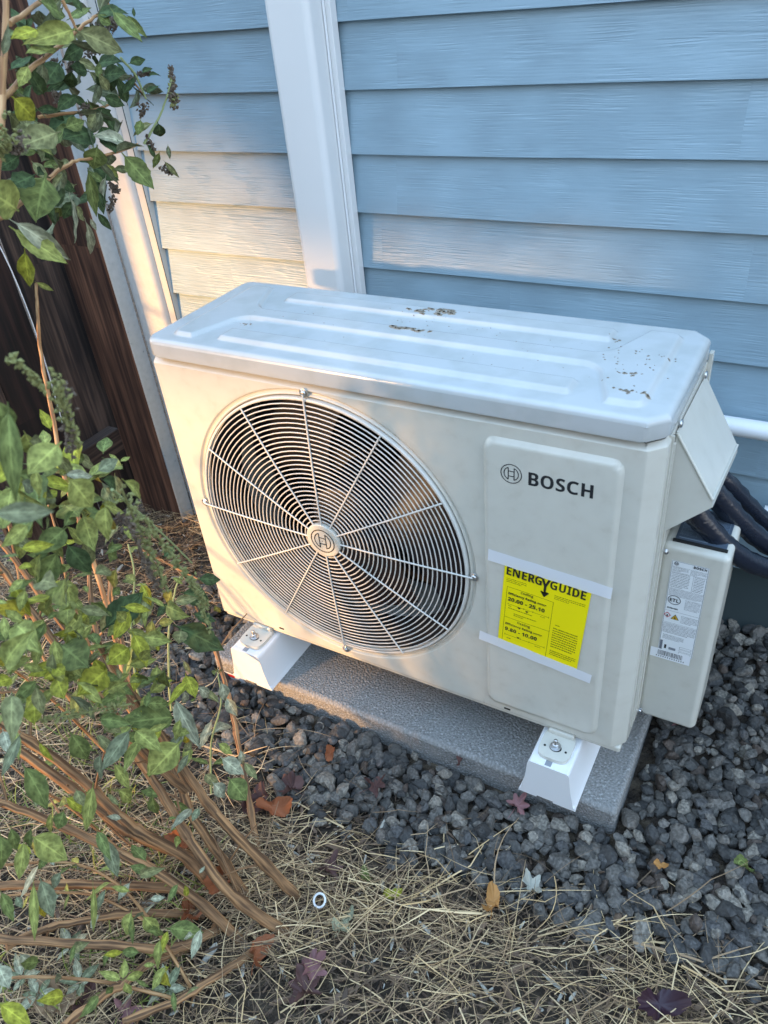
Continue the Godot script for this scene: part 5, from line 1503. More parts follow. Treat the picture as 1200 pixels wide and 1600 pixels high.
	c = stem(o, [V(0.1344, 1.0910, 0.1785), V(0.0782, 1.1062, 0.0836), V(0.0553, 1.1176, 0.0388)], 0.0032, 0.0021, M.shoot_bark)
	c = stem(o, [V(0.0618, 1.1065, 0.0314), V(0.0651, 1.0888, 0.0281), V(0.0672, 1.0745, 0.0262)], 0.0025, 0.0017, M.shoot_bark)
	c = stem(o, [V(0.2333, 1.0087, 0.3052), V(0.1903, 1.0532, 0.2486), V(0.1509, 1.1127, 0.1861), V(0.1424, 1.1294, 0.1684)], 0.0040, 0.0034, M.shoot_bark)
	c = stem(o, [V(0.2262, 0.9646, 0.3253), V(0.2109, 1.0223, 0.2814), V(0.2033, 1.0651, 0.2543)], 0.0040, 0.0034, M.shoot_bark)
	c = stem(o, [V(0.1327, 0.9047, 0.3016), V(0.1123, 0.9029, 0.2598), V(0.0918, 0.9070, 0.2050), V(0.0726, 0.9190, 0.1452), V(0.0624, 0.9257, 0.0983), V(0.0592, 0.9261, 0.0746), V(0.0540, 0.9204, -0.0039), V(0.0532, 0.9229, -0.0425)], 0.0036, 0.0017, M.shoot_bark)
	shoot_leaves(o, c, 0.200, 0.060, 0.065, ["leaf_mid", "leaf_dark", "leaf_olive", "leaf_dark"])
	c = stem(o, [V(-0.0175, 0.9770, 0.0591), V(-0.0157, 0.9734, 0.0101), V(-0.0073, 0.9703, -0.0428), V(0.0007, 0.9805, -0.0851)], 0.0027, 0.0017, M.shoot_bark)
	shoot_leaves(o, c, 0.050, 0.050, 0.070, ["leaf_dark", "leaf_dark", "leaf_mid"])
	c = stem(o, [V(-0.0049, 1.0185, -0.0541), V(-0.0015, 0.9985, -0.0786), V(0.0066, 1.0034, -0.1017), V(0.0094, 0.9746, -0.1220)], 0.0020, 0.0012, M.shoot_bark)
	shoot_leaves(o, c, 0.010, 0.035, 0.055, ["leaf_dark"])
	c = stem(o, [V(0.0312, 0.9159, -0.0765), V(0.0416, 0.9421, -0.1037), V(0.0491, 0.9651, -0.1228), V(0.0551, 0.9925, -0.1407)], 0.0020, 0.0012, M.green_shoot)
	c = stem(o, [V(0.0350, 1.0315, -0.0685), V(0.0391, 1.0092, -0.0841), V(0.0394, 0.9873, -0.0914), V(0.0391, 0.9741, -0.0948)], 0.0018, 0.0012, M.green_shoot)
	c = stem(o, [V(0.0516, 0.0800, 0.3002), V(-0.0034, 0.1376, 0.2463), V(-0.0608, 0.1762, 0.2037), V(-0.0897, 0.2000, 0.1657)], 0.0045, 0.0034, M.stem_bark)
	c = stem(o, [V(-0.1160, -0.0500, 0.2974), V(-0.1837, -0.0111, 0.3203), V(-0.2331, 0.0300, 0.3862)], 0.0032, 0.0026, M.stem_bark)
	c = stem(o, [V(-0.1967, 0.0000, 0.1827), V(-0.1369, 0.0793, 0.1629), V(-0.1286, 0.1800, 0.1358)], 0.0025, 0.0017, M.shoot_bark)
	c = stem(o, [V(-0.5538, -0.1720, -0.2449), V(-0.3698, -0.1461, -0.1975), V(-0.2530, -0.1300, -0.1707)], 0.0036, 0.0026, M.stem_bark)
	c = stem(o, [V(0.4277, 0.7164, 0.4610), V(0.3960, 0.6411, 0.4120), V(0.3799, 0.5707, 0.3732), V(0.3735, 0.5206, 0.3488)], 0.0016, 0.0010, M.green_shoot)
	c = stem(o, [V(0.1965, -0.1000, 0.4728), V(0.1272, -0.0375, 0.4771), V(0.0792, 0.0000, 0.4601)], 0.0027, 0.0013, M.stem_bark)
	c = stem(o, [V(0.0470, 0.0000, 0.3101), V(-0.0118, 0.1371, 0.3022), V(-0.0649, 0.2446, 0.2689), V(-0.1034, 0.3325, 0.2266), V(-0.1389, 0.4000, 0.1955)], 0.0032, 0.0017, M.shoot_bark)
	shoot_leaves(o, c, 0.200, 0.080, 0.060, ["leaf_light", "leaf_lime", "leaf_mid"])
	c = stem(o, [V(-0.0139, 0.0500, 0.3673), V(-0.0415, 0.1582, 0.3706), V(-0.0750, 0.2650, 0.3508), V(-0.0914, 0.3487, 0.3199), V(-0.1123, 0.4500, 0.2833)], 0.0032, 0.0017, M.shoot_bark)
	shoot_leaves(o, c, 0.200, 0.080, 0.060, ["leaf_light", "leaf_lime", "leaf_mid"])
	c = stem(o, [V(0.0505, 0.0000, 0.3870), V(0.0212, 0.1307, 0.4093), V(-0.0021, 0.2206, 0.4309), V(-0.0150, 0.3000, 0.4586)], 0.0027, 0.0015, M.shoot_bark)
	shoot_leaves(o, c, 0.100, 0.080, 0.055, ["leaf_light", "leaf_yellow", "leaf_mid"])
	c = stem(o, [V(0.0867, -0.0500, 0.3284), V(0.0547, 0.0713, 0.2903), V(0.0261, 0.1737, 0.2373), V(0.0146, 0.2516, 0.1868), V(-0.0073, 0.3000, 0.1617)], 0.0027, 0.0015, M.green_shoot)
	shoot_leaves(o, c, 0.100, 0.080, 0.055, ["leaf_dark", "leaf_mid", "leaf_light"])
	c = stem(o, [V(0.1705, -0.0800, 0.4921), V(0.1000, 0.0152, 0.5016), V(0.0507, 0.0718, 0.5150), V(0.0062, 0.1200, 0.5210)], 0.0027, 0.0014, M.shoot_bark)
	shoot_leaves(o, c, 0.080, 0.070, 0.050, ["leaf_silver", "leaf_mid", "leaf_light"])
	c = stem(o, [V(0.2070, -0.1000, 0.3229), V(0.1970, -0.0091, 0.2796), V(0.2017, 0.0522, 0.2373), V(0.1845, 0.1000, 0.2092)], 0.0023, 0.0014, M.green_shoot)
	shoot_leaves(o, c, 0.050, 0.050, 0.050, ["leaf_silver", "leaf_mid", "leaf_olive"])
	c = stem(o, [V(0.2410, -0.1400, 0.5429), V(0.1635, -0.0906, 0.5628), V(0.1158, -0.0568, 0.6008), V(0.0728, -0.0200, 0.6498)], 0.0025, 0.0014, M.shoot_bark)
	shoot_leaves(o, c, 0.050, 0.060, 0.045, ["leaf_silver", "leaf_mid", "leaf_light"])
	leaf(o, V(0.0085, 0.9074, 0.0090), V(0.0077, 0.9202, 0.0317), V(0.5816, 1.0436, 0.4963), "leaf_dark", 0.35)
	leaf(o, V(-0.0210, 0.8690, -0.0259), V(-0.0521, 0.8851, -0.0257), V(0.6055, 0.8764, 0.4547), "leaf_mid", 0.40)
	leaf(o, V(-0.0581, 0.8675, -0.0489), V(-0.0843, 0.8922, -0.0566), V(0.4266, 0.4369, 0.7811), "leaf_blue", 0.54)
	leaf(o, V(-0.0563, 0.8727, -0.0028), V(-0.0678, 0.8705, 0.0351), V(0.8698, 0.7594, 0.4977), "leaf_olive", 0.50)
	leaf(o, V(0.0134, 1.0124, -0.0013), V(-0.0160, 1.0035, 0.0164), V(0.4972, 0.8327, 0.2558), "leaf_dark", 0.43)
	leaf(o, V(-0.0000, 0.8859, 0.0094), V(-0.0012, 0.8331, 0.0099), V(0.6933, 0.3020, 0.5301), "leaf_dark", 0.38)
	leaf(o, V(-0.0598, 0.9072, 0.0501), V(-0.0401, 0.9160, 0.0169), V(0.7452, 0.9994, -0.1971), "leaf_mid", 0.37)
	leaf(o, V(0.0381, 0.9770, -0.0138), V(0.0126, 0.9906, -0.0305), V(1.1218, 0.3600, 0.7580), "leaf_blue", 0.46)
	leaf(o, V(-0.0155, 0.9167, 0.0634), V(-0.0200, 0.8888, 0.0382), V(1.0075, 0.4409, 0.5930), "leaf_olive", 0.43)
	leaf(o, V(-0.0332, 0.8811, -0.0338), V(-0.0265, 0.8488, -0.0277), V(0.8885, 0.6381, 0.4469), "leaf_dark", 0.35)
	leaf(o, V(-0.0108, 1.0294, -0.0200), V(-0.0281, 1.0058, -0.0552), V(0.8110, 0.5990, 0.2446), "leaf_dark", 0.44)
	leaf(o, V(-0.0760, 1.0170, -0.0903), V(-0.1179, 0.9822, -0.0958), V(1.1347, 0.6369, -0.0081), "leaf_mid", 0.41)
	leaf(o, V(-0.0318, 0.9591, 0.0651), V(-0.0359, 0.9746, 0.0556), V(0.5614, 1.1066, 1.0613), "leaf_blue", 0.39)
	leaf(o, V(-0.0271, 1.0619, -0.0879), V(-0.0615, 1.0693, -0.0690), V(0.8179, 0.0730, 0.6222), "leaf_olive", 0.53)
	leaf(o, V(-0.0611, 0.8752, -0.0408), V(-0.0543, 0.8349, -0.0517), V(1.0567, 0.7877, 0.5564), "leaf_dark", 0.49)
	leaf(o, V(0.0193, 0.9569, -0.0127), V(0.0635, 0.9161, 0.0116), V(0.5446, 0.8588, 0.6130), "leaf_dark", 0.41)
	leaf(o, V(-0.0038, 0.9179, -0.0541), V(-0.0451, 0.9291, -0.0705), V(0.8321, 0.7903, 1.1385), "leaf_mid", 0.46)
	leaf(o, V(-0.0651, 0.9468, -0.0194), V(-0.0413, 0.9137, -0.0244), V(0.8272, 0.7026, 0.1447), "leaf_blue", 0.47)
	leaf(o, V(-0.1095, 0.9318, -0.0235), V(-0.0717, 0.9065, 0.0390), V(1.0979, 0.8864, 0.6271), "leaf_olive", 0.36)
	leaf(o, V(-0.0400, 1.0359, 0.0650), V(-0.0375, 1.0438, 0.0217), V(0.1671, 0.4115, 0.6407), "leaf_dark", 0.48)
	leaf(o, V(-0.0555, 0.8923, -0.0369), V(-0.0151, 0.8684, -0.0516), V(1.3506, 0.8334, 0.8749), "leaf_dark", 0.49)
	leaf(o, V(-0.0531, 0.8581, 0.0434), V(-0.0797, 0.8174, 0.0371), V(1.0164, 1.0726, 0.2968), "leaf_mid", 0.40)
	leaf(o, V(-0.0554, 1.0443, 0.0179), V(-0.1104, 0.9994, -0.0112), V(0.5519, 0.2296, 0.5553), "leaf_blue", 0.40)
	leaf(o, V(-0.0276, 1.0530, -0.0506), V(-0.0549, 1.0621, -0.0276), V(0.6575, 0.5814, 0.3866), "leaf_olive", 0.54)
	leaf(o, V(0.0090, 0.9327, 0.0013), V(-0.0209, 0.9342, 0.0071), V(0.7831, 0.4054, 1.2527), "leaf_dark", 0.50)
	leaf(o, V(-0.0816, 1.0726, -0.0155), V(-0.0654, 1.0933, -0.0126), V(0.6365, 1.2518, 1.0977), "leaf_dark", 0.49)
	leaf(o, V(-0.0950, 0.9399, -0.0053), V(-0.0939, 0.9531, -0.0514), V(0.4507, 0.8995, 0.7959), "leaf_mid", 0.50)
	leaf(o, V(-0.1246, 0.9463, 0.0156), V(-0.0799, 0.9249, 0.0150), V(0.3713, 0.7961, 0.5809), "leaf_blue", 0.50)
	leaf(o, V(-0.0827, 0.9844, 0.0571), V(-0.1085, 0.9417, 0.0093), V(0.9046, 0.3631, 0.5855), "leaf_olive", 0.46)
	leaf(o, V(-0.0974, 0.9564, 0.0240), V(-0.0963, 0.9667, -0.0022), V(0.9132, 0.5690, 0.4412), "leaf_dark", 0.45)
	leaf(o, V(-0.0322, 0.9837, 0.0378), V(-0.0554, 0.9865, 0.0736), V(0.7408, 0.3296, 0.7255), "leaf_dark", 0.35)
	leaf(o, V(-0.1057, 0.9531, 0.0548), V(-0.1201, 0.9211, -0.0045), V(0.0917, 1.0455, 0.6117), "leaf_mid", 0.42)
	leaf(o, V(-0.0205, 0.8667, 0.0308), V(0.0139, 0.8850, 0.0955), V(0.9021, 0.9304, 0.2806), "leaf_blue", 0.49)
	leaf(o, V(-0.0370, 0.9560, 0.0697), V(-0.0543, 0.9887, 0.0457), V(1.4346, 0.3119, 0.7418), "leaf_olive", 0.41)
	leaf(o, V(-0.0502, 0.9816, 0.0123), V(-0.0445, 0.9612, -0.0124), V(0.8718, 0.9714, 0.6312), "leaf_dark", 0.46)
	leaf(o, V(-0.0815, 0.9619, -0.0633), V(-0.0783, 0.9535, 0.0042), V(0.3664, 0.7024, -0.0381), "leaf_dark", 0.52)
	leaf(o, V(0.0245, 1.0097, -0.0281), V(0.0119, 1.0310, -0.0476), V(0.6857, 0.4540, 1.1162), "leaf_mid", 0.36)
	leaf(o, V(-0.0158, 1.0792, 0.0205), V(-0.0144, 1.0845, -0.0186), V(0.6962, 0.4035, 0.4311), "leaf_blue", 0.51)
	leaf(o, V(0.0295, 0.9924, -0.0375), V(0.0343, 1.0152, -0.0204), V(0.4945, 0.4391, 0.8501), "leaf_olive", 0.48)
	leaf(o, V(-0.1302, 0.8681, 0.0060), V(-0.1614, 0.8660, 0.0311), V(0.4193, 0.6146, 0.1886), "leaf_dark", 0.44)
	leaf(o, V(0.0053, 0.8646, 0.0197), V(-0.0312, 0.8574, 0.0356), V(0.7056, 0.7353, 0.2922), "leaf_dark", 0.42)
	leaf(o, V(-0.0457, 0.9565, -0.0183), V(-0.0749, 0.9306, 0.0084), V(0.6012, 0.6442, 0.8585), "leaf_mid", 0.52)
	leaf(o, V(0.0151, 1.0143, -0.0687), V(-0.0189, 1.0069, -0.0461), V(0.9925, 0.5414, 0.4061), "leaf_blue", 0.35)
	leaf(o, V(-0.0541, 1.0339, -0.0615), V(-0.0209, 1.0186, -0.0739), V(0.2948, 0.7745, 1.0504), "leaf_olive", 0.41)
	leaf(o, V(-0.0571, 1.0216, -0.0164), V(-0.1152, 1.0002, -0.1138), V(0.8697, 1.0047, 0.5110), "leaf_dark", 0.42)
	leaf(o, V(-0.0153, 0.9957, 0.0034), V(-0.0026, 0.9775, -0.0297), V(0.6499, 1.0276, 0.3604), "leaf_dark", 0.37)
	leaf(o, V(-0.0619, 0.9276, 0.0419), V(-0.0672, 0.9461, 0.0834), V(0.9532, 0.7443, 0.6490), "leaf_mid", 0.46)
	leaf(o, V(0.0328, 0.9741, -0.0109), V(0.0152, 0.9413, 0.0051), V(1.2238, 0.3579, 0.5464), "leaf_blue", 0.46)
	leaf(o, V(-0.0218, 1.0997, -0.0428), V(-0.0575, 1.0694, -0.0292), V(0.1603, 0.2138, 0.5190), "leaf_olive", 0.52)
	leaf(o, V(0.0098, 1.0993, -0.0122), V(0.0201, 1.1247, -0.0389), V(0.6396, 0.4517, 0.7463), "leaf_dark", 0.38)
	leaf(o, V(-0.1212, 0.9206, 0.0292), V(-0.1240, 0.9097, 0.0768), V(0.6068, 0.0786, 0.6339), "leaf_dark", 0.48)
	leaf(o, V(-0.0144, 0.9514, -0.0293), V(-0.0107, 0.9830, -0.0287), V(0.8635, 0.2910, 0.4344), "leaf_mid", 0.51)
	leaf(o, V(-0.0861, 0.9474, -0.0324), V(-0.1263, 0.9095, -0.0526), V(1.2612, 0.9047, 0.9380), "leaf_blue", 0.53)
	leaf(o, V(-0.0363, 0.9032, 0.0124), V(-0.0756, 0.9118, 0.0126), V(0.9517, 0.6948, 0.4832), "leaf_olive", 0.42)
	leaf(o, V(0.0003, 0.9637, -0.0195), V(0.0092, 0.9678, -0.0506), V(0.9055, 0.5542, 0.5338), "leaf_dark", 0.52)
	leaf(o, V(-0.0787, 0.8952, 0.0141), V(-0.0681, 0.9321, 0.0207), V(0.7726, 0.6330, 0.8610), "leaf_dark", 0.38)
	leaf(o, V(-0.0206, 1.0826, -0.0395), V(0.0017, 1.0950, -0.0697), V(0.4782, 1.2226, 0.3785), "leaf_mid", 0.52)
	leaf(o, V(-0.0307, 1.0702, -0.0106), V(0.0189, 1.0919, 0.0397), V(0.6416, 0.7960, 0.4105), "leaf_blue", 0.44)
	leaf(o, V(-0.0282, 1.0965, -0.0207), V(-0.0208, 1.1114, -0.0454), V(0.6221, 0.5187, -0.1839), "leaf_olive", 0.42)
	leaf(o, V(-0.0706, 1.0094, -0.0595), V(-0.0951, 0.9972, -0.0270), V(0.6122, 0.3002, 0.5815), "leaf_dark", 0.37)
	leaf(o, V(-0.0744, 1.0495, -0.0027), V(-0.0944, 1.0063, -0.0345), V(0.9181, 0.7251, 1.0502), "leaf_dark", 0.38)
	leaf(o, V(-0.0777, 0.9930, 0.0167), V(-0.0539, 1.0195, 0.0553), V(1.1900, 0.8778, 0.6046), "leaf_mid", 0.44)
	leaf(o, V(-0.0657, 0.8971, 0.0796), V(-0.0847, 0.8889, 0.1127), V(1.0895, 0.3802, 0.5579), "leaf_blue", 0.53)
	leaf(o, V(-0.0423, 0.8713, 0.0781), V(-0.0522, 0.8980, 0.1092), V(1.1918, 0.9051, 0.1982), "leaf_olive", 0.49)
	leaf(o, V(-0.0963, 1.0273, 0.0085), V(-0.0600, 1.0538, 0.0337), V(0.6208, 0.8168, 0.7889), "leaf_dark", 0.34)
	leaf(o, V(-0.0865, 1.0560, -0.0468), V(-0.0988, 1.0609, -0.0950), V(1.0713, 0.0421, 0.2862), "leaf_dark", 0.52)
	leaf(o, V(-0.0108, 0.9850, -0.0294), V(-0.0417, 0.9470, -0.0653), V(0.6774, 0.3208, 0.6531), "leaf_mid", 0.37)
	leaf(o, V(0.0096, 0.9503, -0.0657), V(-0.0648, 0.9086, -0.0834), V(0.7306, 0.7194, 0.6465), "leaf_blue", 0.50)
	leaf(o, V(-0.0539, 0.9214, 0.0661), V(-0.0233, 0.8980, 0.0685), V(0.9521, 0.8671, 0.6452), "leaf_olive", 0.40)
	leaf(o, V(-0.0174, 1.0198, 0.0502), V(-0.0331, 0.9837, 0.0784), V(0.4394, 0.9399, 0.6895), "leaf_dark", 0.35)
	leaf(o, V(0.0215, 1.0497, -0.0419), V(0.0323, 1.0833, -0.0367), V(0.8581, 0.6005, 0.2299), "leaf_dark", 0.39)
	leaf(o, V(-0.0866, 0.9973, 0.0356), V(-0.0610, 1.0171, 0.0363), V(0.9616, 0.4043, 0.2653), "leaf_mid", 0.40)
	leaf(o, V(-0.0330, 0.9754, -0.1164), V(-0.0306, 0.9967, -0.0663), V(1.0902, 0.5147, 0.7721), "leaf_blue", 0.54)
	leaf(o, V(-0.0917, 0.9599, -0.0013), V(-0.0952, 0.9679, 0.0426), V(1.0361, 1.0702, 0.1113), "leaf_olive", 0.35)
	leaf(o, V(-0.0666, 1.0750, -0.0045), V(-0.0985, 1.1052, -0.0154), V(0.5709, 0.7224, 0.4475), "leaf_dark", 0.37)
	leaf(o, V(-0.0245, 1.0221, -0.0737), V(0.0287, 1.0361, -0.0608), V(-0.1786, 0.6100, 0.7421), "leaf_dark", 0.48)
	leaf(o, V(-0.0775, 1.0681, 0.0004), V(-0.0966, 1.0458, -0.0355), V(1.0089, 0.6012, 0.5054), "leaf_mid", 0.48)
	leaf(o, V(-0.0564, 0.9364, 0.0096), V(-0.1059, 0.9196, 0.0213), V(0.8365, 0.6234, 0.4859), "leaf_blue", 0.39)
	leaf(o, V(-0.0652, 1.0156, -0.0933), V(-0.0615, 0.9852, -0.1161), V(0.8193, 0.6722, 0.3860), "leaf_olive", 0.40)
	leaf(o, V(-0.0543, 1.0006, -0.0938), V(-0.0126, 1.0152, -0.0808), V(1.0324, 0.8163, 0.8972), "leaf_dark", 0.38)
	leaf(o, V(-0.0734, 1.1014, -0.0844), V(-0.0690, 1.1003, -0.1373), V(-0.0198, 0.5451, 0.6318), "leaf_dark", 0.45)
	leaf(o, V(-0.0261, 0.8681, -0.0175), V(-0.0587, 0.8429, 0.0005), V(0.4690, 0.8460, 0.2215), "leaf_mid", 0.34)
	leaf(o, V(-0.0970, 0.8632, -0.0009), V(-0.0742, 0.9062, 0.0012), V(1.1249, 0.7887, 0.4711), "leaf_blue", 0.47)
	leaf(o, V(-0.0645, 1.0729, -0.0610), V(-0.0298, 1.0543, -0.0531), V(1.1604, 0.6617, 0.7539), "leaf_olive", 0.50)
	leaf(o, V(-0.0074, 0.9799, 0.0297), V(-0.0201, 0.9899, 0.0561), V(0.4033, 0.7529, 1.0353), "leaf_dark", 0.40)
	leaf(o, V(0.3050, 0.5080, 0.4978), V(0.3102, 0.4631, 0.5006), V(1.0152, 0.7509, 0.7630), "leaf_light", 0.32)
	leaf(o, V(0.3186, 0.7284, 0.4833), V(0.3137, 0.7011, 0.4874), V(1.2384, 1.1838, 0.3301), "leaf_lime", 0.34)
	leaf(o, V(0.3132, 0.4983, 0.4692), V(0.3103, 0.4844, 0.4884), V(0.2628, 0.8589, 0.2296), "leaf_light", 0.33)
	leaf(o, V(0.3354, 0.4425, 0.5128), V(0.3584, 0.4778, 0.5245), V(0.7364, 1.3219, 0.1366), "leaf_mid", 0.39)
	leaf(o, V(0.3171, 0.5217, 0.4976), V(0.3128, 0.4664, 0.4770), V(0.2368, 0.9885, -0.0039), "leaf_olive", 0.40)
	leaf(o, V(0.2344, 0.4319, 0.3920), V(0.2535, 0.4167, 0.3732), V(1.0499, 0.7522, 0.5465), "leaf_mid", 0.44)
	leaf(o, V(0.3218, 0.6058, 0.5276), V(0.3297, 0.5923, 0.5484), V(0.9702, 0.7731, 0.6424), "leaf_light", 0.47)
	leaf(o, V(0.2987, 0.3710, 0.4262), V(0.3140, 0.3626, 0.4521), V(0.5815, 0.9354, 0.1150), "leaf_lime", 0.47)
	leaf(o, V(0.3033, 0.2791, 0.4433), V(0.3066, 0.2541, 0.4581), V(0.6168, 1.5079, -0.1888), "leaf_light", 0.32)
	leaf(o, V(0.2842, 0.4919, 0.4247), V(0.3072, 0.4929, 0.4725), V(0.8455, 1.0396, 0.1923), "leaf_mid", 0.38)
	leaf(o, V(0.2439, 0.6524, 0.4479), V(0.3059, 0.6936, 0.4637), V(0.7298, 0.9547, 0.3939), "leaf_olive", 0.47)
	leaf(o, V(0.2921, 0.6631, 0.4551), V(0.2521, 0.6772, 0.4325), V(0.9742, 0.7145, 0.9808), "leaf_light", 0.45)
	leaf(o, V(0.2566, 0.6676, 0.3913), V(0.2878, 0.6509, 0.3861), V(0.9929, 0.7709, -0.0785), "leaf_light", 0.47)
	leaf(o, V(0.3409, 0.5155, 0.5483), V(0.3822, 0.5258, 0.5559), V(0.6802, 1.0077, 0.5320), "leaf_lime", 0.37)
	leaf(o, V(0.3049, 0.4451, 0.5097), V(0.3079, 0.4728, 0.5296), V(0.8707, 1.6828, 0.2983), "leaf_light", 0.40)
	leaf(o, V(0.3192, 0.3188, 0.4571), V(0.2984, 0.3207, 0.4598), V(0.8216, 1.0820, 0.2491), "leaf_mid", 0.45)
	leaf(o, V(0.2785, 0.5990, 0.3761), V(0.2903, 0.5942, 0.4212), V(1.1405, 0.9646, 0.4462), "leaf_mid", 0.31)
	leaf(o, V(0.3069, 0.5012, 0.5152), V(0.3044, 0.4454, 0.5221), V(0.5968, 1.2084, 0.5162), "leaf_light", 0.32)
	leaf(o, V(0.3069, 0.3101, 0.3842), V(0.2879, 0.3236, 0.4012), V(0.5582, 0.8651, 0.5052), "leaf_lime", 0.32)
	leaf(o, V(0.2979, 0.7489, 0.4467), V(0.2840, 0.6994, 0.4374), V(0.5518, 0.8058, 0.5260), "leaf_light", 0.42)
	leaf(o, V(0.3410, 0.6815, 0.5225), V(0.3517, 0.6633, 0.5194), V(0.8381, 0.3479, 0.8774), "leaf_olive", 0.45)
	leaf(o, V(0.3267, 0.5323, 0.5247), V(0.3478, 0.5138, 0.5474), V(0.9336, 1.6590, 1.0673), "leaf_light", 0.39)
	leaf(o, V(0.2799, 0.3696, 0.4554), V(0.3149, 0.3577, 0.4551), V(0.3812, 1.0091, 0.4342), "leaf_mid", 0.31)
	leaf(o, V(0.2771, 0.3491, 0.4767), V(0.2752, 0.3692, 0.4902), V(0.9070, 1.0352, 0.2513), "leaf_lime", 0.42)
	leaf(o, V(0.2955, 0.4796, 0.4494), V(0.2502, 0.4692, 0.4538), V(0.9802, 0.8581, 0.4541), "leaf_light", 0.40)
	leaf(o, V(0.2329, 0.5903, 0.3640), V(0.2070, 0.5848, 0.3661), V(1.0278, 0.9152, 0.6852), "leaf_mid", 0.31)
	leaf(o, V(0.2330, 0.6000, 0.3118), V(0.2361, 0.5642, 0.3241), V(0.6717, 0.5194, 0.3481), "leaf_olive", 0.49)
	leaf(o, V(0.2917, 0.5578, 0.4976), V(0.2788, 0.5120, 0.5008), V(0.6591, 0.9635, 0.3677), "leaf_light", 0.39)
	leaf(o, V(0.2947, 0.4678, 0.4295), V(0.2880, 0.4770, 0.4289), V(0.7670, 1.1796, 0.4441), "leaf_mid", 0.37)
	leaf(o, V(0.2890, 0.5221, 0.3950), V(0.2723, 0.4798, 0.4124), V(0.5434, 0.9873, 0.3231), "leaf_light", 0.40)
	leaf(o, V(0.2879, 0.4198, 0.4063), V(0.3302, 0.3972, 0.4278), V(0.4605, 1.4970, -0.1452), "leaf_lime", 0.44)
	leaf(o, V(0.3161, 0.5240, 0.4743), V(0.3122, 0.5145, 0.5062), V(0.7334, 0.6094, 0.1949), "leaf_light", 0.47)
	leaf(o, V(0.3399, 0.3944, 0.5224), V(0.3531, 0.3662, 0.5117), V(0.8307, 1.0820, 0.6874), "leaf_olive", 0.45)
	leaf(o, V(0.2458, 0.6720, 0.3512), V(0.2347, 0.6795, 0.3530), V(0.4402, 0.8137, 0.2868), "leaf_light", 0.39)
	leaf(o, V(0.2873, 0.6428, 0.4356), V(0.2497, 0.6317, 0.4414), V(0.7076, 0.8609, 0.2952), "leaf_mid", 0.40)
	leaf(o, V(0.2576, 0.5544, 0.4630), V(0.2645, 0.5465, 0.4346), V(0.7112, 1.3156, 0.3871), "leaf_light", 0.45)
	leaf(o, V(0.2914, 0.4043, 0.4001), V(0.3355, 0.4114, 0.3889), V(0.6052, 1.0069, 0.1639), "leaf_light", 0.49)
	leaf(o, V(0.3561, 0.2387, 0.4296), V(0.3291, 0.2183, 0.4179), V(0.0852, 0.8949, 0.3186), "leaf_olive", 0.46)
	leaf(o, V(0.3176, 0.4782, 0.4972), V(0.3311, 0.4773, 0.4677), V(0.0806, 1.2556, 0.1816), "leaf_light", 0.37)
	leaf(o, V(0.3353, 0.7517, 0.4942), V(0.2966, 0.7495, 0.4990), V(0.4600, 0.7094, 0.5557), "leaf_mid", 0.45)
	leaf(o, V(0.2736, 0.6893, 0.4517), V(0.2812, 0.6559, 0.4782), V(0.8123, 0.9606, 0.8701), "leaf_light", 0.45)
	leaf(o, V(0.2928, 0.4568, 0.3993), V(0.2995, 0.4410, 0.4420), V(1.2576, 0.6963, 0.6277), "leaf_lime", 0.43)
	leaf(o, V(0.3121, 0.6807, 0.5021), V(0.3146, 0.6374, 0.4882), V(0.5089, 0.5528, 0.2143), "leaf_light", 0.44)
	leaf(o, V(0.2924, 0.6504, 0.4859), V(0.2758, 0.6338, 0.5023), V(1.0110, 0.8777, 0.2412), "leaf_mid", 0.48)
	leaf(o, V(0.2672, 0.5214, 0.4586), V(0.3044, 0.5129, 0.4659), V(1.0829, 1.1976, 0.3518), "leaf_light", 0.30)
	leaf(o, V(0.2514, 0.5185, 0.4225), V(0.2857, 0.5479, 0.4290), V(1.2050, 1.1900, 0.2038), "leaf_mid", 0.45)
	leaf(o, V(0.2241, 0.5754, 0.3728), V(0.2166, 0.5563, 0.3423), V(0.4159, 0.8824, 0.5053), "leaf_light", 0.49)
	leaf(o, V(0.3128, 0.4837, 0.5518), V(0.3203, 0.4836, 0.5267), V(0.9627, 1.3795, 0.3495), "leaf_lime", 0.42)
	leaf(o, V(0.3003, 0.5869, 0.5011), V(0.3138, 0.6289, 0.5128), V(0.4103, 1.3200, 0.4095), "leaf_light", 0.46)
	leaf(o, V(0.2714, 0.6940, 0.4055), V(0.2681, 0.6522, 0.3922), V(0.4551, 0.5908, 0.5398), "leaf_olive", 0.34)
	leaf(o, V(0.2763, 0.5160, 0.4984), V(0.2621, 0.4879, 0.5243), V(0.8147, 1.3207, 0.0148), "leaf_mid", 0.32)
	leaf(o, V(0.3269, 0.3015, 0.4675), V(0.3400, 0.2968, 0.4386), V(1.1335, 0.7049, 0.3342), "leaf_light", 0.31)
	leaf(o, V(0.2903, 0.4905, 0.4176), V(0.2786, 0.4869, 0.3894), V(1.0517, 1.3847, 0.1497), "leaf_mid", 0.36)
	leaf(o, V(0.3127, 0.5316, 0.4775), V(0.3482, 0.5276, 0.4672), V(0.8661, 1.4339, 0.5930), "leaf_olive", 0.38)
	leaf(o, V(0.2943, 0.5985, 0.4746), V(0.2799, 0.6121, 0.4889), V(0.4518, 1.4999, -0.0638), "leaf_light", 0.47)
	leaf(o, V(0.2824, 0.5405, 0.3964), V(0.2825, 0.5233, 0.3798), V(0.6972, 0.7421, 0.3186), "leaf_mid", 0.35)
	leaf(o, V(0.3031, 0.6515, 0.4870), V(0.2824, 0.6146, 0.5123), V(0.6523, 1.1293, 0.0370), "leaf_light", 0.33)
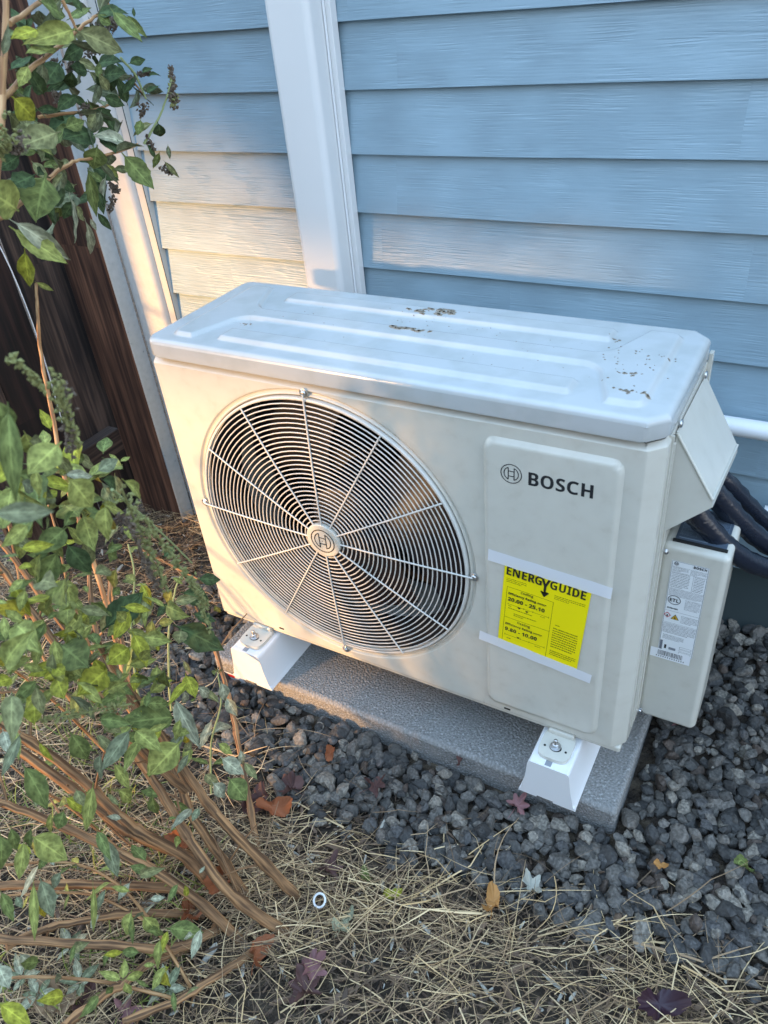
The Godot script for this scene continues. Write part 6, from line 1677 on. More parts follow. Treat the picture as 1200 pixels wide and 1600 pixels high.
	leaf(o, V(0.3480, 0.5037, 0.5733), V(0.3194, 0.4832, 0.5984), V(0.7393, 1.4993, 0.3128), "leaf_lime", 0.40)
	leaf(o, V(0.2679, 0.5758, 0.3628), V(0.2507, 0.5349, 0.3677), V(0.8416, 1.1221, 0.2537), "leaf_mid", 0.46)
	leaf(o, V(0.2587, 0.6412, 0.4647), V(0.2780, 0.6772, 0.4707), V(0.6453, 0.9844, 0.5284), "leaf_olive", 0.35)
	leaf(o, V(0.3214, 0.3453, 0.4361), V(0.3177, 0.3373, 0.4555), V(1.1652, 1.6345, 0.2333), "leaf_light", 0.43)
	leaf(o, V(0.3622, 0.6836, 0.5563), V(0.3871, 0.6898, 0.5522), V(0.6290, 0.7135, -0.3032), "leaf_mid", 0.39)
	leaf(o, V(0.3405, 0.4760, 0.5320), V(0.3755, 0.4518, 0.5261), V(1.0263, 1.2847, -0.2313), "leaf_light", 0.35)
	leaf(o, V(0.2304, 0.6729, 0.3456), V(0.2679, 0.6637, 0.3931), V(0.7339, 1.5760, 0.6234), "leaf_lime", 0.43)
	leaf(o, V(0.2173, 0.6019, 0.2893), V(0.2012, 0.6090, 0.2880), V(0.8382, 1.0066, 0.2892), "leaf_light", 0.35)
	leaf(o, V(0.2811, 0.3189, 0.3976), V(0.2749, 0.3084, 0.3708), V(0.2666, 0.9289, 0.4236), "leaf_olive", 0.41)
	leaf(o, V(0.2983, 0.3382, 0.4819), V(0.3098, 0.3269, 0.5000), V(0.5460, 1.3794, 0.8253), "leaf_light", 0.49)
	leaf(o, V(0.2756, 0.5717, 0.4717), V(0.2732, 0.5581, 0.4431), V(0.8898, 1.2747, 0.2846), "leaf_mid", 0.50)
	leaf(o, V(0.2283, 0.6483, 0.3866), V(0.2495, 0.6708, 0.3934), V(0.3785, 1.5585, 0.6623), "leaf_lime", 0.36)
	leaf(o, V(0.2843, 0.3593, 0.4269), V(0.2644, 0.3580, 0.4614), V(0.9594, 1.0530, -0.1045), "leaf_light", 0.32)
	leaf(o, V(0.3018, 0.3661, 0.4327), V(0.3370, 0.3898, 0.4366), V(0.9933, 0.5538, 0.3305), "leaf_mid", 0.37)
	leaf(o, V(0.2931, 0.4511, 0.4967), V(0.2698, 0.4657, 0.4943), V(0.5208, 1.1934, 0.5735), "leaf_olive", 0.31)
	leaf(o, V(0.2896, 0.4309, 0.5016), V(0.2570, 0.4358, 0.4952), V(0.9000, 0.5453, 0.6150), "leaf_light", 0.50)
	leaf(o, V(0.2891, 0.3180, 0.4382), V(0.3050, 0.2932, 0.4108), V(0.0681, 1.3749, 0.2346), "leaf_mid", 0.31)
	leaf(o, V(0.2852, 0.5679, 0.5135), V(0.3434, 0.5854, 0.5270), V(0.4080, 0.9051, -0.0237), "leaf_lime", 0.48)
	leaf(o, V(0.3246, 0.3655, 0.4044), V(0.3129, 0.3003, 0.4167), V(0.5958, 1.4336, 0.6317), "leaf_mid", 0.31)
	leaf(o, V(0.2449, 0.4369, 0.4055), V(0.2463, 0.4129, 0.4248), V(0.6813, 1.4119, 0.5451), "leaf_olive", 0.36)
	leaf(o, V(0.3514, 0.4949, 0.5470), V(0.3544, 0.5247, 0.5549), V(1.2860, 1.2898, 0.1535), "leaf_light", 0.44)
	leaf(o, V(0.2291, 0.6134, 0.4152), V(0.2073, 0.6146, 0.3966), V(0.6628, 0.7644, 0.3460), "leaf_light", 0.36)
	leaf(o, V(0.3004, 0.6054, 0.5281), V(0.3302, 0.5791, 0.5404), V(0.7045, 1.2343, 0.5737), "leaf_lime", 0.42)
	leaf(o, V(0.3006, 0.5220, 0.5269), V(0.3012, 0.4899, 0.5506), V(0.7227, 1.2186, 0.1250), "leaf_light", 0.34)
	leaf(o, V(0.2794, 0.5387, 0.4219), V(0.2904, 0.5802, 0.4264), V(0.5398, 0.3524, 0.2009), "leaf_olive", 0.45)
	leaf(o, V(0.3294, 0.3365, 0.4783), V(0.3225, 0.3338, 0.5207), V(0.4601, 1.9315, -0.0445), "leaf_light", 0.38)
	leaf(o, V(0.2558, 0.3547, 0.3738), V(0.2482, 0.3066, 0.3997), V(0.6447, 1.0448, -0.0413), "leaf_light", 0.48)
	leaf(o, V(0.3283, 0.5795, 0.5549), V(0.3196, 0.5696, 0.5375), V(0.8012, 1.0800, -0.0885), "leaf_lime", 0.35)
	leaf(o, V(0.3399, 0.5462, 0.5939), V(0.3257, 0.5431, 0.5628), V(0.0507, 1.0971, -0.1227), "leaf_light", 0.39)
	leaf(o, V(0.2794, 0.6705, 0.4667), V(0.2677, 0.6720, 0.4852), V(0.9538, 0.8865, 0.5670), "leaf_mid", 0.37)
	leaf(o, V(0.3455, 0.5151, 0.5741), V(0.3621, 0.4899, 0.5925), V(0.6064, 1.5740, 0.4990), "leaf_olive", 0.40)
	leaf(o, V(0.2260, 0.6178, 0.3129), V(0.2674, 0.6308, 0.3227), V(1.1511, 0.9911, 0.2177), "leaf_light", 0.33)
	leaf(o, V(0.2694, 0.4437, 0.3637), V(0.2520, 0.3892, 0.3688), V(0.2499, 0.9573, 0.5296), "leaf_mid", 0.35)
	leaf(o, V(0.2947, 0.5700, 0.4413), V(0.3067, 0.5922, 0.4516), V(0.5339, 1.7497, 0.4083), "leaf_light", 0.31)
	leaf(o, V(0.2941, 0.4714, 0.4122), V(0.3227, 0.4605, 0.3899), V(0.7991, 1.1332, 0.0692), "leaf_lime", 0.33)
	leaf(o, V(0.2172, 0.5434, 0.2983), V(0.2135, 0.5541, 0.3137), V(1.0019, 1.1961, 0.7537), "leaf_light", 0.38)
	leaf(o, V(0.2067, 0.5106, 0.3133), V(0.2193, 0.5130, 0.3529), V(0.4343, 1.0398, 0.4769), "leaf_olive", 0.33)
	leaf(o, V(0.2999, 0.4180, 0.4650), V(0.2966, 0.4283, 0.4562), V(0.9973, 0.7658, 0.5726), "leaf_light", 0.34)
	leaf(o, V(0.3651, 0.5363, 0.5776), V(0.3340, 0.5069, 0.5981), V(1.0719, 1.0274, 0.0912), "leaf_mid", 0.31)
	leaf(o, V(0.3052, 0.1886, 0.3966), V(0.3225, 0.1735, 0.4252), V(0.9445, 1.3222, 0.7070), "leaf_light", 0.43)
	leaf(o, V(0.2311, 0.4240, 0.3298), V(0.2577, 0.4014, 0.3420), V(0.8880, 1.4114, 0.4191), "leaf_lime", 0.45)
	leaf(o, V(0.3145, 0.3063, 0.4792), V(0.3002, 0.2831, 0.4932), V(0.0138, 1.4009, 0.1576), "leaf_light", 0.35)
	leaf(o, V(0.2424, 0.5613, 0.4389), V(0.2565, 0.5356, 0.4578), V(0.9268, 0.9002, 0.8925), "leaf_mid", 0.48)
	leaf(o, V(0.2780, 0.3120, 0.3972), V(0.3188, 0.3396, 0.4011), V(0.5580, 1.4352, 0.7292), "leaf_olive", 0.31)
	leaf(o, V(0.2549, 0.3976, 0.2990), V(0.2400, 0.3628, 0.3168), V(0.6251, 1.2175, 0.4898), "leaf_light", 0.46)
	leaf(o, V(0.3374, 0.5902, 0.5617), V(0.3911, 0.6081, 0.5755), V(0.4890, 1.5215, 0.0879), "leaf_light", 0.48)
	leaf(o, V(0.3047, 0.4682, 0.5309), V(0.3545, 0.4800, 0.5578), V(0.2571, 1.0115, 0.3803), "leaf_lime", 0.42)
	leaf(o, V(0.2292, 0.6175, 0.3814), V(0.1822, 0.6245, 0.3837), V(0.7766, 0.8943, 0.3472), "leaf_light", 0.35)
	leaf(o, V(0.3115, 0.7214, 0.4814), V(0.3105, 0.6883, 0.4519), V(0.1801, 1.1363, 0.9425), "leaf_mid", 0.43)
	leaf(o, V(0.2689, 0.6456, 0.4213), V(0.2925, 0.6682, 0.4656), V(0.5519, 0.4735, 0.6776), "leaf_olive", 0.41)
	leaf(o, V(0.2071, 0.4974, 0.3314), V(0.2281, 0.4818, 0.3588), V(0.6580, -0.0935, 0.2606), "leaf_mid", 0.42)
	leaf(o, V(0.2943, 0.7032, 0.4869), V(0.3422, 0.6887, 0.4906), V(0.3759, 0.6276, 1.0013), "leaf_light", 0.31)
	leaf(o, V(0.2543, 0.6781, 0.4667), V(0.2826, 0.6492, 0.4809), V(1.0799, 0.9236, 0.4332), "leaf_lime", 0.42)
	leaf(o, V(0.2763, 0.3262, 0.3800), V(0.2918, 0.3162, 0.4094), V(1.0826, 0.8682, 0.6386), "leaf_light", 0.46)
	leaf(o, V(0.2713, 0.6790, 0.4297), V(0.3034, 0.6994, 0.4334), V(0.5949, 1.2119, 0.5338), "leaf_mid", 0.36)
	leaf(o, V(0.2615, 0.3819, 0.3124), V(0.2927, 0.3893, 0.2899), V(0.4272, 1.4450, 0.6408), "leaf_olive", 0.41)
	leaf(o, V(0.2161, 0.5963, 0.2940), V(0.2026, 0.5959, 0.3298), V(1.2611, 0.8698, 0.5745), "leaf_mid", 0.34)
	leaf(o, V(0.2644, 0.3862, 0.3267), V(0.2488, 0.4157, 0.3396), V(0.4476, 1.4934, 0.2571), "leaf_light", 0.30)
	leaf(o, V(0.3095, 0.3784, 0.3930), V(0.3023, 0.3886, 0.3881), V(0.6311, 1.5543, 0.5908), "leaf_lime", 0.45)
	leaf(o, V(0.3017, 0.4521, 0.4173), V(0.3047, 0.4841, 0.4295), V(0.7576, 1.2167, 0.5333), "leaf_light", 0.45)
	leaf(o, V(0.2599, 0.4117, 0.4418), V(0.2314, 0.4255, 0.4269), V(0.8725, 1.0630, -0.1799), "leaf_mid", 0.43)
	leaf(o, V(0.2165, 0.6365, 0.3549), V(0.1843, 0.6272, 0.3777), V(1.1476, 0.6619, 1.0312), "leaf_olive", 0.34)
	leaf(o, V(0.3515, 0.3545, 0.4949), V(0.4017, 0.3563, 0.5045), V(0.7051, 2.1479, 0.7001), "leaf_light", 0.46)
	leaf(o, V(0.3036, 0.6098, 0.4936), V(0.2903, 0.6118, 0.4709), V(0.8803, 1.3186, 0.0028), "leaf_mid", 0.46)
	leaf(o, V(0.2311, 0.5332, 0.3882), V(0.2272, 0.5690, 0.3980), V(0.7794, 0.9471, 0.4584), "leaf_light", 0.42)
	leaf(o, V(0.2992, 0.4462, 0.5063), V(0.2930, 0.4599, 0.4816), V(0.0958, 0.5202, 0.5625), "leaf_lime", 0.41)
	leaf(o, V(0.3104, 0.5586, 0.5313), V(0.3121, 0.5410, 0.5452), V(0.7507, 0.9654, 0.3288), "leaf_light", 0.42)
	leaf(o, V(0.2586, 0.4336, 0.3919), V(0.2876, 0.4188, 0.4274), V(0.4829, 0.9774, 0.6261), "leaf_mid", 0.38)
	leaf(o, V(0.2660, 0.5738, 0.4904), V(0.2779, 0.5502, 0.4811), V(0.6806, 1.2542, 0.1747), "leaf_olive", 0.39)
	leaf(o, V(0.3112, 0.5195, 0.5648), V(0.3247, 0.5027, 0.5461), V(0.1951, 0.9307, 0.2696), "leaf_light", 0.37)
	leaf(o, V(0.2064, 0.5839, 0.3378), V(0.1978, 0.5755, 0.3727), V(0.4030, 0.8726, 0.3343), "leaf_mid", 0.41)
	leaf(o, V(0.2752, 0.4301, 0.4084), V(0.2876, 0.4439, 0.4397), V(0.9292, 1.3671, 0.7307), "leaf_light", 0.43)
	leaf(o, V(0.3072, 0.6707, 0.4633), V(0.3258, 0.6901, 0.4620), V(0.5324, 1.0799, 0.8083), "leaf_lime", 0.32)
	leaf(o, V(0.2997, 0.4476, 0.5322), V(0.2885, 0.4380, 0.5647), V(0.7337, 1.1287, 0.0968), "leaf_light", 0.34)
	leaf(o, V(0.2676, 0.4119, 0.4039), V(0.2914, 0.3899, 0.3826), V(0.8966, 1.1784, 0.6993), "leaf_light", 0.31)
	leaf(o, V(0.2442, 0.7098, 0.4173), V(0.2513, 0.7071, 0.4423), V(0.7353, 1.5136, 0.4503), "leaf_mid", 0.38)
	leaf(o, V(0.3037, 0.5521, 0.4625), V(0.2729, 0.5562, 0.4799), V(0.3499, 1.1291, 0.5451), "leaf_light", 0.37)
	leaf(o, V(0.2584, 0.2486, 0.3283), V(0.3129, 0.2570, 0.3636), V(0.9583, 1.0459, 0.2634), "leaf_lime", 0.35)
	leaf(o, V(0.3060, 0.7092, 0.4845), V(0.3507, 0.7001, 0.5360), V(0.6998, 0.8374, -0.1931), "leaf_light", 0.34)
	leaf(o, V(0.2746, 0.5672, 0.4378), V(0.3022, 0.5473, 0.4379), V(0.9280, 1.4047, 0.1988), "leaf_mid", 0.39)
	leaf(o, V(0.2783, 0.3883, 0.4087), V(0.3046, 0.3682, 0.4257), V(0.3543, 1.1035, 0.1652), "leaf_olive", 0.30)
	leaf(o, V(0.2324, 0.6539, 0.3640), V(0.2358, 0.6380, 0.3391), V(0.9757, 0.7653, 0.6624), "leaf_mid", 0.44)
	leaf(o, V(0.3241, 0.5024, 0.4970), V(0.3063, 0.5163, 0.4784), V(0.3257, 0.7113, -0.0800), "leaf_light", 0.44)
	leaf(o, V(0.3285, 0.2781, 0.4626), V(0.3300, 0.2922, 0.4463), V(0.1729, 1.3540, 0.5934), "leaf_lime", 0.43)
	leaf(o, V(0.2515, 0.7299, 0.4303), V(0.2932, 0.7283, 0.4682), V(0.8328, 0.9665, -0.1832), "leaf_light", 0.46)
	leaf(o, V(0.3274, 0.7009, 0.4908), V(0.3598, 0.6841, 0.5267), V(1.0930, 0.6143, 0.8033), "leaf_mid", 0.38)
	leaf(o, V(0.2824, 0.6954, 0.4011), V(0.3005, 0.7095, 0.3944), V(1.4548, 0.9575, 0.6661), "leaf_olive", 0.37)
	leaf(o, V(0.2689, 0.5624, 0.3921), V(0.2506, 0.5705, 0.4066), V(0.8892, 0.6548, 0.1301), "leaf_light", 0.30)
	leaf(o, V(0.2803, 0.3986, 0.4703), V(0.2983, 0.3796, 0.4547), V(0.4615, 1.2018, 0.6036), "leaf_mid", 0.43)
	leaf(o, V(0.3290, 0.3056, 0.4785), V(0.3577, 0.3225, 0.5287), V(0.6327, 1.5419, 0.1961), "leaf_light", 0.32)
	leaf(o, V(0.2319, 0.6096, 0.4062), V(0.2698, 0.6074, 0.3949), V(0.3400, 0.9998, 0.4293), "leaf_mid", 0.50)
	leaf(o, V(0.3579, 0.4001, 0.5240), V(0.3194, 0.3954, 0.4977), V(0.2202, 1.4991, 0.0568), "leaf_olive", 0.48)
	leaf(o, V(0.2309, 0.6078, 0.2978), V(0.2296, 0.6046, 0.2774), V(0.5034, 1.0330, 0.2134), "leaf_light", 0.34)
	leaf(o, V(0.3318, 0.6041, 0.5650), V(0.3507, 0.5914, 0.5828), V(0.9292, 1.1849, 0.4660), "leaf_light", 0.33)
	leaf(o, V(0.3059, 0.5086, 0.4620), V(0.3096, 0.5163, 0.4917), V(0.6917, 0.9673, 0.1815), "leaf_lime", 0.33)
	leaf(o, V(0.3343, 0.5528, 0.5901), V(0.3692, 0.5767, 0.5828), V(0.8206, 1.5126, 0.5285), "leaf_light", 0.38)
	leaf(o, V(0.3065, 0.6673, 0.5170), V(0.2596, 0.6622, 0.5286), V(0.8867, 1.2928, 0.7756), "leaf_mid", 0.47)
	leaf(o, V(0.3100, 0.4536, 0.4711), V(0.3121, 0.4540, 0.5010), V(0.3127, 1.1351, 0.7390), "leaf_olive", 0.39)
	leaf(o, V(0.3075, 0.3911, 0.4691), V(0.3371, 0.3729, 0.4870), V(0.4644, 1.0466, 0.5524), "leaf_light", 0.44)
	leaf(o, V(0.2597, 0.3943, 0.4114), V(0.2233, 0.3715, 0.4353), V(0.6030, 1.4973, 0.3215), "leaf_mid", 0.32)
	leaf(o, V(0.2715, 0.6062, 0.4016), V(0.3244, 0.5946, 0.4383), V(0.9114, 1.7424, 0.8040), "leaf_light", 0.39)
	leaf(o, V(0.2591, 0.6338, 0.3918), V(0.2658, 0.6697, 0.4284), V(0.3624, 0.6917, 0.1928), "leaf_lime", 0.50)
	leaf(o, V(0.2826, 0.4087, 0.3408), V(0.3458, 0.4430, 0.3702), V(0.6303, 0.7308, 0.6328), "leaf_light", 0.33)
	leaf(o, V(0.2246, 0.4922, 0.3292), V(0.2262, 0.5007, 0.3604), V(1.1947, 1.5123, 0.2652), "leaf_mid", 0.36)
	leaf(o, V(0.2962, 0.3665, 0.3375), V(0.3291, 0.3786, 0.3764), V(0.5397, 1.0718, 0.2272), "leaf_olive", 0.42)
	leaf(o, V(0.3001, 0.4356, 0.4900), V(0.3059, 0.4101, 0.4720), V(1.1676, 0.9614, 0.0445), "leaf_light", 0.32)
	leaf(o, V(0.3393, 0.3501, 0.4613), V(0.3256, 0.3531, 0.4384), V(0.7188, 1.3068, 0.8148), "leaf_mid", 0.38)
	leaf(o, V(0.3183, 0.4306, 0.4769), V(0.3660, 0.4797, 0.5397), V(1.1036, 1.1113, -0.2251), "leaf_lime", 0.37)
	leaf(o, V(0.2974, 0.4382, 0.4828), V(0.2955, 0.4402, 0.5192), V(0.8709, 1.3830, 0.8830), "leaf_light", 0.49)
	leaf(o, V(0.3045, 0.5208, 0.4567), V(0.3104, 0.4961, 0.4418), V(0.2474, 0.7617, 0.8552), "leaf_mid", 0.40)
	leaf(o, V(0.3373, 0.6122, 0.5208), V(0.3965, 0.6616, 0.5377), V(1.2063, 1.4326, 0.3748), "leaf_olive", 0.31)
	leaf(o, V(0.2696, 0.5728, 0.4963), V(0.2653, 0.5631, 0.5270), V(1.1159, 0.8928, 0.0156), "leaf_light", 0.37)
	leaf(o, V(0.2808, 0.4266, 0.5011), V(0.2969, 0.4633, 0.5211), V(0.6597, 1.1770, 0.5696), "leaf_mid", 0.44)
	leaf(o, V(0.2573, 0.7185, 0.4261), V(0.2514, 0.7048, 0.4509), V(1.0937, 0.4068, 0.5371), "leaf_light", 0.39)
	leaf(o, V(0.3187, 0.5892, 0.4922), V(0.2937, 0.6005, 0.4973), V(0.8619, 0.6918, 0.3131), "leaf_lime", 0.49)
	leaf(o, V(0.2661, 0.5965, 0.3675), V(0.2565, 0.5576, 0.3402), V(0.7246, 1.1246, 0.2289), "leaf_light", 0.43)
	leaf(o, V(0.2514, 0.4486, 0.3491), V(0.2169, 0.4418, 0.3403), V(0.4843, 0.7666, 0.5450), "leaf_mid", 0.38)
	leaf(o, V(0.2656, 0.7116, 0.4626), V(0.2420, 0.7305, 0.4560), V(0.6870, 0.7548, 0.6049), "leaf_light", 0.35)
	leaf(o, V(0.2470, 0.2740, 0.2955), V(0.2543, 0.2638, 0.2777), V(0.5372, 0.8120, 0.7641), "leaf_mid", 0.32)
	leaf(o, V(0.2344, 0.5269, 0.3281), V(0.2546, 0.5081, 0.3304), V(0.9623, 1.1529, 0.1775), "leaf_light", 0.39)
	leaf(o, V(0.2410, 0.7010, 0.3802), V(0.2318, 0.7279, 0.3772), V(1.0735, 0.7375, -0.0581), "leaf_lime", 0.48)
	leaf(o, V(0.3856, 0.5920, 0.6115), V(0.4128, 0.6441, 0.6053), V(0.6801, 1.6223, 0.1573), "leaf_light", 0.45)
	leaf(o, V(0.3395, 0.5680, 0.5304), V(0.3398, 0.5717, 0.5129), V(0.8748, 1.4738, 0.4028), "leaf_mid", 0.40)
	leaf(o, V(0.3085, 0.7379, 0.4527), V(0.3170, 0.7097, 0.4497), V(0.6786, 0.9151, 0.6164), "leaf_olive", 0.39)
	leaf(o, V(0.2989, 0.6689, 0.4893), V(0.2587, 0.6544, 0.5031), V(0.6134, 1.0762, 0.5571), "leaf_light", 0.45)
	leaf(o, V(0.2046, 0.6150, 0.2991), V(0.1788, 0.6223, 0.2653), V(0.6080, 1.1483, 0.6633), "leaf_mid", 0.48)
	leaf(o, V(0.3080, 0.5626, 0.5448), V(0.2565, 0.5362, 0.5331), V(0.6326, 1.0229, 0.3585), "leaf_light", 0.31)
	leaf(o, V(0.3260, 0.6242, 0.5118), V(0.3030, 0.6258, 0.5179), V(0.6923, 0.9714, 0.0873), "leaf_lime", 0.36)
	leaf(o, V(0.2237, 0.6207, 0.3452), V(0.1790, 0.6201, 0.3478), V(0.7552, 1.1645, 0.6612), "leaf_light", 0.37)
	leaf(o, V(0.3428, 0.3569, 0.4988), V(0.3263, 0.3457, 0.4835), V(0.3726, 1.3587, 0.5031), "leaf_mid", 0.41)
	leaf(o, V(0.3462, 0.5369, 0.5424), V(0.3532, 0.5059, 0.5635), V(0.4330, 1.2588, 0.2856), "leaf_olive", 0.34)
	leaf(o, V(0.2451, 0.6116, 0.4035), V(0.3194, 0.6409, 0.4368), V(0.6281, 1.0498, 0.3832), "leaf_light", 0.43)
	leaf(o, V(0.2291, 0.6275, 0.3196), V(0.2539, 0.6106, 0.3116), V(0.0888, 1.0075, 0.1875), "leaf_mid", 0.30)
	leaf(o, V(0.3038, 0.6768, 0.4642), V(0.2884, 0.6620, 0.4298), V(0.7262, 1.1596, 0.3601), "leaf_lime", 0.44)
	leaf(o, V(0.2807, 0.5130, 0.4813), V(0.2763, 0.4829, 0.4865), V(0.5745, 1.1214, 0.5049), "leaf_light", 0.31)
	leaf(o, V(0.3009, 0.5531, 0.5418), V(0.3104, 0.5749, 0.5856), V(0.4884, 0.9005, 0.4654), "leaf_mid", 0.45)
	leaf(o, V(0.2700, 0.5020, 0.4326), V(0.2520, 0.5087, 0.4253), V(1.1354, 1.0736, 0.6456), "leaf_light", 0.37)
	leaf(o, V(0.2110, 0.5811, 0.3421), V(0.2135, 0.5553, 0.3661), V(0.5075, 0.9811, 0.4878), "leaf_mid", 0.43)
	leaf(o, V(0.3137, 0.5746, 0.4746), V(0.3289, 0.5793, 0.5204), V(0.3452, 1.0465, 0.3406), "leaf_light", 0.50)
	leaf(o, V(0.3285, 0.6446, 0.5467), V(0.2771, 0.6088, 0.5606), V(0.0368, 0.9945, 0.4260), "leaf_lime", 0.38)
	leaf(o, V(0.3472, 0.6346, 0.5356), V(0.3350, 0.6258, 0.5542), V(0.7981, 1.1203, 0.0448), "leaf_light", 0.41)
	leaf(o, V(0.3302, 0.6158, 0.5400), V(0.3280, 0.6179, 0.5284), V(0.5234, 0.9826, 0.0972), "leaf_mid", 0.45)
	leaf(o, V(0.2077, 0.5802, 0.3176), V(0.2473, 0.5597, 0.3416), V(0.5682, 1.3040, 0.2276), "leaf_olive", 0.33)
	leaf(o, V(0.3297, 0.4840, 0.5614), V(0.3451, 0.5253, 0.5780), V(0.5748, 1.6402, 0.2522), "leaf_mid", 0.39)
	leaf(o, V(0.2808, 0.6406, 0.3852), V(0.2757, 0.6528, 0.3510), V(0.4304, 1.0323, 0.5165), "leaf_light", 0.40)
	leaf(o, V(0.2588, 0.6703, 0.4385), V(0.2332, 0.6182, 0.4189), V(0.7909, 0.4816, 0.5039), "leaf_lime", 0.37)
	leaf(o, V(0.2960, 0.5144, 0.4916), V(0.2910, 0.5043, 0.4733), V(0.7973, 1.6615, 0.5504), "leaf_light", 0.44)
	leaf(o, V(0.3055, 0.2634, 0.4566), V(0.2991, 0.2955, 0.4795), V(0.4628, 1.3071, 0.5268), "leaf_mid", 0.46)
	leaf(o, V(0.2793, 0.6935, 0.4347), V(0.2447, 0.6389, 0.4487), V(0.7237, 0.9329, 0.8344), "leaf_olive", 0.45)
	leaf(o, V(0.2177, 0.3796, 0.2666), V(0.2340, 0.3676, 0.2571), V(0.7724, 1.2425, 0.2209), "leaf_light", 0.36)
	leaf(o, V(0.3058, 0.4746, 0.5563), V(0.2856, 0.4499, 0.5801), V(0.8226, 0.6233, 0.6567), "leaf_mid", 0.39)
	leaf(o, V(0.3473, 0.6681, 0.5303), V(0.3717, 0.6672, 0.5061), V(0.6417, 1.2057, 0.7859), "leaf_lime", 0.36)
	leaf(o, V(0.3231, 0.2567, 0.4262), V(0.3526, 0.2579, 0.4194), V(0.2865, 1.5639, 0.4484), "leaf_light", 0.48)
	leaf(o, V(0.3076, 0.6278, 0.4478), V(0.3369, 0.6441, 0.5058), V(1.0697, 0.9318, 0.2665), "leaf_mid", 0.39)
	leaf(o, V(0.3131, 0.3935, 0.4618), V(0.3089, 0.4108, 0.4599), V(1.0162, 1.3071, 0.4066), "leaf_olive", 0.41)
	leaf(o, V(0.2711, 0.3737, 0.3473), V(0.2656, 0.3591, 0.3791), V(0.3308, 1.5241, 0.3723), "leaf_mid", 0.32)
	leaf(o, V(0.2357, 0.3612, 0.3347), V(0.2352, 0.3278, 0.3535), V(0.5985, 0.9587, 0.4650), "leaf_light", 0.36)
	leaf(o, V(0.2540, 0.5891, 0.3533), V(0.2610, 0.5692, 0.3722), V(0.8982, 1.0047, 0.4829), "leaf_lime", 0.39)
	leaf(o, V(0.2931, 0.5376, 0.4741), V(0.3416, 0.5386, 0.5123), V(0.5793, 1.5118, 0.8584), "leaf_light", 0.38)
	leaf(o, V(0.3034, 0.3209, 0.4409), V(0.3178, 0.2933, 0.4072), V(0.5491, 0.9721, 0.4602), "leaf_mid", 0.43)
	leaf(o, V(0.2945, 0.5731, 0.5191), V(0.3183, 0.6046, 0.5507), V(0.3100, 1.1512, 0.4506), "leaf_olive", 0.37)
	leaf(o, V(0.2888, 0.3798, 0.4326), V(0.3195, 0.3888, 0.4099), V(0.7011, 1.6168, 0.9089), "leaf_light", 0.42)
	leaf(o, V(0.2539, 0.3649, 0.3420), V(0.2844, 0.3765, 0.3371), V(0.7714, 1.0519, 0.7410), "leaf_light", 0.40)
	leaf(o, V(0.3040, 0.2951, 0.4736), V(0.2739, 0.3023, 0.4578), V(0.9381, 0.9021, 0.1537), "leaf_mid", 0.31)
	leaf(o, V(0.3098, 0.6488, 0.5128), V(0.3382, 0.6437, 0.4908), V(0.7079, 0.5712, 0.0950), "leaf_olive", 0.33)
	leaf(o, V(0.3089, 0.4479, 0.5086), V(0.3347, 0.4473, 0.4996), V(1.1408, 0.8183, 0.5931), "leaf_light", 0.39)
	leaf(o, V(0.2853, 0.4862, 0.5024), V(0.3735, 0.5105, 0.5281), V(0.4950, 1.4055, 0.4575), "leaf_mid", 0.46)
	leaf(o, V(0.2440, 0.7161, 0.4427), V(0.2651, 0.7086, 0.4681), V(1.0571, 0.5496, 0.5361), "leaf_light", 0.39)
	leaf(o, V(0.3090, 0.4687, 0.5660), V(0.3512, 0.4709, 0.5976), V(0.5556, 1.3772, 0.5109), "leaf_lime", 0.45)
	leaf(o, V(0.3271, 0.3941, 0.4613), V(0.3093, 0.3654, 0.4347), V(0.6940, 1.1568, 0.3887), "leaf_light", 0.32)
	leaf(o, V(0.3434, 0.3910, 0.5068), V(0.3395, 0.3998, 0.5250), V(0.7151, 1.0702, 0.2362), "leaf_mid", 0.45)
	leaf(o, V(0.2660, 0.3006, 0.3845), V(0.2740, 0.3235, 0.4260), V(0.4507, 0.9049, 0.7011), "leaf_olive", 0.30)
	leaf(o, V(0.2536, 0.6374, 0.3518), V(0.2416, 0.5871, 0.3510), V(0.3805, 1.3371, 0.7087), "leaf_light", 0.44)
	leaf(o, V(0.2387, 0.6067, 0.3810), V(0.2850, 0.6212, 0.3868), V(0.2796, 0.4995, 0.4859), "leaf_mid", 0.40)
	leaf(o, V(0.2929, 0.4399, 0.3735), V(0.3025, 0.4269, 0.4003), V(0.3666, 1.1684, 0.7222), "leaf_light", 0.33)
	leaf(o, V(0.3173, 0.3006, 0.3699), V(0.3296, 0.3144, 0.4136), V(0.6938, 1.1487, 0.3837), "leaf_lime", 0.32)
	leaf(o, V(0.2183, 0.6736, 0.3800), V(0.1955, 0.6847, 0.3620), V(1.1855, 0.8458, 0.9657), "leaf_light", 0.49)
	leaf(o, V(0.3475, 0.3902, 0.5125), V(0.3438, 0.3776, 0.5308), V(1.2067, 1.1150, 0.4365), "leaf_mid", 0.39)
	leaf(o, V(0.2267, 0.3976, 0.3229), V(0.2622, 0.3938, 0.3671), V(1.1425, 0.9325, 0.5943), "leaf_olive", 0.46)
	leaf(o, V(0.2667, 0.6924, 0.4359), V(0.2315, 0.6898, 0.4241), V(1.0845, 0.6805, 0.5751), "leaf_mid", 0.32)
	leaf(o, V(0.3135, 0.3950, 0.5136), V(0.3240, 0.3918, 0.4857), V(0.7101, 1.0615, 0.7795), "leaf_light", 0.35)
	leaf(o, V(0.2419, 0.3168, 0.3307), V(0.1955, 0.3037, 0.3242), V(0.6071, 1.8050, 0.6579), "leaf_lime", 0.38)
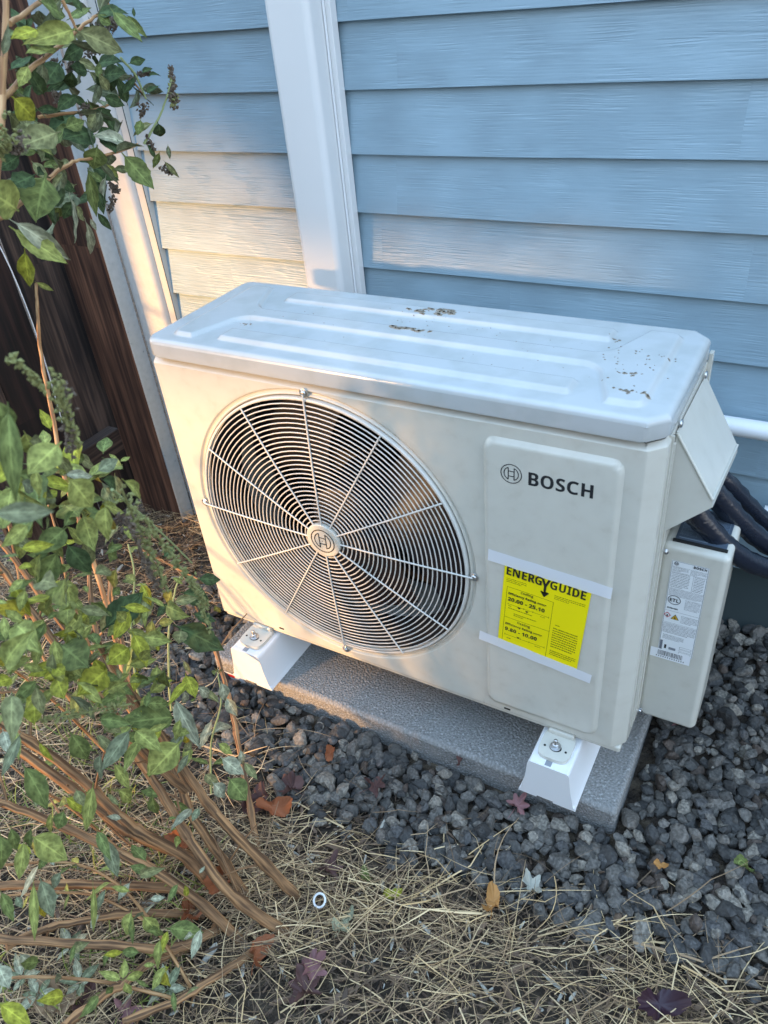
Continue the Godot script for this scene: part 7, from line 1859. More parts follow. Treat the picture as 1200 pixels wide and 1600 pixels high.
	leaf(o, V(0.3177, 0.4005, 0.4894), V(0.3421, 0.4269, 0.4814), V(0.4783, 1.2753, 0.1695), "leaf_light", 0.43)
	leaf(o, V(0.2935, 0.5093, 0.5451), V(0.2920, 0.5255, 0.5402), V(0.9708, 1.3239, 0.0230), "leaf_olive", 0.41)
	leaf(o, V(0.3698, 0.5980, 0.5884), V(0.3466, 0.5487, 0.5850), V(0.6466, 1.2578, 0.3621), "leaf_light", 0.31)
	leaf(o, V(0.2874, 0.6445, 0.4017), V(0.2970, 0.6609, 0.3984), V(0.4930, 1.3098, 0.8765), "leaf_mid", 0.40)
	leaf(o, V(0.3560, 0.5246, 0.5965), V(0.3233, 0.4834, 0.6178), V(0.3238, 1.5759, -0.2452), "leaf_light", 0.47)
	leaf(o, V(0.2156, 0.5451, 0.3383), V(0.2050, 0.5508, 0.3569), V(0.6971, 0.8553, 0.3455), "leaf_lime", 0.42)
	leaf(o, V(0.3325, 0.3889, 0.4724), V(0.3247, 0.4020, 0.5089), V(0.6996, 0.8848, 0.3593), "leaf_mid", 0.44)
	leaf(o, V(0.2952, 0.5375, 0.5444), V(0.2959, 0.5277, 0.5677), V(1.2117, 1.2414, 0.7569), "leaf_olive", 0.36)
	leaf(o, V(0.3103, 0.3934, 0.4270), V(0.3399, 0.4246, 0.4202), V(0.8894, 0.7358, 0.9062), "leaf_light", 0.34)
	leaf(o, V(0.3124, 0.6101, 0.5398), V(0.3283, 0.6158, 0.5200), V(1.0077, 1.2520, 0.2700), "leaf_mid", 0.37)
	leaf(o, V(0.2860, 0.3907, 0.4621), V(0.2762, 0.3478, 0.4614), V(0.5294, 0.8941, 0.3443), "leaf_light", 0.34)
	leaf(o, V(0.2536, 0.6123, 0.3806), V(0.2346, 0.5639, 0.3487), V(0.7821, 0.9677, 0.4501), "leaf_lime", 0.30)
	leaf(o, V(0.2647, 0.6245, 0.3204), V(0.2937, 0.6583, 0.3879), V(0.1957, 0.7837, 0.3255), "leaf_light", 0.40)
	leaf(o, V(0.3354, 0.5768, 0.5671), V(0.3301, 0.5349, 0.5860), V(0.8347, 0.9878, 0.2199), "leaf_mid", 0.38)
	leaf(o, V(0.3932, 0.5722, 0.6182), V(0.4433, 0.5833, 0.6547), V(0.7551, 1.0245, 0.2255), "leaf_olive", 0.32)
	leaf(o, V(0.3474, 0.6225, 0.5621), V(0.3289, 0.6267, 0.5698), V(1.0649, 1.0351, 0.1120), "leaf_light", 0.30)
	leaf(o, V(0.2950, 0.6339, 0.4642), V(0.3192, 0.6579, 0.4715), V(0.9271, 1.2431, 0.6092), "leaf_mid", 0.44)
	leaf(o, V(0.3329, 0.5789, 0.5501), V(0.3158, 0.5963, 0.5550), V(0.3871, 1.3595, 0.3702), "leaf_light", 0.46)
	leaf(o, V(0.3173, 0.5483, 0.4862), V(0.2989, 0.5042, 0.4894), V(0.7592, 1.1261, 0.5314), "leaf_light", 0.44)
	leaf(o, V(0.3230, 0.6935, 0.4913), V(0.3249, 0.6564, 0.5154), V(0.9188, 1.3950, 0.5059), "leaf_mid", 0.41)
	leaf(o, V(0.2271, 0.6510, 0.3556), V(0.2193, 0.6110, 0.3217), V(0.7412, 1.1394, 0.4793), "leaf_olive", 0.34)
	leaf(o, V(0.2743, 0.5500, 0.4539), V(0.2849, 0.5078, 0.4708), V(1.0359, 1.1207, 0.6267), "leaf_light", 0.49)
	leaf(o, V(0.3582, 0.4213, 0.5350), V(0.3993, 0.4322, 0.5266), V(0.5198, 1.4812, 0.5157), "leaf_mid", 0.42)
	leaf(o, V(0.2447, 0.3740, 0.2995), V(0.2172, 0.3677, 0.2902), V(0.4187, 1.0343, 0.5121), "leaf_light", 0.36)
	leaf(o, V(0.2945, 0.4399, 0.4746), V(0.3159, 0.4123, 0.4823), V(0.3321, 0.8653, 0.5192), "leaf_lime", 0.47)
	leaf(o, V(0.3151, 0.4850, 0.5153), V(0.3436, 0.4811, 0.5210), V(0.8441, 1.5157, 0.0185), "leaf_light", 0.43)
	leaf(o, V(0.2472, 0.6048, 0.4439), V(0.2662, 0.5643, 0.4429), V(0.6699, 0.4757, 0.9088), "leaf_mid", 0.42)
	leaf(o, V(0.2898, 0.5964, 0.4696), V(0.2859, 0.6073, 0.4727), V(0.3954, 0.9864, 0.9457), "leaf_olive", 0.32)
	leaf(o, V(0.2951, 0.4928, 0.5275), V(0.2689, 0.5053, 0.5312), V(1.1084, 0.9031, 0.9612), "leaf_light", 0.35)
	leaf(o, V(0.2733, 0.6612, 0.4059), V(0.2772, 0.6751, 0.4108), V(0.8849, 0.7007, 0.5548), "leaf_light", 0.49)
	leaf(o, V(0.2885, 0.2796, 0.4535), V(0.2900, 0.2993, 0.4377), V(0.7931, 1.3956, -0.2150), "leaf_lime", 0.46)
	leaf(o, V(0.3061, 0.6790, 0.4860), V(0.3001, 0.7098, 0.5013), V(1.2788, 0.5576, 0.3696), "leaf_light", 0.33)
	leaf(o, V(0.3111, 0.6319, 0.4554), V(0.2919, 0.6307, 0.4136), V(1.1353, 1.1317, 0.4356), "leaf_mid", 0.31)
	leaf(o, V(0.2610, 0.2778, 0.3262), V(0.2794, 0.2588, 0.3340), V(0.4411, 1.3410, 0.8168), "leaf_olive", 0.35)
	leaf(o, V(0.2428, 0.6356, 0.3758), V(0.2294, 0.6142, 0.3995), V(0.6031, 1.0933, 0.3867), "leaf_light", 0.48)
	leaf(o, V(0.2843, 0.2597, 0.4237), V(0.2602, 0.2275, 0.4453), V(0.4936, 0.6617, 0.4473), "leaf_light", 0.40)
	leaf(o, V(0.2628, 0.4578, 0.4603), V(0.2644, 0.4798, 0.4878), V(0.9575, 1.0876, 0.6747), "leaf_lime", 0.33)
	leaf(o, V(0.2645, 0.5354, 0.4290), V(0.2546, 0.5324, 0.4105), V(0.7749, 1.4083, 0.4773), "leaf_light", 0.41)
	leaf(o, V(0.3055, 0.3681, 0.4061), V(0.2521, 0.3492, 0.3867), V(0.5397, 1.0515, 0.4522), "leaf_mid", 0.31)
	leaf(o, V(0.2607, 0.3575, 0.3760), V(0.2705, 0.3370, 0.3607), V(0.7323, 0.9570, 0.3965), "leaf_olive", 0.39)
	leaf(o, V(0.3209, 0.5836, 0.4814), V(0.3752, 0.6171, 0.5305), V(0.3791, 0.7191, 0.5992), "leaf_light", 0.42)
	leaf(o, V(0.2513, 0.6749, 0.4268), V(0.3369, 0.6869, 0.4889), V(0.8897, 1.2115, 0.5080), "leaf_mid", 0.31)
	leaf(o, V(0.3476, 0.2951, 0.4229), V(0.3475, 0.2662, 0.4472), V(0.6617, 1.7388, 0.1823), "leaf_light", 0.38)
	leaf(o, V(0.2545, 0.2209, 0.5426), V(0.2534, 0.2022, 0.5280), V(0.7162, 1.6865, 0.8344), "leaf_light", 0.40)
	leaf(o, V(0.2423, 0.1733, 0.6151), V(0.2534, 0.1799, 0.6420), V(0.7870, 1.2545, -0.0637), "leaf_mid", 0.38)
	leaf(o, V(0.3345, 0.0497, 0.5662), V(0.3519, 0.0429, 0.5514), V(0.4926, 1.3861, 0.2531), "leaf_silver", 0.42)
	leaf(o, V(0.3646, 0.0545, 0.6032), V(0.3791, 0.0205, 0.5785), V(0.6572, 1.5113, 0.0962), "leaf_mid", 0.32)
	leaf(o, V(0.2574, 0.1050, 0.4292), V(0.2527, 0.1211, 0.4624), V(0.3370, 1.2006, 0.4608), "leaf_olive", 0.31)
	leaf(o, V(0.2628, 0.1558, 0.3671), V(0.2609, 0.1101, 0.3725), V(1.0196, 0.8115, 0.6830), "leaf_lime", 0.24)
	leaf(o, V(0.3803, 0.0310, 0.6341), V(0.3958, 0.0295, 0.6241), V(0.4263, 1.6643, 0.7005), "leaf_light", 0.35)
	leaf(o, V(0.2999, 0.2071, 0.5700), V(0.3470, 0.2055, 0.5900), V(0.7403, 0.9749, 0.1485), "leaf_mid", 0.29)
	leaf(o, V(0.2712, 0.1620, 0.3723), V(0.2597, 0.1484, 0.4101), V(0.6727, 1.1598, 0.3728), "leaf_silver", 0.28)
	leaf(o, V(0.4077, -0.0311, 0.6256), V(0.4261, -0.0405, 0.6452), V(0.2554, 1.3269, 0.0246), "leaf_mid", 0.29)
	leaf(o, V(0.2005, 0.2387, 0.3989), V(0.1871, 0.2486, 0.4276), V(0.8695, 1.2815, 0.5738), "leaf_olive", 0.40)
	leaf(o, V(0.4264, 0.0536, 0.6220), V(0.4005, 0.0055, 0.6431), V(0.0395, 1.2535, 0.0069), "leaf_lime", 0.32)
	leaf(o, V(0.1701, 0.2986, 0.4886), V(0.1665, 0.2922, 0.4742), V(0.5741, 0.9434, 0.1226), "leaf_light", 0.24)
	leaf(o, V(0.3001, 0.0631, 0.5279), V(0.2433, 0.0338, 0.5140), V(0.9676, 1.2434, -0.0701), "leaf_mid", 0.30)
	leaf(o, V(0.2464, 0.1499, 0.6187), V(0.2313, 0.1580, 0.6127), V(0.5347, 1.8853, 0.3940), "leaf_silver", 0.34)
	leaf(o, V(0.2778, 0.1365, 0.4663), V(0.2760, 0.0773, 0.4817), V(0.3258, 1.2080, 0.3000), "leaf_mid", 0.28)
	leaf(o, V(0.2986, 0.0538, 0.5483), V(0.3346, 0.0905, 0.5391), V(0.5537, 0.8240, -0.0049), "leaf_olive", 0.30)
	leaf(o, V(0.3529, 0.0844, 0.6609), V(0.3617, 0.0569, 0.6364), V(0.4876, 0.8837, 0.1220), "leaf_lime", 0.23)
	leaf(o, V(0.2279, 0.3750, 0.5677), V(0.2530, 0.3534, 0.5937), V(0.7234, 1.3821, 0.5574), "leaf_light", 0.24)
	leaf(o, V(0.2628, 0.1293, 0.6658), V(0.2241, 0.1100, 0.6672), V(0.5496, 1.3593, 0.3462), "leaf_mid", 0.36)
	leaf(o, V(0.2051, 0.3671, 0.5736), V(0.2459, 0.3640, 0.5950), V(0.9832, 1.1902, 0.0629), "leaf_silver", 0.40)
	leaf(o, V(0.2504, 0.0487, 0.4263), V(0.2853, 0.0147, 0.4170), V(0.7115, 1.5121, 0.3651), "leaf_mid", 0.22)
	leaf(o, V(0.2552, 0.2690, 0.6032), V(0.2338, 0.2744, 0.5929), V(0.8055, 1.6657, 0.0980), "leaf_olive", 0.26)
	leaf(o, V(0.3359, 0.0660, 0.7156), V(0.3407, 0.1081, 0.7341), V(0.3521, 1.0586, 0.2193), "leaf_lime", 0.39)
	leaf(o, V(0.3374, 0.1007, 0.5828), V(0.3127, 0.1127, 0.5944), V(0.7950, 1.1904, 0.7181), "leaf_light", 0.29)
	leaf(o, V(0.3437, 0.0618, 0.6445), V(0.3408, 0.0474, 0.6689), V(0.3750, 1.4188, 0.1524), "leaf_mid", 0.35)
	leaf(o, V(0.2759, 0.1323, 0.7345), V(0.2632, 0.1279, 0.7472), V(0.9703, 1.1437, 0.5549), "leaf_silver", 0.34)
	leaf(o, V(0.3699, 0.0454, 0.6872), V(0.3567, 0.0176, 0.6688), V(0.4667, 1.0069, -0.0016), "leaf_mid", 0.26)
	leaf(o, V(0.2706, 0.1397, 0.6534), V(0.2848, 0.1667, 0.6510), V(0.5586, 1.7500, 0.0521), "leaf_olive", 0.35)
	leaf(o, V(0.2249, 0.2139, 0.5561), V(0.2555, 0.1858, 0.5509), V(0.6403, 1.8001, 0.3022), "leaf_lime", 0.32)
	leaf(o, V(0.3857, -0.0119, 0.6087), V(0.3890, -0.0158, 0.6431), V(0.3113, 1.1746, -0.2135), "leaf_light", 0.42)
	leaf(o, V(0.2994, 0.0332, 0.5293), V(0.2599, 0.0370, 0.5366), V(0.6301, 1.6455, 0.1613), "leaf_mid", 0.37)
	leaf(o, V(0.2958, 0.1724, 0.5308), V(0.2883, 0.1920, 0.5435), V(0.3013, 1.3517, 0.2794), "leaf_silver", 0.36)
	leaf(o, V(0.2103, 0.2609, 0.4320), V(0.2282, 0.2511, 0.4618), V(0.6048, 1.3133, 0.3597), "leaf_mid", 0.39)
	leaf(o, V(0.4426, -0.0275, 0.6046), V(0.4196, -0.0325, 0.6255), V(0.3346, 1.6514, -0.2956), "leaf_olive", 0.24)
	leaf(o, V(0.3569, -0.0073, 0.5704), V(0.3701, -0.0105, 0.6025), V(0.1836, 1.2729, -0.1423), "leaf_lime", 0.35)
	leaf(o, V(0.2603, 0.3046, 0.5758), V(0.2145, 0.2642, 0.5913), V(1.0549, 0.6271, 0.4386), "leaf_light", 0.32)
	leaf(o, V(0.3467, -0.0036, 0.6146), V(0.3158, -0.0003, 0.6291), V(0.6441, 1.4369, 0.2981), "leaf_mid", 0.40)
	leaf(o, V(0.2960, 0.0559, 0.5593), V(0.2892, 0.0454, 0.5898), V(0.3818, 1.1136, 0.6072), "leaf_silver", 0.33)
	leaf(o, V(0.3890, 0.0393, 0.6544), V(0.4004, 0.0173, 0.6488), V(0.4425, 0.9609, -0.1711), "leaf_mid", 0.26)
	leaf(o, V(0.3284, 0.1032, 0.6754), V(0.3475, 0.1425, 0.6764), V(0.1283, 1.3904, 0.4530), "leaf_olive", 0.32)
	leaf(o, V(0.2453, 0.2054, 0.4227), V(0.2302, 0.2404, 0.4337), V(0.5093, 1.2543, 0.2085), "leaf_lime", 0.25)
	leaf(o, V(0.3485, 0.0972, 0.5058), V(0.3202, 0.0799, 0.4732), V(0.7510, 1.5406, 0.5295), "leaf_light", 0.22)
	leaf(o, V(0.2560, 0.2978, 0.5204), V(0.2708, 0.2841, 0.5109), V(1.1248, 0.8769, 0.5123), "leaf_mid", 0.24)
	leaf(o, V(0.4253, 0.0461, 0.5736), V(0.3991, 0.0265, 0.5807), V(0.0465, 1.5549, 0.4549), "leaf_silver", 0.34)
	leaf(o, V(0.2527, 0.0802, 0.3942), V(0.2561, 0.0735, 0.3780), V(0.7501, 1.4844, 0.3188), "leaf_mid", 0.22)
	leaf(o, V(0.2660, 0.0474, 0.3632), V(0.3128, 0.0600, 0.3777), V(0.3689, 1.4854, 0.2042), "leaf_olive", 0.35)
	leaf(o, V(0.3568, 0.0025, 0.5244), V(0.3641, 0.0410, 0.5236), V(0.6858, 1.1243, 0.3583), "leaf_lime", 0.23)
	leaf(o, V(0.3032, 0.0503, 0.4336), V(0.2809, 0.0691, 0.4537), V(0.6096, 1.0846, 0.2489), "leaf_light", 0.26)
	leaf(o, V(0.2708, 0.1003, 0.4470), V(0.2463, 0.1196, 0.4649), V(0.8129, 1.2948, 0.4702), "leaf_mid", 0.39)
	leaf(o, V(0.3746, 0.0472, 0.5033), V(0.3719, 0.0417, 0.4881), V(0.3546, 1.3756, -0.0967), "leaf_silver", 0.37)
	leaf(o, V(0.3526, 0.0410, 0.5246), V(0.3578, 0.0463, 0.5553), V(0.3086, 1.6764, 0.4218), "leaf_mid", 0.30)
	leaf(o, V(0.1839, 0.2160, 0.4585), V(0.2301, 0.1966, 0.4658), V(0.6581, 1.2559, -0.0257), "leaf_olive", 0.29)
	leaf(o, V(0.2005, 0.1402, 0.4037), V(0.2288, 0.1256, 0.4055), V(0.7231, 0.9163, 0.1628), "leaf_lime", 0.32)
	leaf(o, V(0.3013, 0.1067, 0.5592), V(0.2931, 0.1272, 0.5852), V(0.7516, 1.1155, 0.1157), "leaf_light", 0.28)
	leaf(o, V(0.3026, 0.1098, 0.7084), V(0.3064, 0.1533, 0.7296), V(0.5537, 1.3530, 0.4909), "leaf_mid", 0.35)
	leaf(o, V(0.2774, 0.1370, 0.6394), V(0.2605, 0.1480, 0.6668), V(0.1400, 1.1912, 0.3438), "leaf_silver", 0.40)
	leaf(o, V(0.2693, 0.2054, 0.4434), V(0.2283, 0.2007, 0.4346), V(0.4660, 1.1351, 0.1275), "leaf_mid", 0.35)
	leaf(o, V(0.2643, 0.1543, 0.5113), V(0.2477, 0.1775, 0.5123), V(0.5066, 1.4391, 0.6127), "leaf_olive", 0.27)
	leaf(o, V(0.2295, 0.1806, 0.6281), V(0.2034, 0.1971, 0.6321), V(0.7213, 1.6270, 0.2202), "leaf_lime", 0.37)
	leaf(o, V(0.1996, 0.3717, 0.5337), V(0.1918, 0.3403, 0.5475), V(0.2657, 1.3552, -0.2436), "leaf_light", 0.25)
	leaf(o, V(0.3216, 0.1056, 0.6689), V(0.3387, 0.1115, 0.6915), V(0.5381, 1.3227, -0.1417), "leaf_mid", 0.23)
	leaf(o, V(0.2989, 0.0685, 0.6186), V(0.2618, 0.0192, 0.6323), V(0.4943, 1.1741, 0.2294), "leaf_silver", 0.29)
	leaf(o, V(0.2725, 0.1717, 0.4611), V(0.2719, 0.1491, 0.4460), V(0.5007, 1.4147, 0.2213), "leaf_mid", 0.33)
	leaf(o, V(0.2316, 0.1264, 0.4890), V(0.2104, 0.1141, 0.4649), V(0.7516, 1.2592, 0.3532), "leaf_olive", 0.38)
	leaf(o, V(0.2487, 0.3520, 0.5610), V(0.2725, 0.3239, 0.5671), V(0.7099, 1.0625, 0.5693), "leaf_lime", 0.25)
	leaf(o, V(0.2559, 0.1783, 0.5012), V(0.2744, 0.1373, 0.4868), V(0.7526, 0.6524, -0.0310), "leaf_light", 0.42)
	leaf(o, V(0.3627, 0.0450, 0.6891), V(0.3719, 0.0615, 0.7215), V(0.9595, 1.2810, 0.8829), "leaf_mid", 0.36)
	leaf(o, V(0.3039, 0.0638, 0.4271), V(0.3177, 0.0955, 0.4770), V(0.6392, 1.4113, 0.2073), "leaf_silver", 0.27)
	leaf(o, V(0.2007, 0.1204, 0.2967), V(0.2043, 0.1206, 0.2836), V(0.5172, 1.2578, 0.6492), "leaf_mid", 0.35)
	leaf(o, V(0.2587, 0.2287, 0.4695), V(0.2459, 0.2190, 0.4938), V(0.6356, 1.2171, 0.0634), "leaf_olive", 0.40)
	leaf(o, V(0.2085, 0.2457, 0.4994), V(0.2468, 0.2656, 0.5023), V(0.5207, 1.0939, 0.2591), "leaf_lime", 0.30)
	leaf(o, V(0.2217, 0.2081, 0.5781), V(0.2263, 0.1729, 0.6033), V(0.4372, 0.9460, 0.1437), "leaf_light", 0.24)
	leaf(o, V(0.3158, 0.1150, 0.4819), V(0.3229, 0.1128, 0.4699), V(-0.1180, 0.8805, 0.0710), "leaf_mid", 0.38)
	leaf(o, V(0.4280, 0.0462, 0.5607), V(0.4449, 0.0477, 0.6005), V(0.5465, 1.1563, -0.0645), "leaf_silver", 0.31)
	leaf(o, V(0.2114, -0.1400, 0.6625), V(0.2376, -0.1246, 0.6788), V(0.0000, 1.0000, 0.1000), "leaf_blue", 0.40)
	leaf(o, V(0.2114, -0.1400, 0.6625), V(0.2162, -0.1260, 0.6900), V(0.0000, 1.0000, 0.1000), "leaf_silver", 0.40)
	leaf(o, V(0.2114, -0.1400, 0.6625), V(0.1862, -0.1251, 0.6786), V(0.0000, 1.0000, 0.1000), "leaf_blue", 0.40)
	leaf(o, V(0.2114, -0.1400, 0.6625), V(0.1857, -0.1230, 0.6402), V(0.0000, 1.0000, 0.1000), "leaf_silver", 0.40)
	leaf(o, V(0.2114, -0.1400, 0.6625), V(0.2233, -0.1233, 0.6313), V(0.0000, 1.0000, 0.1000), "leaf_blue", 0.40)
	leaf(o, V(0.2114, -0.1400, 0.6625), V(0.2354, -0.1273, 0.6543), V(0.0000, 1.0000, 0.1000), "leaf_silver", 0.40)
	leaf(o, V(0.1221, -0.1400, 0.7006), V(0.1415, -0.1288, 0.7118), V(0.0000, 1.0000, 0.1000), "leaf_blue", 0.40)
	leaf(o, V(0.1221, -0.1400, 0.7006), V(0.1347, -0.1272, 0.7229), V(0.0000, 1.0000, 0.1000), "leaf_silver", 0.40)
	leaf(o, V(0.1221, -0.1400, 0.7006), V(0.0963, -0.1253, 0.7147), V(0.0000, 1.0000, 0.1000), "leaf_blue", 0.40)
	leaf(o, V(0.1221, -0.1400, 0.7006), V(0.0924, -0.1221, 0.6808), V(0.0000, 1.0000, 0.1000), "leaf_silver", 0.40)
	leaf(o, V(0.1221, -0.1400, 0.7006), V(0.1299, -0.1262, 0.6741), V(0.0000, 1.0000, 0.1000), "leaf_blue", 0.40)
	leaf(o, V(0.1221, -0.1400, 0.7006), V(0.1449, -0.1252, 0.6818), V(0.0000, 1.0000, 0.1000), "leaf_silver", 0.40)
	leaf(o, V(0.3432, -0.1400, 0.6056), V(0.3678, -0.1261, 0.6184), V(0.0000, 1.0000, 0.1000), "leaf_blue", 0.40)
	leaf(o, V(0.3432, -0.1400, 0.6056), V(0.3343, -0.1239, 0.6365), V(0.0000, 1.0000, 0.1000), "leaf_silver", 0.40)
	leaf(o, V(0.3432, -0.1400, 0.6056), V(0.3247, -0.1277, 0.6219), V(0.0000, 1.0000, 0.1000), "leaf_blue", 0.40)
	leaf(o, V(0.3432, -0.1400, 0.6056), V(0.3180, -0.1236, 0.5846), V(0.0000, 1.0000, 0.1000), "leaf_silver", 0.40)
	leaf(o, V(0.3432, -0.1400, 0.6056), V(0.3445, -0.1233, 0.5722), V(0.0000, 1.0000, 0.1000), "leaf_blue", 0.40)
	leaf(o, V(0.3432, -0.1400, 0.6056), V(0.3710, -0.1250, 0.5946), V(0.0000, 1.0000, 0.1000), "leaf_silver", 0.40)
	leaf(o, V(0.1662, -0.1400, 0.7061), V(0.1934, -0.1257, 0.7150), V(0.0000, 1.0000, 0.1000), "leaf_blue", 0.40)
	leaf(o, V(0.1662, -0.1400, 0.7061), V(0.1617, -0.1227, 0.7405), V(0.0000, 1.0000, 0.1000), "leaf_silver", 0.40)
	leaf(o, V(0.1662, -0.1400, 0.7061), V(0.1464, -0.1285, 0.7177), V(0.0000, 1.0000, 0.1000), "leaf_blue", 0.40)
	leaf(o, V(0.1662, -0.1400, 0.7061), V(0.1357, -0.1238, 0.6953), V(0.0000, 1.0000, 0.1000), "leaf_silver", 0.40)
	leaf(o, V(0.1662, -0.1400, 0.7061), V(0.1701, -0.1268, 0.6800), V(0.0000, 1.0000, 0.1000), "leaf_blue", 0.40)
	leaf(o, V(0.1662, -0.1400, 0.7061), V(0.1973, -0.1227, 0.6910), V(0.0000, 1.0000, 0.1000), "leaf_silver", 0.40)
	leaf(o, V(0.1555, -0.1400, 0.6315), V(0.1869, -0.1235, 0.6413), V(0.0000, 1.0000, 0.1000), "leaf_blue", 0.40)
	leaf(o, V(0.1555, -0.1400, 0.6315), V(0.1571, -0.1267, 0.6581), V(0.0000, 1.0000, 0.1000), "leaf_silver", 0.40)
	leaf(o, V(0.1555, -0.1400, 0.6315), V(0.1279, -0.1261, 0.6344), V(0.0000, 1.0000, 0.1000), "leaf_blue", 0.40)
	leaf(o, V(0.1555, -0.1400, 0.6315), V(0.1222, -0.1222, 0.6186), V(0.0000, 1.0000, 0.1000), "leaf_silver", 0.40)
	leaf(o, V(0.1555, -0.1400, 0.6315), V(0.1520, -0.1275, 0.6068), V(0.0000, 1.0000, 0.1000), "leaf_blue", 0.40)
	leaf(o, V(0.1555, -0.1400, 0.6315), V(0.1746, -0.1236, 0.6050), V(0.0000, 1.0000, 0.1000), "leaf_silver", 0.40)
	spike(o, V(0.0607, 0.9573, -0.1273), V(0.0498, 1.0091, -0.1513), 0.0110, M.seed_dark, M.green_shoot, 150)
	spike(o, V(0.0607, 0.9573, -0.1273), V(0.0482, 1.0026, -0.1491), 0.0100, M.seed_green, M.green_shoot, 50)
	spike(o, V(0.4404, 0.8491, 0.4869), V(0.4152, 0.7671, 0.4718), 0.0110, M.seed_green, M.green_shoot, 160)
	spike(o, V(0.4302, 0.8360, 0.4729), V(0.4137, 0.7585, 0.4819), 0.0120, M.seed_dark, M.green_shoot, 60)
	spike(o, V(0.4478, 0.7239, 0.4651), V(0.4126, 0.5495, 0.4261), 0.0120, M.seed_green, M.green_shoot, 150)
	spike(o, V(0.4418, 0.6902, 0.4681), V(0.4065, 0.5517, 0.4314), 0.0130, M.seed_dark, M.green_shoot, 90)
	spike(o, V(0.4542, 0.6854, 0.4560), V(0.4143, 0.4893, 0.3773), 0.0100, M.seed_green, M.green_shoot, 130)
	spike(o, V(0.3752, 0.4171, 0.4985), V(0.3400, 0.4674, 0.5866), 0.0110, M.seed_green, M.green_shoot, 120)
	spike(o, V(0.4087, 0.5384, 0.3833), V(0.4161, 0.4497, 0.3869), 0.0100, M.seed_green, M.green_shoot, 70)
	spike(o, V(0.0463, 1.0653, -0.0246), V(0.0489, 1.0832, -0.0715), 0.0140, M.seed_dark, M.green_shoot, 110)
	spike(o, V(0.0580, 1.0650, -0.0370), V(0.0455, 1.0814, -0.0680), 0.0120, M.seed_dark, M.green_shoot, 60)
	spike(o, V(0.0115, 1.0410, -0.0295), V(0.0199, 1.0457, -0.0539), 0.0120, M.seed_dark, M.green_shoot, 50)
	spike(o, V(-0.0106, 1.0352, 0.0115), V(-0.0158, 1.0147, 0.0042), 0.0140, M.seed_dark, M.green_shoot, 70)
	spike(o, V(0.0033, 0.9906, 0.0314), V(-0.0005, 1.0030, 0.0342), 0.0120, M.seed_dark, M.green_shoot, 50)
	spike(o, V(0.0170, 1.0006, -0.0900), V(0.0272, 1.0059, -0.1293), 0.0120, M.seed_dark, M.green_shoot, 60)
	spike(o, V(0.0076, 0.8708, -0.0102), V(0.0079, 0.8586, -0.0225), 0.0120, M.seed_dark, M.green_shoot, 60)
	spike(o, V(0.0085, 0.8533, -0.0063), V(-0.0028, 0.8347, -0.0031), 0.0100, M.seed_dark, M.green_shoot, 40)
	spike(o, V(0.0352, 0.8767, -0.1006), V(0.0370, 0.8643, -0.1135), 0.0100, M.seed_dark, M.green_shoot, 40)
	spike(o, V(0.0291, 0.9651, -0.0977), V(0.0174, 0.9520, -0.0980), 0.0120, M.seed_dark, M.green_shoot, 50)
	spike(o, V(-0.0011, 0.9745, -0.0074), V(-0.0050, 0.9784, -0.0189), 0.0100, M.seed_dark, M.green_shoot, 40)
	spike(o, V(0.0176, 1.0413, -0.0063), V(0.0005, 1.0239, -0.0004), 0.0120, M.seed_dark, M.green_shoot, 50)
	spike(o, V(0.0353, 0.9238, -0.0823), V(0.0335, 0.9039, -0.0908), 0.0080, M.seed_dark, M.green_shoot, 30)
	spike(o, V(0.4358, 0.8786, 0.5131), V(0.4368, 0.8426, 0.4970), 0.0070, M.seed_green, M.green_shoot, 50)
	spike(o, V(0.2745, 1.0139, 0.3331), V(0.2543, 0.9906, 0.3315), 0.0200, M.seed_green, M.green_shoot, 120)
	spike(o, V(0.2423, 0.9980, 0.2951), V(0.2392, 0.9872, 0.3015), 0.0150, M.seed_dark, M.green_shoot, 80)
	remaining_leaves(o)

func remaining_leaves(parent: Node) -> void:            # the leaves past the first three hundred, as one part
	var bins := {}
	for q in spare:
		for side in 2:
			var k: String = q[2] if side == 0 or q[2] in ["leaf_yellow", "leaf_lime", "leaf_brown"] else "leaf_under"
			if not bins.has(k):
				bins[k] = SurfaceTool.new()
				bins[k].begin(Mesh.PRIMITIVE_TRIANGLES)
			bins[k].append_from(leaf_forms[q[0]], side, q[1])
	var m := ArrayMesh.new()
	for k in bins:
		bins[k].commit(m)
		m.surface_set_material(m.get_surface_count() - 1, M[k])
	part("leaves", m, null, parent).set_meta("kind", "stuff")

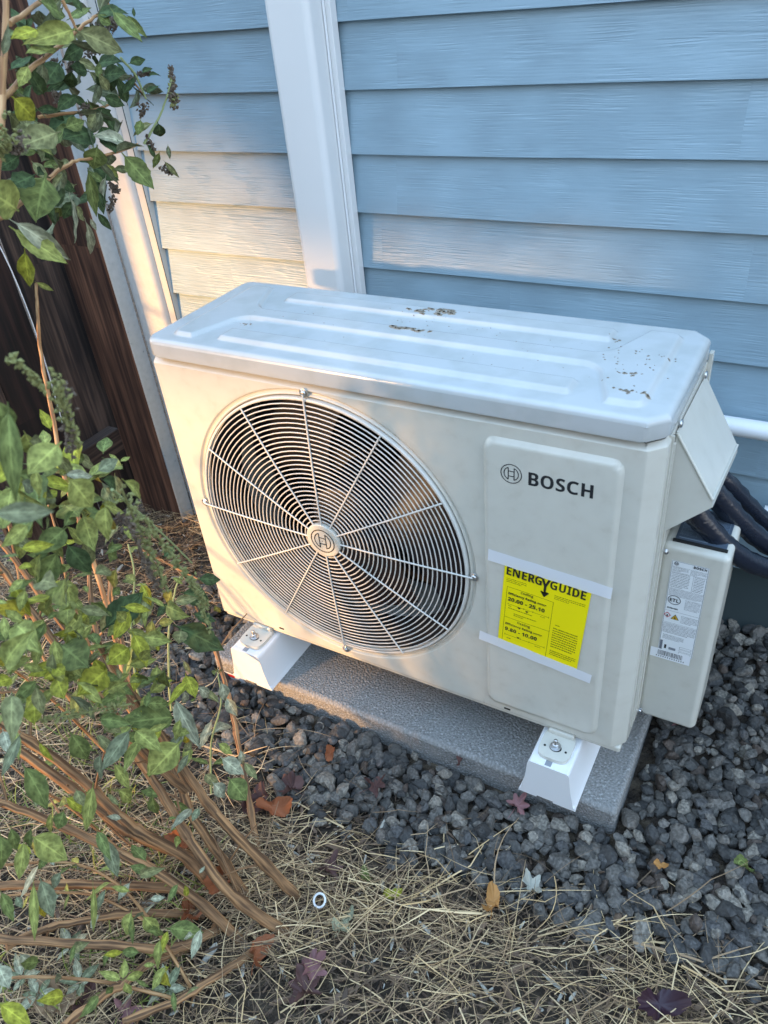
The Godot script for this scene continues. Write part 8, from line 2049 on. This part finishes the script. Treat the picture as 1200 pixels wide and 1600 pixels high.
# ---------------------------------------------------------------- litter
func dead_leaf(label: String, at: Vector3, size: float, turn: float, m: Material, lobed: bool, called := "fallen_leaf", tilt := 0.25) -> void:
	var b := Mb.new()
	var r := RandomNumberGenerator.new()
	r.seed = int(absf(at.x) * 7919 + absf(at.z) * 104729)
	var rim := []
	var n := 60
	for i in n:
		var a := TAU * i / n
		var k := 1.0
		if lobed:
			k = 0.50 + 0.50 * pow(absf(cos(a * 3.5)), 1.5) * (0.80 + 0.20 * cos(a))
			if cos(a) < -0.86: k = 0.3
		else: k = 0.5 + 0.5 * absf(cos(a))
		rim.append(Vector2(cos(a) * k, sin(a) * k * (1.0 if lobed else 0.75)) * (1.0 + r.randf_range(-0.09, 0.07)))
	var rows := []
	var ph := r.randf() * 9
	for q in [0.0, 0.35, 0.7, 1.0]:
		var row := []
		for p in rim:
			var pp: Vector2 = p * q
			row.append(V(pp.x, q * q * (0.30 + 0.42 * sin(pp.angle() * 2.0 + ph) + 0.2 * sin(pp.angle() * 5.0 + ph)) , pp.y))
		rows.append(row)
	b.grid(rows, Vector3.UP, Vector2.ONE, true)
	b.tube([V(-0.25, 0.05, 0), V(-0.8, 0.03, 0.05), V(-1.25, 0.12, 0.1)], [0.025, 0.02, 0.02], 5)
	var xf := Transform3D(Basis.from_euler(V(r.randf_range(-tilt, tilt), turn, r.randf_range(-tilt, tilt))) * Basis.from_scale(Vector3.ONE * size), at)
	tag(part(called, b.put(), m, self, xf), label, "leaf", "fallen leaves on the ground")

func litter() -> void:
	dead_leaf("dusky pink maple leaf on the straw by the bush base", V(0.5197, ground_y(0.5197, 0.4757) + 0.014, 0.4757), 0.030, 1.00, M.dead_pink, true, "fallen_leaf", 0.25)
	dead_leaf("dark maroon crumpled leaf below the dusky pink maple leaf", V(0.5312, ground_y(0.5312, 0.5091) + 0.014, 0.5091), 0.032, 2.20, M.dead_maroon, true, "fallen_leaf", 0.25)
	dead_leaf("orange pointed leaf standing up in the straw", V(0.7348, ground_y(0.7348, 0.2606) + 0.020, 0.2606), 0.026, 1.90, M.dead_orange, false, "fallen_leaf", 0.60)
	dead_leaf("pale grey leaf lying flat on the gravel edge", V(0.7799, ground_y(0.7799, 0.2049) + 0.018, 0.2049), 0.026, 0.40, M.dead_grey, true, "fallen_leaf", 0.25)
	dead_leaf("dusty pink maple leaf on gravel below the electrical cover", V(0.9225, ground_y(0.9225, -0.2117) + 0.024, -0.2117), 0.030, 0.20, M.dead_pink, true, "fallen_leaf", 0.25)
	dead_leaf("dark plum leaf at the bottom edge of the straw", V(1.0050, ground_y(1.0050, 0.2900) + 0.030, 0.2900), 0.036, 0.60, M.dead_plum, false, "fallen_leaf", 0.25)
	dead_leaf("small rust red leaf on gravel in front of the pad", V(0.3329, ground_y(0.3329, 0.1249) + 0.024, 0.1249), 0.018, 2.00, M.dead_rust, false, "fallen_leaf", 0.25)
	dead_leaf("dark maroon maple leaf flat on the gravel", V(0.4504, ground_y(0.4504, 0.1506) + 0.024, 0.1506), 0.026, 0.90, M.dead_maroon, true, "fallen_leaf", 0.25)
	dead_leaf("faded maroon maple leaf on gravel near the bush", V(0.3099, ground_y(0.3099, 0.2242) + 0.024, 0.2242), 0.030, 2.90, M.dead_maroon, true, "fallen_leaf", 0.25)
	dead_leaf("mauve maple leaf against the pad front by the right block", V(0.7048, ground_y(0.7048, 0.0756) + 0.026, 0.0756), 0.024, 1.30, M.dead_pink, true, "fallen_leaf", 0.25)
	dead_leaf("tiny orange leaf scrap among the right hand stones", V(0.9579, ground_y(0.9579, 0.0825) + 0.026, 0.0825), 0.012, 0.20, M.dead_orange, false, "fallen_leaf", 0.25)
	dead_leaf("rust brown curled leaf leaning on the bush stem", V(0.3043, ground_y(0.3043, 0.2752) + 0.030, 0.2752), 0.034, 0.50, M.dead_rust, false, "fallen_leaf", 0.80)
	dead_leaf("brown curled dead leaf beside the rust brown leaf", V(0.2687, ground_y(0.2687, 0.2716) + 0.034, 0.2716), 0.034, 1.50, M.dead_maroon, false, "fallen_leaf", 0.80)
	dead_leaf("broad tan leaf in the lower left corner", V(0.1934, ground_y(0.1934, 0.6961) + 0.012, 0.6961), 0.045, 0.40, M.dead_tan, false, "fallen_leaf", 0.25)
	dead_leaf("pale pink maple leaf at the bottom left", V(0.3016, ground_y(0.3016, 0.6587) + 0.014, 0.6587), 0.026, 0.90, M.dead_pink, true, "fallen_leaf", 0.25)
	dead_leaf("dark red leaf beside the broad tan leaf", V(0.2303, ground_y(0.2303, 0.6772) + 0.014, 0.6772), 0.024, 1.90, M.dead_maroon, false, "fallen_leaf", 0.25)
	dead_leaf("dark red maple leaf in straw above the white ring", V(0.4581, ground_y(0.4581, 0.3243) + 0.014, 0.3243), 0.026, 1.40, M.dead_maroon, true, "fallen_leaf", 0.25)
	dead_leaf("small green leaf lying in the straw", V(0.5223, ground_y(0.5223, 0.3079) + 0.014, 0.3079), 0.016, 2.50, M.leaf_mid, false, "fallen_leaf", 0.25)
	dead_leaf("long pale green leaf lying by the white ring", V(0.5299, ground_y(0.5299, 0.3899) + 0.014, 0.3899), 0.024, 1.50, M.leaf_silver, false, "fallen_leaf", 0.25)
	dead_leaf("yellowing leaf near the gravel edge", V(0.5767, ground_y(0.5767, 0.3132) + 0.014, 0.3132), 0.016, 0.70, M.leaf_lime, false, "fallen_leaf", 0.25)
	dead_leaf("green leaf on gravel at the right edge", V(1.0745, ground_y(1.0745, 0.0346) + 0.030, 0.0346), 0.016, 2.80, M.leaf_mid, false, "fallen_leaf", 0.25)
	dead_leaf("brown leaf curled against the pad edge", V(0.5794, ground_y(0.5794, 0.0404) + 0.040, 0.0404), 0.016, 1.50, M.dead_maroon, false, "fallen_leaf", 1.20)
	dead_leaf("rust leaf among the bush stems", V(0.1943, ground_y(0.1943, 0.4115) + 0.030, 0.4115), 0.030, 0.50, M.dead_rust, false, "fallen_leaf", 0.80)
	dead_leaf("brown dry leaf hanging at the bush base", V(0.3041, ground_y(0.3041, 0.4363) + 0.030, 0.4363), 0.034, 1.20, M.dead_rust, false, "fallen_leaf", 0.90)
	dead_leaf("crumpled brown leaf deep under the bush stems", V(0.2951, ground_y(0.2951, 0.5018) + 0.020, 0.5018), 0.034, 2.20, M.dead_rust, false, "fallen_leaf", 0.80)
	dead_leaf("long brown leaf drooping right of the thick stem", V(0.4317, ground_y(0.4317, 0.5011) + 0.020, 0.5011), 0.030, 1.60, M.dead_rust, false, "fallen_leaf", 0.80)
	var tm := TorusMesh.new()
	tm.inner_radius = 0.0085; tm.outer_radius = 0.0125; tm.rings = 28; tm.ring_segments = 8
	tag(part("plastic_ring", tm, M.pvc_white, self, Transform3D(Basis.from_euler(V(0.45, 0.3, 0.2)), V(0.474, ground_y(0.474, 0.38) + 0.022, 0.380))), "small white plastic ring lying in the dry grass", "ring")

func _ready() -> void:
	var cam := Camera3D.new()
	cam.name = "camera"
	cam.transform = Transform3D(Basis(V(0.8695, -0.0896, -0.4857), V(-0.2197, 0.8106, -0.5428), V(0.4423, 0.5787, 0.6852)), V(0.9969, 1.1115, 0.8610))
	cam.fov = 66.984
	var lens := CameraAttributesPhysical.new()
	lens.frustum_focal_length = 18.13; lens.frustum_focus_distance = 1.42; lens.exposure_aperture = 5.0
	lens.frustum_near = 0.02; lens.frustum_far = 300.0
	cam.attributes = lens
	cam.fov = 66.984
	cam.near = 0.02; cam.far = 300.0
	add_child(cam)
	var env := Environment.new()
	var sky := Sky.new()
	var sm := ProceduralSkyMaterial.new()
	sm.sky_top_color = Color(0.64, 0.765, 0.90); sm.sky_horizon_color = Color(0.96, 0.95, 0.92); sm.sky_curve = 0.22
	sm.ground_horizon_color = Color(0.55, 0.52, 0.46); sm.ground_bottom_color = Color(0.2, 0.18, 0.15)
	sm.sun_angle_max = 4.0
	sky.sky_material = sm
	env.background_mode = Environment.BG_SKY
	env.sky = sky
	env.background_energy_multiplier = 1.0
	env.tonemap_mode = Environment.TONE_MAPPER_LINEAR
	env.tonemap_exposure = 3.9
	env.sdfgi_enabled = true; env.ssao_enabled = true; env.ssil_enabled = true
	var we := WorldEnvironment.new()
	we.name = "surroundings"; we.environment = env
	add_child(we)
	var sun := DirectionalLight3D.new()
	sun.name = "sun"
	sun.light_color = Color(1.0, 0.77, 0.51); sun.light_energy = 0.64; sun.light_angular_distance = 5.5; sun.shadow_enabled = true
	sun.look_at_from_position(V(-0.48, 0.10, 0.88) * 10.0, Vector3.ZERO)
	add_child(sun)

	noise.frequency = 0.01; noise.seed = 2; noise.fractal_octaves = 3
	materials()
	ground()
	house()
	fence()
	pad()
	line_cover()
	heat_pump()
	energy_label()
	riser(0.1045, "white plastic block under the left foot with warm light on its face")
	riser(0.7545, "white plastic block under the right foot near the pad corner")
	pipes()
	gravel(cam, tan(deg_to_rad(cam.fov) / 2))
	bush()
	var mass := []
	for i in 7: mass.append([V(-0.56 + i * 0.64, 0.62 + 0.08 * sin(i * 2.0), 2.65 + 0.06 * cos(i * 3.0)), V(0.5, 1.08, 0.42)])
	greenery("boundary_hedge", "tall dense green hedge across the side yard facing the house", "hedge", mass, 30000, [V(1.2, -0.2, 2.65), V(1.2, 0.6, 2.65), V(1.25, 1.4, 2.65)])
	mass = []
	for i in 7: mass.append([V(-3.6 + i * 0.42, 1.60 + 0.05 * sin(i * 2.3), 2.75 + 0.1 * cos(i * 1.7)), V(0.45, 0.46, 0.5)])
	mass.append([V(-1.22, 1.36, 2.7), V(0.42, 0.42, 0.4)])
	mass.append([V(-1.56, 1.36, 2.72), V(0.36, 0.42, 0.38)])
	for i in 4: mass.append([V(-3.4 + i * 0.7, 2.2 + 0.15 * sin(i * 2.3), 2.9), V(0.7, 0.6, 0.7)])
	greenery("yard_tree", "leafy tree with low spreading crown beyond the end of the hedge", "tree", mass, 60000, [V(-2.9, -0.2, 3.5), V(-2.85, 1.0, 3.4), V(-2.7, 2.2, 3.1)])
	litter()
	dry_grass()
